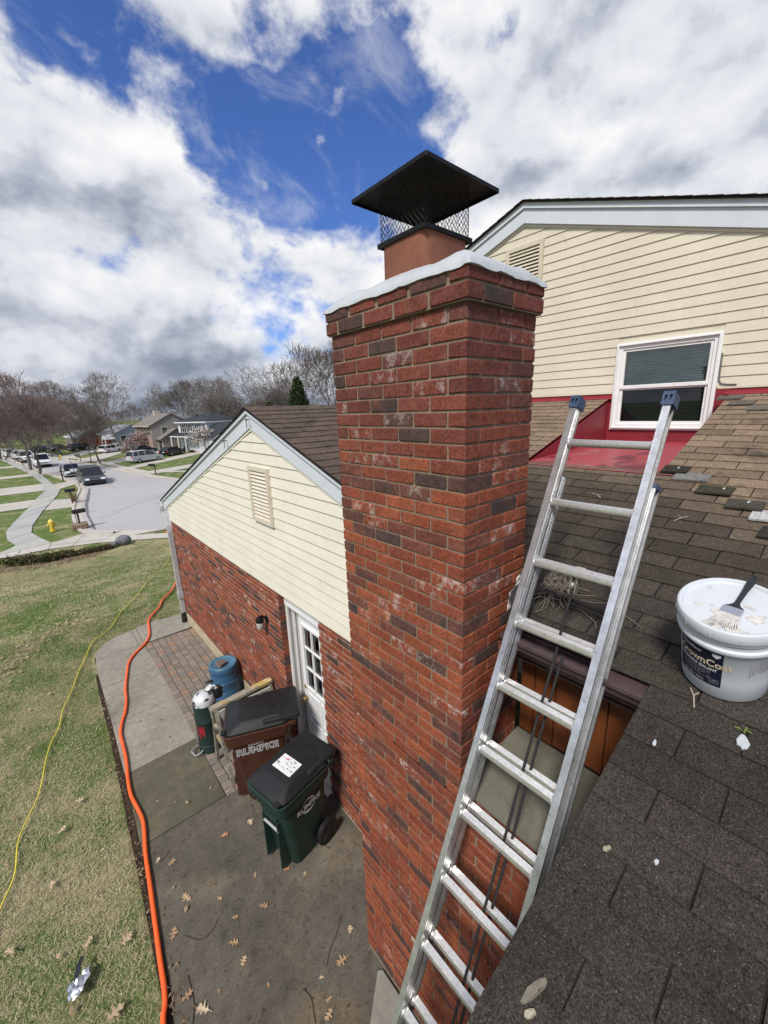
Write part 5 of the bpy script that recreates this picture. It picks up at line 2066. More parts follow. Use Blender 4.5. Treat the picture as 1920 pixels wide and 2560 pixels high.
def wheelie_bin(name, label, loc, rotz, s, body_mat, lid_mat, deco):
    t = thing(name, label, 'bin', loc, rotz)
    W, D, Hh = .27 * s, .33 * s, 1.0 * s
    mb = MB()
    rings = [superrect(D * .58, W * .72, .06, .012, .03), superrect(D * .62, W * .76, .07, .05, .03), superrect(D * .80, W * .87, .06, Hh * .62, .015), superrect(D * .86, W * .90, .06, Hh * .80, .0)]
    mb.loft(rings)
    obj('bin_body', mb, body_mat, t, smooth=40)
    mb = MB()          # flared rim with ribs
    mb.loft([superrect(D * .87, W * .905, .06, Hh * .78), superrect(D * .98, W * .99, .07, Hh * .80), superrect(D * 1.03, W * 1.03, .07, Hh * .925), superrect(D * .97, W * .98, .06, Hh * .93), superrect(D * .93, W * .95, .06, Hh * .90)])
    for k in range(7):
        yy = -W * .7 + W * 1.4 * k / 6
        mb.box((-D * .975 - .012, yy - .004, Hh * .825), (-D * .95, yy + .004, Hh * .86))
    obj('rim', mb, body_mat, t, smooth=40)
    mb = MB()          # grab recess on the front with its side cheeks
    mb.box((-D * .86, -W * .45, Hh * .05), (-D * .55, -W * .45 + .016, Hh * .62))
    mb.box((-D * .86, W * .45 - .016, Hh * .05), (-D * .55, W * .45, Hh * .62))
    mb.box((-D * .84, -W * .45 + .016, Hh * .60), (-D * .60, W * .45 - .016, Hh * .66))
    obj('grab_pocket', mb, body_mat, t)
    mb = MB()
    mb.tube([(-D * .82, -W * .45, Hh * .52), (-D * .82, W * .45, Hh * .52)], .014, 10)
    obj('grab_bar', mb, M('bar_steel', (.5, .5, .5), rough=.4, metal=.5), t, smooth=40)
    # lid
    mb = MB()
    z0 = Hh * .932
    mb.loft([superrect(D * .96, W * .98, .07, z0), superrect(D * .985, W * 1.005, .08, z0 + .010), superrect(D * .98, W * 1.0, .08, z0 + .026), superrect(D * .93, W * .95, .07, z0 + .036),
             superrect(D * .84, W * .86, .06, z0 + .052, .01), superrect(D * .66, W * .72, .05, z0 + .092, .035), superrect(D * .64, W * .70, .05, z0 + .094, .04)])
    mb.loft([superrect(.20 * s, W * .93, .03, z0 + .04, D * .76), superrect(.19 * s, W * .90, .03, z0 + .070, D * .76), superrect(.17 * s, W * .86, .03, z0 + .078, D * .74)])
    lid = obj('lid', mb, lid_mat, t, smooth=38)
    mb = MB()
    ring_ = [(D * .74 + .075 * s * math.cos(a) * (1.1 + .2 * math.cos(2 * a)), .10 * s * math.sin(a), z0 + .0785) for a in [2 * math.pi * k / 20 for k in range(20)]]
    mb.prism(ring_, (0, 0, .0022))
    link('grip_patch', mesh('grip_patch', mb, M('bin_pad', (.008, .008, .009), rough=.55)), lid)
    mb = MB()
    mb.box((-D * 1.06, -W * .95, z0 + .034), (-D * .93, -W * .70, z0 + .052))
    link('lid_tab', mesh('lid_tab', mb, lid_mat), lid)
    # handle and hinge
    mb = MB()
    hx = D * 1.16
    mb.tube([(hx, -W * .92, Hh * .925), (hx, W * .92, Hh * .925)], .013 * s, 8)
    for yy in (-W * .92, -W * .31, W * .31, W * .92):
        mb.beam((D * .9, yy, Hh * .90), (hx + .005, yy, Hh * .925), .02, .035)
    obj('handle', mb, body_mat, t)
    for yy in (-W * .90, W * .90):
        mb = MB()
        mb.tube([(D * .78, yy, z0 + .065), (hx, yy, z0 + .03), (hx + .01, yy, Hh * .88)], .012, 6)
        obj('hinge', mb, lid_mat, t)
    for sy in (-1, 1):
        wr = .135 * s
        mb = MB()
        prof_ = [(wr * .55, -.022), (wr * .93, -.026), (wr, -.018), (wr, .018), (wr * .93, .026), (wr * .55, .022)]
        mb.lathe(prof_, 28, (D * .66, sy * (W * .95), wr), (0, sy, 0))
        for k in range(24):
            a = 2 * math.pi * k / 24
            mb.obox((D * .66 + wr * .98 * math.cos(a), sy * W * .95, wr + wr * .98 * math.sin(a)), Vector((math.cos(a), 0, math.sin(a))) * .005, Vector((0, .018, 0)), Vector((-math.sin(a), 0, math.cos(a))) * .005)
        for k in range(5):
            a = 2 * math.pi * k / 5
            mb.obox((D * .66 + wr * .45 * math.cos(a), sy * (W * .95 + .022), wr + wr * .45 * math.sin(a)), Vector((math.cos(a), 0, math.sin(a))) * wr * .28, Vector((0, .006, 0)), Vector((-math.sin(a), 0, math.cos(a))) * .012)
        mb.lathe([(.03, -.03), (.028, .028), (.018, .034)], 14, (D * .66, sy * W * .95, wr), (0, sy, 0))
        obj('wheel', mb, M('bin_wheel', (.011, .011, .012), rough=.5), t, smooth=40)
    # decal on the right-hand flank (facing -y of the bin)
    def flank(x, z):
        f = (z / Hh - .05) / (.80 - .05)
        f = max(0, min(1, f))
        return (x, -(W * (.76 + (.90 - .76) * f) + .0045), z)
    deco(t, flank, W, D, Hh, z0)
    return t


def flat_text(flank, s, size, cx, cz, slope=0., bold=.02, spacing=1., arch=0.):
    vs_, fs = text_geo(s, size, bold, 'CENTER', spacing)
    mb = MB()
    mb.add([flank(cx + x, cz + y + slope * x + arch * x * x) for x, y, z in vs_], fs)
    return mb


ink_bin = M('bin_print_white', (.62, .62, .60), rough=.6, blot=[(90, .62, .7, (.2, .2, .2), .6)])
ink_dark = M('bin_print_dark', (.012, .012, .014), rough=.6)


def deco_brown(t, fl, W, D, Hh, z0):
    obj('bin_number', flat_text(fl, '535899', .055, -.03, Hh * .775), ink_bin, t)
    vs_, fs = text_geo('RUMPKE', .115, .055, 'CENTER', 1.02)
    o2 = lambda x, z: tuple(a + b for a, b in zip(fl(x, z), (0, -.0015, 0)))
    mb = MB()
    mb.add([fl(-.02 + x, Hh * .695 + y) for x, y, z in vs_], fs)
    obj('bin_lettering', mb, ink_bin, t)
    vs_, fs = text_geo('RUMPKE', .113, -.004, 'CENTER', 1.04)
    mb = MB()
    mb.add([o2(-.02 + x, Hh * .695 + y) for x, y, z in vs_], fs)
    obj('bin_lettering', mb, ink_dark, t)


def deco_green(t, fl, W, D, Hh, z0):
    o2 = lambda x, z, e=.0015: tuple(a + b for a, b in zip(fl(x, z), (0, -e, 0)))
    cx, cz, r_ = .02, Hh * .665, .085
    mb = MB()
    n = 26
    for k in range(n):       # crescent ring round the word
        a0, a1 = 2 * math.pi * k / n, 2 * math.pi * (k + 1) / n
        w0 = .008 + .022 * (max(0, math.sin(a0 + .5)) ** 2 + max(0, -math.sin(a0 + .3)) ** 2)
        w1 = .008 + .022 * (max(0, math.sin(a1 + .5)) ** 2 + max(0, -math.sin(a1 + .3)) ** 2)
        P_ = lambda a, rr: fl(cx + rr * math.cos(a), cz + rr * math.sin(a))
        mb.quad(P_(a0, r_), P_(a1, r_), P_(a1, r_ - w1), P_(a0, r_ - w0))
    obj('bin_emblem', mb, ink_bin, t)
    mb = MB()
    mb.poly([o2(cx + x, cz + y) for x, y in ((-.15, -.045), (-.10, -.033), (.10, -.030), (.15, -.040), (.145, .03), (.10, .040), (-.10, .036), (-.145, .028))])
    obj('bin_emblem_band', mb, ink_dark, t)
    vs_, fs = text_geo('RUMPKE', .078, .03, 'CENTER', 1.0)
    mb = MB()
    mb.add([o2(cx + x, cz + y, .003) for x, y, z in vs_], fs)
    obj('bin_lettering', mb, ink_bin, t)
    # sticker on the lid, with blocks of print
    zs = z0 + .0945
    mb = MB()
    a_, b_, c_, d_ = (-.09, -.125), (.075, -.115), (.07, .125), (-.095, .12)
    mb.prism([(x, y, zs) for x, y in (a_, b_, c_, d_)], (0, 0, .0015))
    st = obj('sticker', mb, M('sticker_white', (.68, .69, .71), rough=.5, blot=[(70, .6, .66, (.35, .36, .38), .5)]), t)
    mb = MB()
    for k in range(26):
        x, y = random.uniform(-.08, .055), random.uniform(-.11, .10)
        w_, l_ = random.choice((.003, .004, .010)), random.uniform(.015, .04)
        mb.box((x, y, zs + .0015), (x + w_, min(y + l_, .115), zs + .0022))
    link('sticker_print', mesh('sticker_print', mb, M('sticker_ink', (.16, .16, .18), rough=.6)), st)
    mb = MB()
    mb.box((.028, .03, zs + .0016), (.044, .055, zs + .0025))
    link('sticker_mark', mesh('sticker_mark', mb, M('sticker_red', (.50, .03, .03), rough=.6)), st)


lid_black = M('bin_lid_black', (.011, .0115, .013), rough=.5, spec=.35, mods=[(5, .2), (60, .15)], blot=[(6, .56, .7, (.026, .026, .027), .5)])
wheelie_bin('trash_bin', 'dark green wheeled trash bin with a black lid and white sticker, nearest the chimney', (1.315, 3.115, .0), R(12), .95, M('bin_green', (.010, .032, .024), rough=.5, spec=.4, mods=[(6, .2)], blot=[(11, .6, .7, (.022, .055, .042), .5)]), lid_black, deco_green)
wheelie_bin('trash_bin', 'brown wheeled trash bin with a black lid standing between the green bin and the door', (1.385, 3.99, .0), R(-23), 1.04, M('bin_brown', (.060, .022, .013), rough=.5, spec=.4, mods=[(6, .2)]), lid_black, deco_brown)

# ================================================================== tank, barrel, trestle
t = thing('steel_tank', 'upright dark green steel tank with a silver sprayed top and red letters', 'tank', (1.085, 5.0, 0), R(0))
gsteel = M('tank_green', (.014, .030, .026), rough=.5, spec=.4, mods=[(6, .2)], blot=[(16, .64, .72, (.06, .08, .075), .6)])
mb = MB()
mb.lathe([(.133, 0), (.138, .004), (.138, .10), (.146, .104), (.146, .118), (.138, .122), (.138, .46), (.1395, .463), (.1395, .470), (.138, .473), (.138, .70)], 36)
obj('tank_shell', mb, gsteel, t, smooth=35)
mb = MB()
mb.lathe([(.1385, .698), (.137, .73), (.124, .775), (.095, .81), (.05, .832), (.02, .836)], 36)
obj('tank_dome', mb, M('silver_spray', (.60, .62, .64), rough=.35, metal=.25, blot=[(11, .54, .57, (.012, .014, .014), .95)]), t, smooth=50)
mb = MB()
mb.lathe([(.045, 0), (.048, .05), (.04, .06), (.04, .09)], 16, (.06, .02, .79), (.8, .25, .55))
mb.tube([(.10, .03, .83), (.15, .02, .84), (.17, .0, .80)], .022, 10)
obj('valve_neck', mb, MATS['silver_spray'], t, smooth=40)
mb = MB()
mb.lathe([(.035, 0), (.058, .004), (.060, .020), (.05, .024), (.02, .022), (.016, .03)], 20, (.165, -.035, .76), (.1, -1, .35))
mb.lathe([(.03, 0), (.055, .006), (.05, .02), (.02, .03)], 18, (.12, .09, .86), (.1, .3, 1))
mb.lathe([(.07, -.06), (.075, .04), (.05, .07)], 16, (.185, .05, .72))
obj('pump_head', mb, M('black_plastic', (.013, .013, .014), rough=.4), t, smooth=40)
mb = MB()
mb.tube([(-.12, .08, .05), (-.20, .06, .055), (-.235, .02, .05), (-.215, -.07, .045), (-.18, -.09, .05), (-.10, -.06, .06)], .010, 8)
obj('foot_bracket', mb, M('bracket_steel', (.42, .42, .42), rough=.45, metal=.5), t, smooth=40)
mb = MB()                   # sprayed letters on the flank facing the camera


def tk(a, z):
    a = R(a)
    return (.1405 * math.cos(a), .1405 * math.sin(a), z)


def stroke(pts, w_=.012):
    P = [Vector((math.radians(a) * .14, z)) for a, z in pts]
    for p, q in zip(P[:-1], P[1:]):
        d_ = (q - p).normalized()
        nn = Vector((-d_.y, d_.x)) * w_ / 2
        mb.quad(*[tk(math.degrees(v.x / .14), v.y) for v in (p + nn, q + nn, q - nn, p - nn)])


for pts in (((-166, .425), (-163, .32), (-156, .285), (-148, .32), (-147, .42)), ((-141, .28), (-139, .43)), ((-138, .42), (-127, .30)), ((-126, .28), (-124, .43)), ((-153, .285), (-151, .24))):
    stroke(pts)
obj('sprayed_letters', mb, M('red_spray', (.42, .015, .03), rough=.5, mods=[(60, .3)]), t)

t = thing('rain_barrel', 'blue plastic barrel standing against the brick wall with a stone on its lid', 'barrel', (1.62, 5.86, 0))
bl = M('barrel_blue', (.035, .105, .20), rough=.42, spec=.45, mods=[(5, .12)], blot=[(8, .58, .7, (.06, .14, .24), .4)])
mb = MB()
mb.lathe([(.205, 0), (.218, .01), (.222, .05), (.219, .12), (.213, .17), (.217, .176), (.217, .183), (.212, .188), (.208, .32), (.211, .326), (.211, .332), (.206, .338), (.199, .47), (.205, .48), (.207, .55), (.200, .572)], 44)
obj('barrel_body', mb, bl, t, smooth=30)
mb = MB()
mb.lathe([(.198, .571), (.203, .578), (.195, .588), (.172, .590), (.162, .582), (.150, .576), (.02, .576)], 44)
obj('barrel_lid', mb, M('barrel_lid_blue', (.06, .155, .235), rough=.45, mods=[(8, .12)], blot=[(9, .56, .66, (.10, .17, .17), .5)]), t, smooth=30)
mb = MB()
for k in range(5):
    a = R(-118 + 26 * k)
    mb.obox((.222 * math.cos(a), .222 * math.sin(a), .09), Vector((math.cos(a), math.sin(a), 0)) * .010, Vector((-math.sin(a), math.cos(a), 0)) * .012, Vector((0, 0, .035)))
mb.lathe([(.222, .055), (.232, .06), (.232, .078), (.222, .083)], 44)
obj('base_lugs', mb, M('barrel_lugs', (.03, .055, .09), rough=.4), t)
mb = MB()
mb.add(*cham(.135, .125, .062, .012, .006))
o = obj('stone', mb, M('cap_stone', (.135, .10, .085), rough=.95, mods=[(20, .25), (80, .2)], bump=[(60, .6, .006)]))
o.location = (1.585, 5.82, .606)
o.rotation_euler = (0, 0, R(22))
tag(o, 'square brown paving stone weighing down the blue barrel lid', 'stone')

t = thing('trestle', 'old weathered wooden trestle with flaking yellow paint behind the brown bin', 'trestle', (1.45, 4.5, 0), world=True)
oldwood = M('weathered_wood', (.27, .24, .19), rough=.95, mods=[(12, .3), (70, .25)], blot=[(5.5, .50, .58, (.42, .29, .06), .75), (13, .60, .68, (.60, .58, .54), .8)], bump=[(60, .5, .004)])
greywood = M('grey_wood', (.17, .155, .125), rough=.95, mods=[(12, .3), (70, .25)], blot=[(9, .56, .66, (.33, .31, .24), .7)], bump=[(60, .5, .004)])
mb = MB()
mb.beam((1.045, 4.60, .835), (1.84, 4.60, .855), .085, .035)
obj('top_rail', mb, oldwood, t)
for (x, y, x2, y2) in ((1.085, 4.60, 1.075, 4.72), (1.10, 4.56, 1.085, 4.22), (1.80, 4.60, 1.81, 4.72), (1.80, 4.56, 1.82, 4.24)):
    mb = MB()
    mb.beam((x, y, .82), (x2, y2, 0), .05, .035, (1, 0, 0))
    obj('leg', mb, greywood, t)
mb = MB()
mb.beam((1.09, 4.52, .60), (1.09, 4.65, .60), .05, .03)
mb.beam((1.10, 4.37, .42), (1.10, 4.68, .42), .05, .03)
mb.beam((1.06, 4.655, .72), (1.84, 4.655, .735), .02, .09)
obj('brace', mb, oldwood, t)
mb = MB()
mb.box((1.12, 4.52, .50), (1.80, 4.545, .81))
obj('board', mb, M('grey_board', (.33, .33, .31), rough=.8, mods=[(6, .2)]), t)

# ================================================================== litter
def oak_leaf(sz):
    pts = []
    half = [(-.50, .02), (-.34, .03), (-.28, .16), (-.20, .20), (-.17, .07), (-.06, .10), (.00, .30), (.10, .33), (.08, .09), (.17, .10), (.28, .25), (.36, .22), (.30, .07), (.42, .06), (.50, .01)]
    up = [(x, y * random.uniform(.75, 1.25)) for x, y in half]
    dn = [(x + random.uniform(-.03, .03), -y * random.uniform(.75, 1.25)) for x, y in half[::-1]]
    mb = MB()
    curl = random.uniform(.10, .55)
    skew = random.uniform(-.12, .12)
    cen = [(x * sz, skew * x * x * sz, (.02 + curl * x * x * .5) * sz) for x in [p[0] for p in half]]
    upv = [(x * sz, (y + skew * x * x) * sz, (.02 + curl * (x * x * .5 + y * y * 3.) + random.uniform(0, .03)) * sz) for x, y in up]
    dnv = [(x * sz, (y + skew * x * x) * sz, (.02 + curl * (x * x * .5 + y * y * 3.) + random.uniform(0, .03)) * sz) for x, y in dn[::-1]]
    n = len(half)
    mb.v = cen + upv + dnv
    for i in range(n - 1):
        mb.f.append((i, i + 1, n + i + 1, n + i))
        mb.f.append((i + 1, i, 2 * n + i, 2 * n + i + 1))
    mb.m = [0] * len(mb.f)
    b = len(mb.v)
    mb.add([(-.50 * sz, .012 * sz, .02 * sz), (-.50 * sz, -.012 * sz, .02 * sz), (-.72 * sz, .03 * sz, .05 * sz)], [(0, 1, 2)])
    return mesh('oak_leaf', mb, leaf_mat, fix=False)


LEAFM = [oak_leaf(.115 * random.uniform(.85, 1.1)) for _ in range(7)]
LEAVES = [(.198, 3.887, .6), (.296, 3.775, 1.), (.783, 3.69, .9), (1.042, 3.635, 1), (.319, 3.35, 1.1), (.542, 3.144, .6), (.866, 3.11, .8), (.815, 2.817, .9), (.594, 2.907, .7), (.155, 3.142, 1.1), (.515, 2.738, .9), (.532, 2.569, .8), (1.12, 2.95, .7), (.127, 2.657, 1.2), (.2, 2.498, 1.1), (.32, 2.521, .6), (1.129, 2.041, 1.1), (1.293, 2.161, .7), (.883, 1.858, .9), (1.236, 1.635, 1.3), (.952, 2.065, .5), (.928, 1.926, .5), (.991, 4.174, .6), (1.227, 2.798, .5), (.35, 4.6, .35), (1.0, 4.9, .5), (.62, 2.3, .45)]
for i, (x, y, s_) in enumerate(LEAVES):
    o = link('oak_leaf', LEAFM[i % 7], None, (x, y, .006))
    o.rotation_euler = (random.uniform(-.1, .1), random.uniform(-.1, .1), random.uniform(0, 6.28))
    o.scale = (s_ * .86,) * 3
    o.color = (*random.choice(((.40, .28, .17), (.45, .34, .22), (.33, .22, .13), (.48, .38, .26), (.27, .18, .11))), 1)
    if i in (2, 12):
        o.color = (.40, .20, .11, 1)
    tag(o, 'dry tan oak leaf lying on the concrete patio', 'leaf', 'fallen oak leaves on the patio')
for (x, y, s_) in ((-.40, 3.55, 1), (-.16, 3.35, 1.1), (-.62, 4.3, 1.), (-.3, 2.9, 1.2), (-.75, 3.1, 1.1), (-.9, 3.9, 1.), (-.33, 5.2, .9), (-.5, 4.9, 1.0)):
    o = link('oak_leaf', random.choice(LEAFM), None, (x, y, .035))
    o.rotation_euler = (random.uniform(-.25, .25), random.uniform(-.25, .25), random.uniform(0, 6.28))
    o.scale = (s_,) * 3
    o.color = (.44, .34, .22, 1)
    tag(o, 'dry tan oak leaf lying in the lawn grass', 'leaf', 'fallen oak leaves in the lawn')
for pts, lab in ((((.223, 3.071), (.30, 2.96), (.348, 2.936), (.42, 2.95), (.48, 2.998)), 'long curved dark twig on the patio concrete'), (((.304, 3.914), (.26, 3.87), (.213, 3.858)), 'short dark twig on the patio beside the orange hose'), (((.17, 2.782), (.16, 2.6), (.118, 2.479), (.10, 2.42)), 'crooked dark twig on the patio near the hose at the bottom'), (((.812, 2.099), (.83, 2.02), (.80, 1.93), (.787, 1.885)), 'branching dark twig on the patio near the ladder foot'), (((1.30, 2.3), (1.20, 2.22), (1.10, 2.17), (1.02, 2.10)), 'thin dark twig running to the chimney foot')):
    mb = MB()
    mb.tube(smooth_path([(x, y, .006) for x, y in pts], 4), .0028, 5)
    tag(obj('fallen_twig', mb, M('dark_twig', (.05, .038, .03), rough=.9)), lab, 'twig', 'twigs on the patio')
# silver and black wrapper
t = thing('torn_wrapper', 'crumpled silver and black wrapper lying in the lawn grass', 'wrapper', (-.49, 3.27, .02))
mb = MB()
P_ = [(.04, .15), (.018, .12), (-.01, .06), (-.02, .02), (.0, .02), (.03, .07), (.055, .14)]
mb.prism([(x, y, .03 + .05 * math.sin(9 * y)) for x, y in P_], (0, 0, .004))
obj('black_strip', mb, M('foil_black', (.012, .013, .02), rough=.25, spec=.6), t)
mb = MB()
n = 7
gr = [[(-.06 + .14 * i / (n - 1) + random.uniform(-.008, .008), -.12 + .15 * j / (n - 1) + random.uniform(-.008, .008) + .04 * (i / (n - 1)), .02 + .045 * random.random()) for j in range(n)] for i in range(n)]
for r_ in gr:
    mb.v.extend(r_)
for i in range(n - 1):
    for j in range(n - 1):
        if (i + j) > 1 and not (i > 3 and j < 2):
            mb.f.append((i * n + j, (i + 1) * n + j, (i + 1) * n + j + 1, i * n + j + 1))
mb.m = [0] * len(mb.f)
obj('foil', mb, M('foil_silver', (.55, .58, .64), rough=.28, metal=.7, blot=[(30, .58, .62, (.02, .02, .03), .8)]), t)


# ================================================================== grass blades and leaf litter near the patio
def np_mesh(name, V, ntri, mat, colr, kind='stuff'):
    me = bpy.data.meshes.new(name)
    nv = len(V)
    me.vertices.add(nv)
    me.vertices.foreach_set('co', V.astype(np.float32).ravel())
    me.loops.add(nv)
    me.loops.foreach_set('vertex_index', np.arange(nv, dtype=np.int32))
    me.polygons.add(ntri)
    me.polygons.foreach_set('loop_start', np.arange(0, nv, 3, dtype=np.int32))
    me.materials.append(mat)
    me.update(calc_edges=True)
    ca_ = me.color_attributes.new('col', 'FLOAT_COLOR', 'POINT')
    ca_.data.foreach_set('color', np.c_[colr, np.ones(nv)].astype(np.float32).ravel())
    o = link(name, me)
    o['kind'] = kind
    return o


def terr_np(y):
    t = np.clip((y - 9.5) / 15.5, 0, 1)
    return -2.3 * t * t * (3 - 2 * t)


def lownoise(x, y, seed, f):
    r_ = np.random.default_rng(seed)
    s = 0
    for k in range(7):
        a = r_.uniform(0, 6.28)
        fr = f * r_.uniform(.5, 2.2)
        s = s + np.sin(fr * (x * np.cos(a) + y * np.sin(a)) + r_.uniform(0, 6.28))
    return s / 7


def blades(n, xr, yr, seed, lmin, lmax, wid):
    r_ = np.random.default_rng(seed)
    x = r_.uniform(*xr, n)
    y = r_.uniform(yr[0], yr[1], n)
    edge = np.interp(y, [.2, 1.6, 2.45, 3.5, 5.2, 7.4, 8.2, 8.6, 8.9, 9.1, 9.3, 9.4], [-.05, -.05, -.05, .0, .04, .09, .10, .12, .25, .4, .85, 1.3])
    edge = np.where(y > 9.42, np.where(y < 30, 9, 9), edge)
    keep = (x < edge + r_.normal(0, .03, n)) & ~((x > 1.86) & (y < 9.0))
    keep &= ~((y < 9.45) & (x > edge))
    x, y = x[keep], y[keep]
    n = len(x)
    z = terr_np(y) - .03
    st = lownoise(x, y, 3, 1.3) * .55 + lownoise(x, y, 4, 5.) * .35 + r_.normal(0, .30, n)
    straw = st > .14
    ang_ = r_.uniform(0, 6.28, n)
    ln = r_.uniform(lmin, lmax, n) * np.where(straw, 1.15, .95)
    tilt = np.where(straw, r_.uniform(.9, 1.5, n), r_.uniform(.25, 1.2, n))
    dx, dy = np.cos(ang_), np.sin(ang_)
    hx, hz = ln * np.sin(tilt), ln * np.cos(tilt)
    wv = wid * r_.uniform(.6, 1.2, n)
    base = np.c_[x, y, z + np.where(straw, .012, 0)]
    a = base + np.c_[-dy, dx, 0 * dx] * wv[:, None]
    b = base - np.c_[-dy, dx, 0 * dx] * wv[:, None]
    c = base + np.c_[dx * hx, dy * hx, hz + .004]
    V = np.stack([a, b, c], 1).reshape(-1, 3)
    g_ = np.array([.105, .160, .046])[None] * r_.uniform(.6, 1.5, (n, 1)) + np.array([.03, .02, .0])[None] * r_.uniform(0, 1, (n, 1))
    s_ = np.array([.47, .405, .26])[None] * r_.uniform(.55, 1.25, (n, 1))
    cc = np.where(straw[:, None], s_, g_)
    return V, n, np.repeat(cc, 3, 0)


grass_m = M('grass_blade', src='attr', rough=.85, spec=.15)
V, n, c_ = blades(430000, (-3.6, 1.9), (1.6, 10.5), 5, .018, .042, .0019)
np_mesh('grass', V, n, grass_m, c_)
V, n, c_ = blades(170000, (-7.5, 6.5), (9.3, 24.), 6, .03, .065, .0048)
np_mesh('grass', V, n, grass_m, c_)


def litter(name, pts, n, spread, smin, smax, seed, colr):
    r_ = np.random.default_rng(seed)
    t = r_.uniform(0, len(pts) - 1.001, n)
    i = t.astype(int)
    P = np.array(pts)
    q = P[i] + (P[i + 1] - P[i]) * (t - i)[:, None] + r_.normal(0, spread, (n, 2))
    z = terr_np(q[:, 1]) + .004 + r_.uniform(0, .03, n)
    a = r_.uniform(0, 6.28, n)
    s = r_.uniform(smin, smax, n)
    u = np.c_[np.cos(a), np.sin(a), r_.normal(0, .25, n)] * s[:, None]
    v = np.c_[-np.sin(a), np.cos(a), r_.normal(0, .25, n)] * (s * r_.uniform(.35, .7, n))[:, None]
    b = np.c_[q, z]
    V = np.stack([b - u, b + v, b + u, b - u, b + u, b - v], 1).reshape(-1, 3)
    k = r_.uniform(.6, 1.25, (n, 1)) * np.array(colr)[None]
    np_mesh(name, V, 2 * n, grass_m, np.repeat(k, 6, 0))


litter('leaf_litter', [(-.02, 1.8), (.02, 2.6), (.02, 3.5), (.05, 4.15), (.06, 5.2), (.09, 6.3), (.12, 7.2)], 420, .05, .006, .02, 9, (.20, .135, .085))
litter('leaf_litter', [(2.984, 17.305), (.91, 12.445), (.174, 11.197), (-.274, 10.593), (-.659, 10.053), (-.988, 9.4), (-1.3, 9.0), (-2.2, 7.6)], 330, .13, .018, .04, 10, (.36, .27, .17))
litter('leaf_litter', [(-3.2, 25.2), (-1.8, 24.6), (-.3, 24.0), (.6, 24.2), (1.6, 24.4)], 900, .30, .03, .075, 12, (.22, .15, .10))
litter('leaf_litter', [(.2, 2.0), (.5, 2.6), (.8, 3.4), (.9, 2.0), (1.1, 1.7)], 110, .22, .003, .009, 13, (.06, .045, .03))
litter('leaf_litter', [(-3., 3.), (-1., 5.), (-1.5, 8.), (1., 11.), (-3., 14.)], 500, 1.1, .012, .03, 14, (.36, .26, .16))
# ================================================================== street furniture
GZ = -2.3
t = thing('fire_hydrant', 'yellow fire hydrant on the grass inside the curve of the pavement', 'hydrant', (.09, 31.6, GZ))
hy = M('hydrant_yellow', (.62, .45, .045), rough=.55, mods=[(9, .12)])
mb = MB()
mb.lathe([(.17, 0), (.17, .04), (.12, .05), (.11, .48), (.15, .49), (.15, .54), (.12, .55)], 20)
obj('hydrant_barrel', mb, hy, t, smooth=30)
mb = MB()
mb.lathe([(.15, .55), (.145, .62), (.10, .70), (.04, .73), (.04, .78), (.0, .78)], 20)
obj('hydrant_bonnet', mb, M('hydrant_cap', (.66, .53, .12), rough=.55), t, smooth=40)
for d in ((1, 0, 0), (-1, 0, 0), (0, -1, 0)):
    mb = MB()
    mb.lathe([(.07, .10), (.07, .18), (.05, .20), (.03, .23)], 12, (0, 0, .40), d)
    obj('nozzle', mb, hy, t, smooth=30)
wood_dark = M('mailbox_post', (.045, .032, .026), rough=.8)
t = thing('mailbox', 'black mailbox on a dark post rising from a square stone planter', 'mailbox', (1.42, 30.9, GZ))
mb = MB()
mb.box((-.05, -.05, .3), (.05, .05, 1.05))
mb.beam((0, -.2, .98), (0, .35, .98), .07, .05)
obj('post', mb, wood_dark, t)
mb = MB()
mb.loft([[(x * .13, y_, 1.08 + z * .14) for x, z in [(-1, -.6), (1, -.6), (1, .5), (.7, 1.0), (0, 1.2), (-.7, 1.0), (-1, .5)]] for y_ in (-.25, .42)])
o = obj('mail_box', mb, M('mailbox_black', (.018, .017, .018), rough=.5), t)
o.rotation_euler = (0, 0, R(-75))
mb = MB()
for k in range(3):
    for i in range(4):
        a = R(90 * i + 45 * 0)
        for j in range(3):
            dx_, dy_ = (-.30 + .2 * j + .1 * (k % 2) * .5, -.36)
            q = Vector((dx_ + .1, dy_, .06 + .12 * k))
            q.rotate(Matrix.Rotation(a, 3, 'Z'))
            ax = Vector((.095, 0, 0))
            ax.rotate(Matrix.Rotation(a, 3, 'Z'))
            ay = Vector((0, .05, 0))
            ay.rotate(Matrix.Rotation(a, 3, 'Z'))
            mb.obox(q, ax, ay, (0, 0, .054))
mb.box((-.31, -.31, 0), (.31, .31, .33))
obj('stone_planter', mb, M('planter_stone', (.27, .20, .14), rough=.9, mods=[(4, .25)]), t)
t = thing('mailbox', 'black mailbox wrapped by a bare climbing shrub beside the kerb', 'mailbox', (1.75, 41.2, GZ))
mb = MB()
mb.box((-.05, -.05, 0), (.05, .05, 1.05))
obj('post', mb, wood_dark, t)
mb = MB()
mb.loft([[(x * .13, y_, 1.05 + z * .14) for x, z in [(-1, -.6), (1, -.6), (1, .5), (.7, 1.0), (0, 1.2), (-.7, 1.0), (-1, .5)]] for y_ in (-.35, .35)])
o = obj('mail_box', mb, MATS['mailbox_black'], t)
o.rotation_euler = (0, 0, R(-80))
mb = MB()
for k in range(40):
    a = random.uniform(0, 6.28)
    r_ = random.uniform(.2, .75)
    mb.tube([(.15, 0, 0), (.15 + r_ * .5 * math.cos(a), r_ * .5 * math.sin(a), random.uniform(.3, .8)), (.15 + r_ * math.cos(a), r_ * math.sin(a), random.uniform(.2, 1.1))], .012, 3)
obj('climbing_shrub', mb, M('bare_shrub', (.22, .15, .09), rough=.9), t)
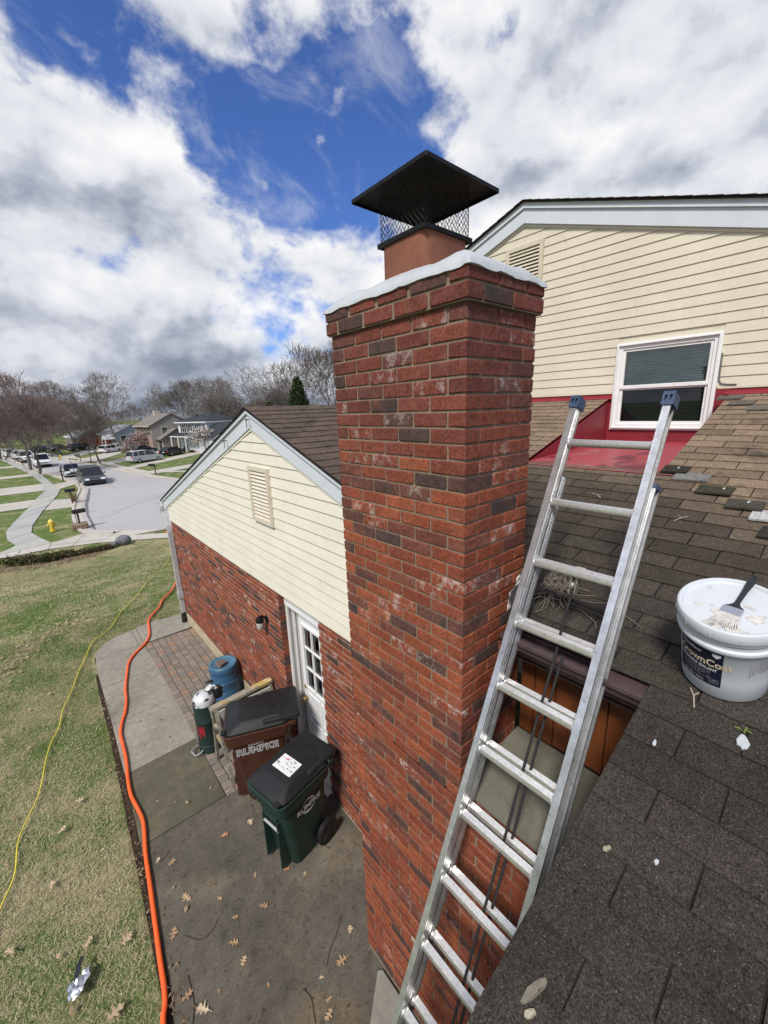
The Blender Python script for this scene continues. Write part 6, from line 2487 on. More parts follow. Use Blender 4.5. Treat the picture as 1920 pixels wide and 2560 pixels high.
t = thing('sign_post', 'tall thin grey post standing at the kerb by the dark minivan', 'post', (3.0, 50.2, GZ))
mb = MB()
mb.beam((0, 0, 0), (-.35, .1, 2.9), .07, .05, (1, 0, 0))
obj('post', mb, M('post_steel', (.10, .095, .09), rough=.6), t)
mb = MB()
mb.beam((-.30, .06, 2.5), (-.34, .08, 2.75), .02, .25, (0, 1, 0))
obj('sign_edge', mb, M('sign_grey', (.25, .25, .25), rough=.5), t)
t = thing('mailbox', 'mailbox on a wooden arm by the kerb beside the silver sedan', 'mailbox', (2.05, 57.3, GZ))
mb = MB()
mb.box((-.06, -.06, 0), (.06, .06, 1.6))
mb.beam((-.2, 0, 1.1), (.8, 0, 1.1), .08, .08)
obj('post', mb, wood_dark, t)
mb = MB()
mb.box((.3, -.12, 1.15), (.75, .12, 1.4))
obj('mail_box', mb, MATS['mailbox_black'], t)
for (x, y, lab, hgt) in ((10.62, 54., 'black mailbox on a post at the driveway opposite, near the silver minivan', 1.3), (-1.4, 83.6, 'dark mailbox by the kerb near the white pickup truck', 1.3), (3.31, 89., 'small dark mailbox beside the far yellow hydrant', 1.5), (5.73, 82.3, 'mailbox at the far kerb in front of the dark SUV driveway', 1.2)):
    t = thing('mailbox', lab, 'mailbox', (x, y, GZ))
    mb = MB()
    mb.box((-.05, -.05, 0), (.05, .05, hgt))
    mb.beam((-.45, 0, hgt - .3), (.2, 0, hgt - .3), .07, .07)
    obj('post', mb, wood_dark, t)
    mb = MB()
    mb.loft([[(x_, y_ * .13, hgt - .15 + z * .13) for y_, z in [(-1, -.6), (1, -.6), (1, .5), (.7, 1.0), (0, 1.2), (-.7, 1.0), (-1, .5)]] for x_ in (-.65, -.1)])
    obj('mail_box', mb, MATS['mailbox_black'], t)
t = thing('fire_hydrant', 'distant yellow hydrant at the far kerb', 'hydrant', (3.6, 90.8, GZ))
mb = MB()
mb.lathe([(.2, 0), (.13, .05), (.13, .5), (.17, .52), (.13, .65), (.04, .8)], 10)
obj('hydrant_barrel', mb, hy, t)
t = thing('street_post', 'thin black signpost on the far lawn beside the small bare tree', 'post', (6.54, 75.8, GZ))
mb = MB()
mb.box((-.05, -.05, 0), (.05, .05, 2.6))
obj('post', mb, wood_dark, t)
mb = MB()
mb.box((-.28, -.03, 2.2), (.28, -.02, 2.65))
obj('plate', mb, M('sign_back', (.16, .16, .17), rough=.5), t)
# cracks and joints
def line_marks(name, lines, wdt, mat, lift):
    mb = MB()
    for ln in lines:
        for a, b in zip(ln[:-1], ln[1:]):
            d_ = (Vector(b) - Vector(a)).normalized()
            nn = Vector((-d_.y, d_.x)) * wdt / 2
            mb.quad(*[(p.x, p.y, terr(p.y) + lift) for p in (Vector(a) + nn, Vector(b) + nn, Vector(b) - nn, Vector(a) - nn)])
    o = obj(name, mb, mat)
    o['kind'] = 'structure'


def wander(a, b, n, s_):
    return [(a[0] + (b[0] - a[0]) * i / n + random.gauss(0, s_) * (0 < i < n), a[1] + (b[1] - a[1]) * i / n + random.gauss(0, s_) * (0 < i < n)) for i in range(n + 1)]


line_marks('road_crack', [wander((2.6, 33.), (8.5, 40.), 16, .16), wander((3., 60.), (6.8, 58.), 8, .12), wander((5.6, 46.), (5., 78.), 18, .12), wander((8., 33.), (13., 37.), 8, .2)], .035, M('crack_dark', (.22, .215, .21), rough=.9), .020)
line_marks('driveway_joint', [[(-.3, 27.15), (-.1, 28.5)], [(1.77, 26.5), (3.2, 28.4)], [(.7, 26.85), (1.5, 29.2)], [(-1.5, 27.1), (-1.3, 29.1)], [(-.2, 27.9), (4.2, 26.2)], [(3.5, 25.5), (5.2, 26.6)], [(13., 55.7), (12.6, 59.)], [(16.75, 58.), (16.75, 61.2)], [(11.3, 64.7), (9.4, 66.3)], [(14., 67.7), (12.3, 69.2)], [(17., 70.8), (15.4, 72.7)]], .035, M('crack_dark'), .016)
# boulder and clipped hedge at the edge of the lawn
mb = MB()


def blob(mb, c, rx, ry, rz_, rough_, seed, n=14):
    r_ = random.Random(seed)
    vs_, fs = [], []
    for i in range(n // 2 + 1):
        th = math.pi * i / (n // 2)
        for k in range(n):
            ph = 2 * math.pi * k / n
            f = 1 + rough_ * (r_.random() - .5) * 2
            vs_.append((c[0] + rx * f * math.sin(th) * math.cos(ph), c[1] + ry * f * math.sin(th) * math.sin(ph), c[2] + rz_ * f * math.cos(th)))
    for i in range(n // 2):
        for k in range(n):
            fs.append((i * n + k, i * n + (k + 1) % n, (i + 1) * n + (k + 1) % n, (i + 1) * n + k))
    mb.add(vs_, fs)


blob(mb, (2.85, 25.1, GZ + .22), .36, .30, .28, .10, 3)
tag(obj('boulder', mb, M('boulder_grey', (.15, .155, .17), rough=.9, mods=[(5, .35), (25, .2)], bump=[(12, .6, .05)]), smooth=50), 'round grey boulder at the end of the low hedge', 'rock')
mb = MB()
blob(mb, (2.35, 25.0, GZ + .1), .22, .18, .16, .12, 8)
tag(obj('boulder', mb, MATS['boulder_grey'], smooth=50), 'small grey rock tucked left of the round boulder', 'rock')


def leaf_cloud(n, fn, size, seed, pal, name, parent=None):
    """many small leaf quads placed by fn(rng) -> centre"""
    r_ = np.random.default_rng(seed)
    C_ = fn(r_, n)
    a = r_.normal(size=(n, 3))
    a /= np.linalg.norm(a, axis=1)[:, None]
    b = np.cross(a, r_.normal(size=(n, 3)))
    b /= np.linalg.norm(b, axis=1)[:, None]
    s = size * r_.uniform(.6, 1.3, (n, 1))
    V = np.stack([C_ - a * s, C_ + b * s * .6, C_ + a * s, C_ + a * s, C_ - b * s * .6, C_ - a * s], 1).reshape(-1, 3)
    p = np.array(pal)
    k = p[r_.integers(0, len(p), n)] * r_.uniform(.7, 1.25, (n, 1))
    return V, 2 * n, np.repeat(k, 6, 0)


foliage = M('foliage', src='attr', rough=.75, spec=.2)
for k, (x0, y0, x1, y1, h_, w_, lab) in enumerate(((-1.95, 25.5, -.35, 24.7, .62, .5, 'low rounded dark evergreen shrub at the left end of the hedge'), (-.4, 24.75, .45, 25.1, .45, .45, 'low spreading evergreen shrub in the middle of the hedge'), (.55, 24.75, 2.2, 24.8, .36, .38, 'thin creeping shrub with dead leaves at the right end of the hedge'))):
    t = thing('low_shrub', lab, 'shrub', ((x0 + x1) / 2, (y0 + y1) / 2, terr((y0 + y1) / 2)))

    def fn(r_, n, x0=x0, y0=y0, x1=x1, y1=y1, h_=h_, w_=w_):
        tt = r_.uniform(0, 1, n)
        ph = r_.uniform(0, 6.28, n)
        rr = r_.uniform(.55, 1, n) ** .5
        lump = .75 + .25 * np.sin(tt * 17 + 1.3) + .12 * np.sin(ph * 5)
        x = (x0 + (x1 - x0) * tt) - (x0 + x1) / 2 + w_ * np.cos(ph) * rr * lump
        y = (y0 + (y1 - y0) * tt) - (y0 + y1) / 2 + w_ * .8 * np.sin(ph) * rr * lump
        z = h_ * lump * np.sqrt(np.clip(1 - rr ** 2 * .85, 0, 1)) * r_.uniform(.5, 1, n)
        return np.c_[x, y, z]
    V, n, c_ = leaf_cloud(2600, fn, .045, 20 + k, [(.045, .060, .018), (.065, .075, .025), (.03, .04, .014)] + ([(.10, .07, .035)] * (1 + k)), 'crown')
    o = np_mesh('crown', V, n, foliage, c_, kind='thing')
    o.parent = t
    mb = MB()
    for q in range(8):
        a = random.uniform(0, 6.28)
        mb.tube([(0, 0, 0), (.5 * (x1 - x0) * random.uniform(-.8, .8), .2 * math.sin(a), h_ * .6)], .012, 4)
    obj('stem', mb, M('shrub_stem', (.07, .05, .035), rough=.9), t)


# ================================================================== vehicles
car_glass = M('car_glass', (.012, .015, .018), rough=.06, spec=.6)
tyre = M('tyre', (.012, .012, .012), rough=.8)
rim_m = M('wheel_rim', (.42, .42, .43), rough=.35, metal=.6)
lamp_m = M('headlamp', (.70, .72, .74), rough=.15, spec=.6)
tail_m = M('tail_lamp', (.30, .010, .012), rough=.25, spec=.5)
black_pl = M('car_black_trim', (.014, .014, .015), rough=.5)
plate_m = M('number_plate', (.55, .56, .58), rough=.5)


def paint(name, c, metal=.3):
    return M(name, c, rough=.28, metal=metal, spec=.55, mods=[(1.5, .04)])


def vehicle(name, label, cat, loc, heading, kind, body, Lg=4.6, Wd=1.8, Hg=1.5, group='cars along the street'):
    """heading: degrees, direction of the bonnet; local +x is forward"""
    t = thing(name, label, cat, loc, R(heading), group)
    w_ = Wd / 2
    Lh = Lg / 2
    if kind == 'sedan':
        belt = .92
        prof_ = [(-Lh, .38), (-Lh - .02, .62), (-Lh + .06, .90), (-Lh * .62, .95), (Lh * .38, .93), (Lh * .80, .80), (Lh * .97, .66), (Lh, .40), (Lh * .95, .24), (-Lh * .95, .24)]
        gh = [(-Lh * .72, .94), (-Lh * .40, Hg - .03), (-.05, Hg), (Lh * .10, Hg - .02), (Lh * .46, .92)]
    elif kind == 'van':
        prof_ = [(-Lh, .40), (-Lh - .01, .75), (-Lh + .05, 1.05), (Lh * .48, 1.02), (Lh * .84, .90), (Lh * .98, .70), (Lh, .42), (Lh * .95, .24), (-Lh * .95, .24)]
        gh = [(-Lh * .95, 1.05), (-Lh * .86, Hg - .06), (-Lh * .6, Hg), (Lh * .05, Hg), (Lh * .22, Hg - .08), (Lh * .62, 1.01)]
    elif kind == 'wagon':
        prof_ = [(-Lh, .38), (-Lh - .01, .65), (-Lh + .04, .92), (Lh * .36, .92), (Lh * .82, .82), (Lh * .97, .68), (Lh, .40), (Lh * .95, .24), (-Lh * .95, .24)]
        gh = [(-Lh * .94, .92), (-Lh * .80, Hg - .04), (-Lh * .5, Hg), (0, Hg), (Lh * .12, Hg - .03), (Lh * .46, .91)]
    elif kind == 'suv':
        prof_ = [(-Lh, .45), (-Lh, .8), (-Lh + .05, 1.08), (Lh * .40, 1.07), (Lh * .88, 1.0), (Lh * .98, .8), (Lh, .45), (Lh * .95, .34), (-Lh * .95, .34)]
        gh = [(-Lh * .96, 1.08), (-Lh * .88, Hg - .04), (-Lh * .7, Hg), (Lh * .05, Hg), (Lh * .15, Hg - .03), (Lh * .42, 1.06)]
    else:      # pickup
        prof_ = [(-Lh, .55), (-Lh, 1.05), (Lh * .44, 1.10), (Lh * .90, 1.08), (Lh * .99, .95), (Lh, .55), (Lh * .95, .40), (-Lh * .95, .40)]
        gh = [(-Lh * .18, 1.08), (-Lh * .12, Hg - .04), (-Lh * .02, Hg), (Lh * .22, Hg), (Lh * .27, Hg - .04), (Lh * .46, 1.08)]
    zc_ = sum(p[1] for p in prof_) / len(prof_)
    mb = MB()
    rings = []
    for yy, sc in ((-w_, .90), (-w_ * .96, .97), (-w_ * .80, 1.0), (w_ * .80, 1.0), (w_ * .96, .97), (w_, .90)):
        rings.append([(x * (.985 if sc < .95 else 1), yy, zc_ + (z - zc_) * sc) for x, z in prof_])
    mb.loft(rings)
    obj('body', mb, body, t, smooth=35)
    zb_ = gh[0][1]
    mb = MB()
    rings = []
    tops = []
    for s_ in (-1, 1):
        rings.append([(x, s_ * w_ * (.93 - .16 * (z - zb_) / (Hg - zb_)), z - .012) for x, z in gh])
    n = len(gh)
    mb.loft(rings)
    obj('windows', mb, car_glass, t)
    mb = MB()      # roof panel and pillars in body colour
    hi = [p for p in gh if p[1] > Hg - .11]
    wt = w_ * .79
    mb.loft([[(x, s_ * wt, z + .012) for x, z in hi] + [(x, s_ * wt, z - .03) for x, z in hi[::-1]] for s_ in (-1, 1)])
    for s_ in (-1, 1):
        f = lambda x, z, e=.012: (x, s_ * (w_ * (.93 - .16 * (z - zb_) / (Hg - zb_)) + e - .012), z)
        pil = [(gh[0], gh[1]), (gh[-1], gh[-2])]
        xm = (gh[0][0] + gh[-1][0]) / 2
        pil += [((xm + .02, zb_), (xm - .05, Hg - .02))]
        if kind in ('van', 'wagon', 'suv'):
            pil += [((xm - Lg * .2, zb_), (xm - Lg * .21, Hg - .02))]
        for a, b in pil:
            mb.beam(f(*a), f(*b), .05, .07, (1, 0, 0))
    obj('roof', mb, body, t, smooth=40)
    if kind == 'pickup':
        mb = MB()
        mb.box((-Lh * .96, -w_ * .78, 1.02), (-Lh * .20, w_ * .78, 1.112))
        obj('cargo_bed', mb, black_pl, t)
    r_ = .33 if kind in ('sedan', 'wagon', 'van') else .39
    for x in (Lh * .62, -Lh * .60):
        for s_ in (-1, 1):
            mb = MB()
            mb.lathe([(r_ * .62, -.10), (r_ * .95, -.11), (r_, -.08), (r_, .08), (r_ * .95, .11), (r_ * .62, .10)], 18, (x, s_ * (w_ - .10), r_), (0, s_, 0))
            wl_ = obj('wheel', mb, tyre, t, smooth=40)
            mb = MB()
            mb.lathe([(r_ * .62, .09), (r_ * .58, .112), (r_ * .2, .10), (.04, .115)], 14, (x, s_ * (w_ - .10), r_), (0, s_, 0))
            link('rim', mesh('rim', mb, rim_m), wl_)
    zf = prof_[[i for i, p in enumerate(prof_) if p[0] > Lh * .94][0]][1]
    for s_ in (-1, 1):
        mb = MB()
        mb.obox((Lh * .95, s_ * w_ * .70, zf - .02), (.09, 0, 0), (0, w_ * .20, 0), (-.03, 0, .085))
        obj('headlight', mb, lamp_m, t)
        mb = MB()
        mb.obox((-Lh + .0, s_ * w_ * .82, prof_[2][1] - .12), (.045, 0, 0), (0, w_ * .12, 0), (0, 0, .14))
        obj('tail_light', mb, tail_m, t)
        mb = MB()
        mb.obox((gh[-1][0] - .18, s_ * (w_ + .09), zb_ + .10), (.05, 0, 0), (0, .09, 0), (0, 0, .065))
        obj('side_mirror', mb, body if kind != 'pickup' else black_pl, t)
    mb = MB()
    mb.box((Lh * .97, -w_ * .42, zf - .14), (Lh * 1.003, w_ * .42, zf + .0))
    mb.box((Lh * .95, -w_ * .80, .36), (Lh * 1.008, w_ * .80, .50))
    obj('grille', mb, black_pl, t)
    mb = MB()
    mb.box((Lh * 1.0, -w_ * .40, zf - .078), (Lh * 1.008, w_ * .40, zf - .060))
    mb.box((-Lh - .03, -.22, .62), (-Lh - .018, .22, .76))
    obj('badge_bar', mb, plate_m, t)
    mb = MB()
    mb.box((-Lh * .9, -w_ * .92, .17), (Lh * .9, w_ * .92, .30))
    obj('underbody', mb, black_pl, t)
    return t


vehicle('minivan', 'dark grey minivan parked nose on at the kerb where the street widens', 'car', (4.30, 53.0, GZ), -88, 'van', paint('paint_graphite', (.055, .062, .072)), 5.0, 1.95, 1.78)
vehicle('sedan', 'silver sedan parked nose on behind the dark grey minivan', 'car', (3.2, 62.5, GZ), -86, 'sedan', paint('paint_silver', (.50, .53, .54)), 4.6, 1.8, 1.45)
vehicle('pickup_truck', 'white pickup truck with black grille parked by the leaning kerb tree', 'truck', (.85, 79.6, GZ), -86, 'suv', paint('paint_white', (.74, .75, .76), 0), 5.2, 1.95, 1.85)
vehicle('suv', 'white truck with black grille parked half hidden behind the kerb tree trunks', 'truck', (-.95, 91.4, GZ), -83, 'pickup', paint('paint_white', (.74, .75, .76), 0), 5.3, 1.95, 1.85)
vehicle('suv', 'white car tailing the row of parked white trucks, just beyond the kerb tree', 'car', (-1.75, 98.6, GZ), -81, 'suv', paint('paint_white', (.74, .75, .76), 0), 4.6, 1.85, 1.65)
vehicle('hatchback', 'small white car farthest up the left side of the street', 'car', (-3.1, 108.2, GZ), -78, 'wagon', paint('paint_white', (.74, .75, .76), 0), 4.4, 1.8, 1.5)
vehicle('minivan', 'silver minivan parked side on in the driveway opposite', 'car', (13.0, 71.8, GZ), 24, 'van', paint('paint_light_silver', (.54, .56, .58)), 5.05, 1.9, 1.75, 'cars in driveways')
vehicle('station_wagon', 'black station wagon parked in front of the silver minivan', 'car', (18.8, 79.2, GZ), 40, 'wagon', paint('paint_black', (.012, .014, .014)), 4.8, 1.8, 1.45, 'cars in driveways')
vehicle('sedan', 'dark blue car parked below the pink flowering tree', 'car', (16.3, 90.3, GZ), 24, 'sedan', paint('paint_navy', (.018, .028, .050)), 4.7, 1.8, 1.45, 'cars in driveways')
vehicle('hatchback', 'white car in the driveway of the blue grey brick house', 'car', (12.0, 98.9, GZ), 42, 'wagon', paint('paint_white', (.74, .75, .76), 0), 4.5, 1.8, 1.5, 'cars in driveways')
vehicle('sedan', 'white car just beyond the white hatchback, by the big bare tree', 'car', (13.9, 102.6, GZ), 42, 'sedan', paint('paint_white', (.74, .75, .76), 0), 4.5, 1.8, 1.45, 'cars in driveways')
vehicle('suv', 'large dark SUV parked side on in the farthest driveway on the right', 'car', (8.3, 110.0, GZ), 26, 'suv', paint('paint_black', (.012, .014, .014)), 4.9, 1.9, 1.75, 'cars in driveways')
vehicle('sedan', 'dark green car parked beyond the street among the red tree trunks', 'car', (1.9, 117.0, GZ), -30, 'sedan', paint('paint_dark_green', (.03, .04, .036)), 4.5, 1.8, 1.5, 'cars in driveways')
vehicle('sedan', 'grey car farthest away between the red tree trunks', 'car', (4.6, 120., GZ), 20, 'sedan', paint('paint_graphite', (.055, .062, .072)), 4.5, 1.8, 1.4, 'cars in driveways')


# ================================================================== houses across the street
def gable_house(name, label, org, rot_, Lf, Dp, He, Hr, wallm, roofm, trimm, along=True):
    """local: front wall on x=0 facing -x, running from y=0 to y=Lf; depth Dp in +x; ridge parallel to the front"""
    t = thing(name, label, 'house', (*org, GZ), R(rot_), 'houses across the street')
    mb = MB()
    mb.box((0, 0, 0), (Dp, Lf, He))
    mb.prism([(0, .001, He), (Dp, .001, He), (Dp / 2, .001, Hr)], (0, Lf - .002, 0))
    obj('wall', mb, wallm, t)
    mb = MB()
    ov = .4
    sl = (Hr - He) / (Dp / 2)
    for s_ in (0, 1):
        e_ = (-ov, He - ov * sl + .03) if s_ == 0 else (Dp + ov, He - ov * sl + .03)
        mb.prism([(e_[0], -.25, e_[1]), (Dp / 2, -.25, Hr + .03), (Dp / 2, -.25, Hr + .15), (e_[0], -.25, e_[1] + .12)], (0, Lf + .5, 0))
    rf = obj('roof', mb, roofm, t)
    mb = MB()
    mb.box((-ov - .06, -.25, He - ov * sl - .02), (-ov + .02, Lf + .25, He - ov * sl + .12))
    obj('eave_trim', mb, trimm, t)
    return t, rf


def house_window(t, a, b, trimm, face='front', glass=car_glass, shutters=None, off=0., muntin=True):
    """a, b = (u, z) corners on the face"""
    (u0, z0), (u1, z1) = a, b

    def P3(u, z, d):
        return (off - d, u, z) if face == 'front' else (u, off - d, z)

    def bx(mb, u0, u1, z0, z1, d0, d1):
        p, q = P3(u0, z0, d0), P3(u1, z1, d1)
        mb.box(tuple(min(i) for i in zip(p, q)), tuple(max(i) for i in zip(p, q)))
    mb = MB()
    f = .09
    bx(mb, u0 - f, u0, z0 - f, z1 + f, .0, .05)
    bx(mb, u1, u1 + f, z0 - f, z1 + f, .0, .05)
    bx(mb, u0, u1, z0 - f, z0, .001, .049)
    bx(mb, u0, u1, z1, z1 + f, .001, .049)
    if muntin:
        bx(mb, u0, u1, (z0 + z1) / 2 - .03, (z0 + z1) / 2 + .03, .02, .045)
    o = obj('window', mb, trimm, t)
    mb = MB()
    bx(mb, u0, u1, z0, z1, .005, .02)
    link('pane', mesh('pane', mb, glass), o)
    if shutters:
        for s0, s1 in ((u0 - f - .45, u0 - f - .02), (u1 + f + .02, u1 + f + .45)):
            mb = MB()
            bx(mb, s0, s1, z0 - .05, z1 + .05, .001, .06)
            link('shutter', mesh('shutter', mb, shutters), o)
    return o


taupe = M('taupe_siding', (.27, .245, .215), rough=.8, mods=[(.3, .05)])
taupe_roof = M('taupe_roof', (.175, .155, .135), rough=.95, mods=[(.6, .10), (6, .12)])
cream_trim = M('cream_trim', (.58, .53, .44), rough=.6)
tan_brick = M('tan_brick', (.30, .22, .17), rough=.9, mods=[(5, .2)])
t, rf = gable_house('taupe_house', 'taupe two storey house with a front garage wing behind the pink flowering tree', (18.75, 93.0), 5, 10.5, 8.2, 4.95, 7.15, taupe, taupe_roof, cream_trim)
for k in range(4):
    house_window(t, (1.2 + 2.3 * k, 3.0), (2.2 + 2.3 * k, 4.5), cream_trim, 'front', shutters=M('taupe_shutter', (.10, .085, .075)))
house_window(t, (2.0, 3.1), (3.1, 4.5), cream_trim, 'side', glass=M('teal_glass', (.03, .055, .058), rough=.1, spec=.6))
mb = MB()
mb.box((-.02, 0.02, 0), (-.001, 10.4, 2.5))
obj('brick_facing', mb, tan_brick, t)
mb = MB()
mb.box((3.4, 7.5, 6.6), (4.6, 8.5, 7.9))
link('chimney', mesh('chimney', mb, M('pale_chimney', (.42, .38, .33), rough=.9)), rf)
# garage wing, roof lower, gable to the side
mb = MB()
mb.box((1.0, -2.6, 0), (6.6, -.002, 2.4))
mb.prism([(1.0, -2.599, 2.4), (6.6, -2.599, 2.4), (3.8, -2.599, 4.1)], (0, 2.59, 0))
obj('garage_wing', mb, M('taupe_brick', (.25, .22, .20), rough=.9, mods=[(6, .12)]), t)
mb = MB()
for e_ in ((.5, 2.15), (7.1, 2.15)):
    mb.prism([(e_[0], -2.95, e_[1]), (3.8, -2.95, 4.15), (3.8, -2.95, 4.28), (e_[0], -2.95, e_[1] + .13)], (0, 2.94, 0))
obj('wing_roof', mb, taupe_roof, t)
mb = MB()
for a, b in (((.94, -2.45, 0), (1.0, -2.25, 2.2)), ((.94, -.35, 0), (1.0, -.15, 2.2)), ((.94, -2.25, 2.0), (1.0, -.35, 2.2))):
    mb.box(a, b)
obj('garage_frame', mb, cream_trim, t)
mb = MB()
mb.box((.97, -2.25, 0), (.999, -.35, 2.0))
obj('garage_opening', mb, M('garage_dark', (.035, .033, .03), rough=.9), t)

whs = M('white_siding', (.66, .68, .71), rough=.6, mods=[(.4, .04)])
blueroof = M('charcoal_roof', (.030, .034, .042), rough=.95, mods=[(.6, .1), (6, .15)])
t = thing('white_house', 'white two storey house with a charcoal hip roof and dark shutters', 'house', (25.2, 79.3, GZ), R(15), 'houses across the street')
Lf, Dp, He = 9.6, 7.6, 5.45
mb = MB()
mb.box((0, 0, 0), (Dp, Lf, He))
obj('wall', mb, whs, t)
mb = MB()
o_ = .45
mb.add([(-o_, -o_, He), (Dp + o_, -o_, He), (Dp + o_, Lf + o_, He), (-o_, Lf + o_, He), (Dp / 2, Dp / 2, He + 1.7), (Dp / 2, Lf - Dp / 2, He + 1.7)], [(0, 1, 4), (1, 2, 5, 4), (2, 3, 5), (3, 0, 4, 5), (3, 2, 1, 0)])
rf = obj('roof', mb, blueroof, t)
mb = MB()
mb.box((1.9, 5.8, He + .9), (2.1, 6.0, He + 1.35))
link('vent_pipe', mesh('vent_pipe', mb, black_pl), rf)
mb = MB()
for a, b in (((-o_ - .03, -o_ - .03, He - .16), (-o_ + .06, Lf + o_ + .03, He + .02)), ((-o_ + .06, -o_ - .03, He - .16), (Dp + o_, -o_ + .06, He + .02))):
    mb.box(a, b)
mb.box((-.06, -.02, 0), (-.001, .1, He - .16))
obj('eave_trim', mb, M('bright_trim', (.74, .75, .77), rough=.5), t)
sh_m = M('dark_shutter', (.025, .028, .032), rough=.6)
for k in range(4):
    house_window(t, (1.2 + 2.1 * k, 3.6), (1.95 + 2.1 * k, 4.95), whs, 'front', shutters=sh_m)
house_window(t, (1.6, .8), (2.4, 2.2), whs, 'front', shutters=sh_m)
mb = MB()
mb.prism([(-1.9, 1.5, 2.85), (-.001, 1.5, 3.35), (-.001, 1.5, 3.45), (-1.9, 1.5, 2.97)], (0, 8.2, 0))
obj('porch_roof', mb, blueroof, t)
mb = MB()
mb.box((-1.93, 1.5, 2.72), (-1.84, 9.7, 2.88))
for yy in (4.5, 7.0, 9.4):
    mb.box((-1.9, yy, 0), (-1.74, yy + .16, 2.75))
obj('porch_post', mb, MATS['bright_trim'], t)
mb = MB()
mb.box((-2.0, -5.2, 0), (5.0, -.003, 3.0))
mb.prism([(-2., -5.199, 3.0), (5., -5.199, 3.0), (1.5, -5.199, 4.75)], (0, 5.19, 0))
obj('garage_wing', mb, whs, t)
mb = MB()
for e_ in ((-2.5, 2.75), (5.5, 2.75)):
    mb.prism([(e_[0], -5.6, e_[1]), (1.5, -5.6, 4.80), (1.5, -5.6, 4.94), (e_[0], -5.6, e_[1] + .14)], (0, 5.59, 0))
obj('wing_roof', mb, blueroof, t)
mb = MB()
for e_ in ((-2.5, 2.70), (5.5, 2.70)):
    mb.prism([(e_[0], -5.62, e_[1] - .12), (1.5, -5.62, 4.68), (1.5, -5.62, 4.79), (e_[0], -5.62, e_[1] + .04)], (0, .03, 0))
obj('wing_trim', mb, MATS['bright_trim'], t)

bluegrey = M('bluegrey_siding', (.35, .38, .43), rough=.8, mods=[(.3, .06)])
redbrick = M('far_red_brick', (.16, .055, .040), rough=.9, mods=[(4, .2)])
greyroof = M('grey_roof', (.23, .24, .26), rough=.95, mods=[(.5, .1), (5, .12)])
t, rf = gable_house('split_level_house', 'blue grey and red brick split level house half hidden by the big bare tree', (15.2, 113.5), 12, 9.5, 8.0, 3.1, 4.9, bluegrey, greyroof, M('bright_trim'))
mb = MB()
mb.box((-.4, 2.5, 0), (-.002, 9.4, 2.3))
obj('brick_facing', mb, redbrick, t)
for k in range(2):
    house_window(t, (1.2 + 2.2 * k, 1.2), (2.4 + 2.2 * k, 2.6), MATS['bright_trim'], 'side')
mb = MB()
mb.prism([(-2.2, -.2, 2.0), (-2.2, 2.2, 2.0), (-2.2, 1.0, 2.9)], (2.2, 0, 0))
mb.box((-2.15, -.1, 0), (-2.0, .1, 2.0))
mb.box((-2.15, 1.9, 0), (-2.0, 2.1, 2.0))
obj('porch', mb, MATS['bright_trim'], t)
t, rf = gable_house('brick_bungalow', 'low brick bungalow with a white porch beyond the dark SUV', (9.2, 123.), 10, 11., 7.5, 2.7, 4.6, redbrick, greyroof, MATS['bright_trim'])
for k in range(3):
    house_window(t, (1.2 + 3. * k, .9), (2.4 + 3. * k, 2.1), MATS['bright_trim'], 'front')
mb = MB()
mb.box((-1.8, -.1, 2.4), (-.002, 4.2, 2.7))
for yy in (0, 2, 4):
    mb.box((-1.75, yy, 0), (-1.6, yy + .15, 2.4))
obj('porch', mb, MATS['bright_trim'], t)

# ================================================================== trees
bark = M('bark_grey', (.135, .118, .104), rough=.95, mods=[(3, .2), (25, .2)])
twig_g = M('twig_grey', (.150, .128, .114), rough=.95, mods=[(.5, .15)])
twig_r = M('twig_reddish', (.158, .118, .108), rough=.95, mods=[(.5, .2)])


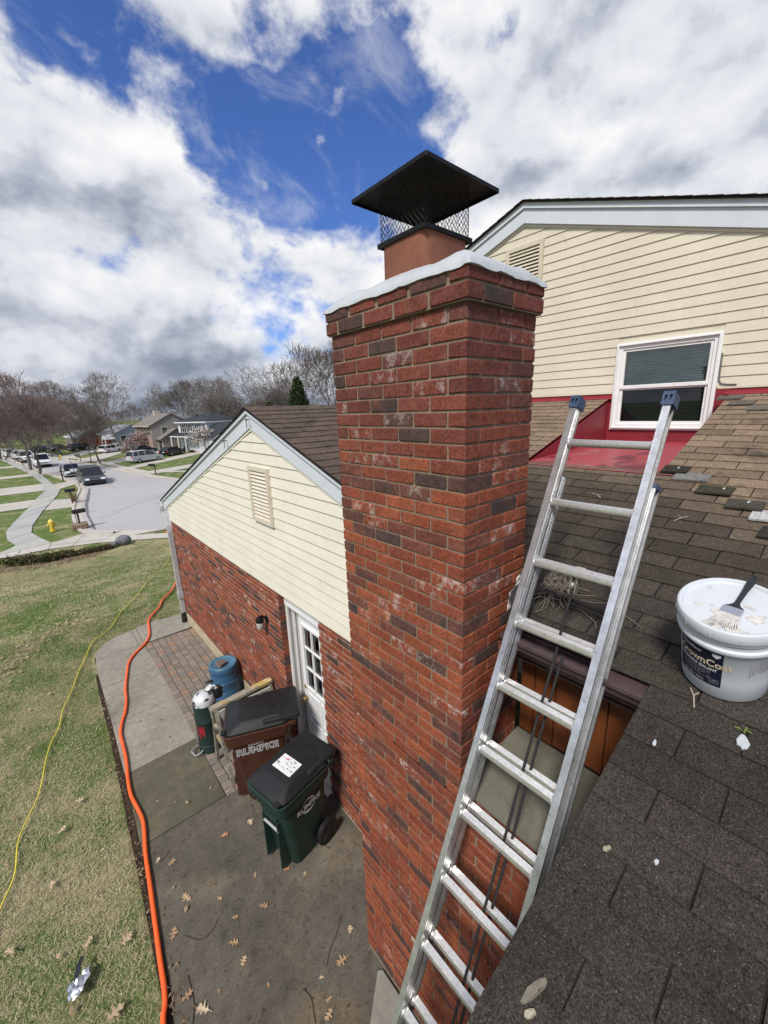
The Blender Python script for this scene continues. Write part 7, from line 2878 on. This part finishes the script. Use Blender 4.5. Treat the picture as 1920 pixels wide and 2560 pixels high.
def grow(seed, H, spread=.9, up=.45, trunk_h=.22, r0=None, forks=3, depth=6, multi=1, lean=(0, 0)):
    """limbs and twigs of a leafless tree; returns (thick branch list, thin branch list, tips)"""
    r_ = random.Random(seed)
    r0 = r0 or H * .017
    thick, thin, tips = [], [], []

    def br(p, d, ln, rad, lev):
        n = 3 if lev < 4 else 2
        pts, rads = [p.copy()], [rad]
        q = p.copy()
        dd = d.copy()
        for i in range(n):
            dd = (dd + Vector((r_.gauss(0, .11), r_.gauss(0, .11), r_.gauss(0, .08) + up * .06))).normalized()
            q = q + dd * (ln / n)
            pts.append(q.copy())
            rads.append(rad * (1 - .38 * (i + 1) / n))
        (thick if lev < 3 else thin).append((pts, rads))
        if lev >= depth:
            tips.append(q)
            return
        k = forks if lev < 2 else r_.choice((2, 3, 3))
        a0 = r_.uniform(0, 6.28)
        for i in range(k):
            a = a0 + 6.28 * i / k + r_.uniform(-.5, .5)
            tilt = spread * r_.uniform(.35, .85) * (1.0 if i else .40)
            side = dd.orthogonal().normalized()
            side.rotate(Matrix.Rotation(a, 3, dd))
            nd = (dd * math.cos(tilt) + side * math.sin(tilt) + Vector((0, 0, up * .12))).normalized()
            br(q, nd, ln * r_.uniform(.66, .86), rads[-1] * r_.uniform(.58, .80), lev + 1)
        if lev in (1, 2, 3):     # side shoots
            for i in range(2 if lev < 3 else 1):
                j = r_.randrange(1, len(pts))
                side = dd.orthogonal().normalized()
                side.rotate(Matrix.Rotation(r_.uniform(0, 6.28), 3, dd))
                nd = (dd * .5 + side * .8 + Vector((0, 0, .25))).normalized()
                br(pts[j], nd, ln * r_.uniform(.45, .75), rads[j] * .4, max(lev + 2, 4))
    for m in range(multi):
        a = r_.uniform(0, 6.28)
        t_ = 0 if multi == 1 else .35
        d = Vector((t_ * math.cos(a) + lean[0], t_ * math.sin(a) + lean[1], 1)).normalized()
        br(Vector((0, 0, -.1)), d, H * trunk_h, r0 * (1 if multi == 1 else .7), 0)
    top = max(p.z for b in thick + thin for p in b[0])
    f = H / top
    for b in thick + thin:
        for p in b[0]:
            p.z *= f
            p.x *= (f + 1) / 2
            p.y *= (f + 1) / 2
    return thick, thin, [Vector((p.x * (f + 1) / 2, p.y * (f + 1) / 2, p.z * f)) for p in tips]


def branch_np(lst, minr):
    """thin branches as three-sided tubes"""
    V, F = [], []
    for pts, rads in lst:
        b = len(V)
        for i, p in enumerate(pts):
            d = (pts[min(i + 1, len(pts) - 1)] - pts[max(i - 1, 0)])
            if d.length < 1e-6:
                d = Vector((0, 0, 1))
            d.normalize()
            u = d.orthogonal().normalized()
            v = d.cross(u)
            rr = max(rads[i], minr)
            for k in range(3):
                a = 2.0944 * k
                V.append(p + (u * math.cos(a) + v * math.sin(a)) * rr)
        for i in range(len(pts) - 1):
            for k in range(3):
                F.append((b + i * 3 + k, b + i * 3 + (k + 1) % 3, b + (i + 1) * 3 + (k + 1) % 3, b + (i + 1) * 3 + k))
    return V, F


PROTO = {}


def proto(key, **kw):
    if key in PROTO:
        return PROTO[key]
    tw = kw.pop('twig', twig_g)
    minr = kw.pop('minr', .014)
    flower = kw.pop('flower', None)
    th, tn, tips = grow(**kw)
    mb = MB()
    for pts, rads in th:
        mb.tube(pts, rads, 7, cap=False)
    m1 = mesh('trunk', mb, bark, 60)
    mb = MB()
    mb.v, mb.f = branch_np(tn, minr)
    mb.m = [0] * len(mb.f)
    m2 = mesh('crown', mb, tw, fix=False)
    m3 = None
    if flower:
        pal, num, size, rad = flower
        T = np.array([tuple(p) for p in tips])
        rr = np.random.default_rng(kw['seed'])

        def fn(r_, n):
            return T[r_.integers(0, len(T), n)] + r_.normal(0, rad, (n, 3))
        m3 = leaf_cloud(num, fn, size, kw['seed'], pal, 'blossom')
    PROTO[key] = (m1, m2, m3)
    return PROTO[key]


FM = {}


def tree(key, label, loc, ht, rz_=0., name='bare_tree', group='bare trees along the street', wide=1., **kw):
    """ht = wanted height; prototypes are built 12 m tall"""
    m1, m2, m3 = proto(key, **kw)
    t = thing(name, label, 'tree', loc, rz_, group)
    s_ = ht / 12.
    t.scale = (s_ * wide, s_ * wide, s_)
    link('trunk', m1, t)
    link('crown', m2, t)
    if m3:
        if key not in FM:
            o = np_mesh('blossom', m3[0], m3[1], foliage, m3[2], kind='thing')
            FM[key] = o.data
        else:
            o = link('blossom', FM[key])
        o.parent = t
    return t


K1 = dict(seed=4, H=12, spread=1.0, up=.55, trunk_h=.26, depth=7)
K2 = dict(seed=9, H=12, spread=1.05, up=.5, trunk_h=.22, depth=7, multi=3)
K3 = dict(seed=15, H=12, spread=.85, up=.8, trunk_h=.34, depth=7)
K4 = dict(seed=22, H=12, spread=1.15, up=.35, trunk_h=.2, depth=7)
RED = [(.18, .055, .052), (.15, .07, .06), (.20, .07, .06)]
K5 = dict(seed=31, H=12, spread=1.0, up=.5, trunk_h=.22, depth=7, twig=twig_r, flower=(RED, 2600, .035, .12))
K6 = dict(seed=33, H=12, spread=.9, up=.6, trunk_h=.2, depth=7, multi=2, twig=twig_r, flower=(RED, 1800, .04, .15))


def T_(k, **d):
    q = dict(k)
    q.update(d)
    return q


tree('a', 'large bare tree with forked trunk at the kerb in front of the white truck', (-.59, 75.25, GZ), 13.6, .3, **T_(K5))
tree('b', 'leaning bare kerb tree whose trunk crosses in front of the white pickup', (.28, 68.1, GZ), 10.4, 1.9, **T_(K6, lean=(-.35, .3)))
tree('c', 'small multi stemmed bare tree on the far verge by the silver minivan', (7.53, 74.4, GZ), 9.6, .8, **T_(K2))
tree('d', 'tall bare tree in front of the blue grey brick house', (15.6, 109.5, GZ), 17.2, 2.2, **T_(K3))
tree('e', 'tall bare tree with a pale spreading top behind the kerb trees', (7.6, 116., GZ), 15.4, 4.0, **T_(K1))
tree('a', 'reddish budding tree left of the far yellow hydrant', (2.79, 97.9, GZ), 9.8, 2.6, **T_(K5))
tree('b', 'reddish budding tree right of the far mailbox', (4.6, 102.4, GZ), 10.8, .2, **T_(K6))
tree('b', 'reddish tree nearest the left edge of the picture by the pavement', (-3.9, 99.6, GZ), 9.5, 3.6, **T_(K6))
tree('a', 'taller reddish tree at the left picture edge beyond the pavement', (-4.6, 103., GZ), 12.4, 5., **T_(K5))
tree('c', 'slender bare tree just right of the left edge trees', (-3.2, 112., GZ), 9., 1., **T_(K2))
for k, (x, y, h_, key, kk, lab) in enumerate(((30.9, 136.5, 16.9, 'f', T_(K4), 'broad fan shaped bare tree right behind the taupe house roof'), (36., 130.1, 17.4, 'd', K3, 'tall bare tree rising between the taupe and the white house'), (38.6, 129.4, 17.2, 'e', K1, 'second tall bare tree left of the white house roof'),
                                              (41.6, 123.2, 17.6, 'd', K3, 'bare tree directly behind the white house ridge'), (42.7, 117.5, 12.5, 'c', K2, 'thin young bare tree behind the right end of the white house'), (37.6, 114., 16.4, 'e', K1, 'bare tree showing at the peak of the garage gable'), (12., 150., 15.5, 'f', K4, 'bare tree far behind the brick bungalow'), (21., 146., 15., 'e', K1, 'bare tree far behind the blue grey house'), (-6., 140., 14., 'd', K3, 'bare tree far up the street on the left'))):
    tree(key, lab, (x, y, GZ), h_, k * 1.3, group='bare trees behind the houses', **T_(kk))
tree('f', 'broad bare tree above the garage ridge, left of the conifer', (35.0, 77.5, GZ), 16.1, 2.0, group='bare trees behind the garage', **T_(K4))
tree('d', 'tallest bare tree rising behind the conifer over the garage ridge', (38.6, 70.1, GZ), 19.4, .6, group='bare trees behind the garage', **T_(K3))
tree('c', 'thin grey bare tree between the broad tree and the conifer', (43., 84.8, GZ), 14.4, 3., group='bare trees behind the garage', **T_(K2))
tree('a', 'pinkish budding tree against the chimney edge', (47.6, 70.5, GZ), 19.4, 1.2, name='budding_tree', group='bare trees behind the garage', **T_(K5))
tree('b', 'low pink red budding tree behind the white house garage', (40.8, 102.1, GZ), 8.4, 1.2, name='budding_tree', group='bare trees behind the garage', **T_(K6))
tree('b', 'small reddish tree low behind the garage peak', (37.0, 88.2, GZ), 10.2, 2.7, name='budding_tree', group='bare trees behind the garage', **T_(K6))
PINK = [(.46, .28, .29), (.52, .38, .38), (.36, .21, .21)]
WHT = [(.62, .58, .54), (.52, .47, .43), (.70, .67, .62)]
tree('mp', 'pink flowering magnolia in front of the taupe house', (18.0, 97.6, GZ), 3.9, .4, name='flowering_tree', group='flowering trees', wide=1.7, seed=41, H=12, spread=1.35, up=.25, trunk_h=.12, depth=6, multi=4, minr=.022, flower=(PINK, 3000, .26, .40))
tree('mw', 'white flowering magnolia in front of the white house', (23.9, 77.2, GZ), 4.9, 1.4, name='flowering_tree', group='flowering trees', wide=1.2, seed=44, H=12, spread=1.1, up=.4, trunk_h=.14, depth=6, multi=3, minr=.022, flower=(WHT, 2200, .24, .35))
# conifer
t = thing('conifer', 'dark green conifer showing above the garage ridge', 'tree', (36.8, 65.4, GZ), 0)
mb = MB()
mb.tube([(0, 0, 0), (0, 0, 6), (.1, 0, 12.2)], [.22, .14, .02], 7)
obj('trunk', mb, bark, t)


def fn(r_, n):
    h_ = r_.uniform(.08, 1, n) ** .9
    wh = np.floor(h_ * 22 + r_.uniform(-.6, .6, n)) / 22
    rad = (1 - wh * .92) ** .8 * 4.0 * r_.uniform(.25, 1, n)
    a = r_.integers(0, 9, n) * .698 + np.floor(wh * 22) * 1.9 + r_.normal(0, .22, n)
    z = wh * 11.8 - rad * .16 + r_.normal(0, .20, n) + .4
    return np.c_[rad * np.cos(a), rad * np.sin(a), z]


V, n, c_ = leaf_cloud(9000, fn, .20, 61, [(.030, .050, .020), (.045, .065, .026), (.022, .036, .016)], 'crown')
o = np_mesh('crown', V, n, foliage, c_, kind='thing')
o.parent = t
t = thing('conifer', 'smaller olive conifer left of the tall one above the garage ridge', 'tree', (36.0, 75.5, GZ), 0)
mb = MB()
mb.tube([(0, 0, 0), (0, 0, 4), (.1, 0, 9.)], [.2, .12, .02], 7)
obj('trunk', mb, bark, t)
V2 = V * np.array([.75, .75, .70])
o = np_mesh('crown', V2, n, foliage, c_ * np.array([1.3, 1.15, 1.0]), kind='thing')
o.parent = t
# small shrubs by the houses
for k, (x, y, r_, h_, pal, lab) in enumerate(((17.2, 95.2, .9, 1.0, [(.45, .34, .04), (.30, .26, .05)], 'yellow forsythia under the pink magnolia'), (22.6, 90.0, .9, 1.1, [(.22, .17, .05), (.10, .09, .04)], 'yellowish shrub by the taupe garage wall'), (23.4, 86.6, 1.1, 1.0, [(.03, .035, .03), (.05, .05, .04)], 'dark round shrub by the white porch'), (14.2, 94., 1.1, .9, [(.20, .16, .12), (.14, .11, .08), (.11, .12, .05)], 'brown shrubs on the bank left of the blue car'), (24.6, 91.0, 1.0, 2.6, [(.17, .12, .09), (.14, .10, .08)], 'bare brown shrub against the taupe garage wing'), (22.4, 80.6, .5, .5, [(.10, .07, .03), (.05, .05, .02)], 'tiny shrub at the edge of the wagon driveway'))):
    t = thing('garden_shrub', lab, 'shrub', (x, y, GZ), 0, 'garden shrubs across the street')

    def fn(g_, n, r_=r_, h_=h_):
        ph, rr = g_.uniform(0, 6.28, n), np.sqrt(g_.uniform(0, 1, n))
        z = h_ * np.sqrt(1 - rr ** 2 * .9) * g_.uniform(.2, 1, n)
        return np.c_[r_ * rr * np.cos(ph), r_ * rr * np.sin(ph), z]
    V, n, c_ = leaf_cloud(500, fn, .10, 80 + k, pal, 'crown')
    o = np_mesh('crown', V, n, foliage, c_, kind='thing')
    o.parent = t
# the distant wood behind everything: one mass
r_ = np.random.default_rng(77)
src = []
for key in ('d', 'e', 'f', 'a'):
    m2 = PROTO[key][1]
    m1 = PROTO[key][0]
    for me_ in (m1, m2):
        v = np.zeros(len(me_.vertices) * 3, np.float32)
        me_.vertices.foreach_get('co', v)
        me_.calc_loop_triangles()
        tr = np.zeros(len(me_.loop_triangles) * 3, np.int32)
        me_.loop_triangles.foreach_get('vertices', tr)
        src.append((v.reshape(-1, 3), tr.reshape(-1, 3)))
VV, CC = [], []
NW = 58
for k in range(NW):
    q = k % 4
    a = -.12 + 1.40 * (k + r_.uniform(-.4, .4)) / NW           # bearing from +y towards +x
    dist = r_.uniform(150, 230)
    p = np.array([dist * math.sin(a), dist * math.cos(a), GZ])
    s_ = r_.uniform(9, 14.5) / 12.
    ph = r_.uniform(0, 6.28)
    Rm = np.array([[math.cos(ph), -math.sin(ph), 0], [math.sin(ph), math.cos(ph), 0], [0, 0, 1]])
    for j, (v, tr) in enumerate(src[q * 2:q * 2 + 2]):
        if j == 1:
            tr = tr[r_.uniform(size=len(tr)) < .5]
            c0 = v.mean(0)
        w_ = (v * np.array([1.25, 1.25, 1.])) @ Rm.T * s_ + p
        V = w_[tr].reshape(-1, 3)
        if j == 1:        # twigs far away: a little thicker so that they read
            tc_ = V.reshape(-1, 3, 3)
            m_ = tc_.mean(1, keepdims=True)
            V = (m_ + (tc_ - m_) * 1.0).reshape(-1, 3)
        VV.append(V)
        base = np.array([(.17, .145, .132), (.175, .15, .135), (.18, .14, .13), (.18, .13, .122)][q]) * r_.uniform(.85, 1.15)
        CC.append(np.repeat(base[None], len(V), 0))
V, C_ = np.concatenate(VV), np.concatenate(CC)
np_mesh('distant_wood', V, len(V) // 3, M('wood_far', src='attr', rough=.95, spec=.1), C_)
def fn(r_, n):
    a = r_.uniform(-.14, 1.3, n)
    dist = r_.uniform(175, 260, n)
    h_ = 5.0 + 2.0 * np.sin(a * 23) + 1.4 * np.sin(a * 61 + 1)
    return np.c_[dist * np.sin(a), dist * np.cos(a), GZ + h_ * r_.uniform(0, 1, n) ** .8]


V, n, c_ = leaf_cloud(29000, fn, .42, 90, [(.16, .14, .125), (.18, .15, .135), (.14, .13, .12), (.19, .14, .13), (.12, .12, .10)], 'under')
np_mesh('distant_thicket', V, n, foliage, c_)
print('objects', len(bpy.data.objects), 'tris', sum(len(o.data.polygons) for o in bpy.data.objects if o.type == 'MESH'))
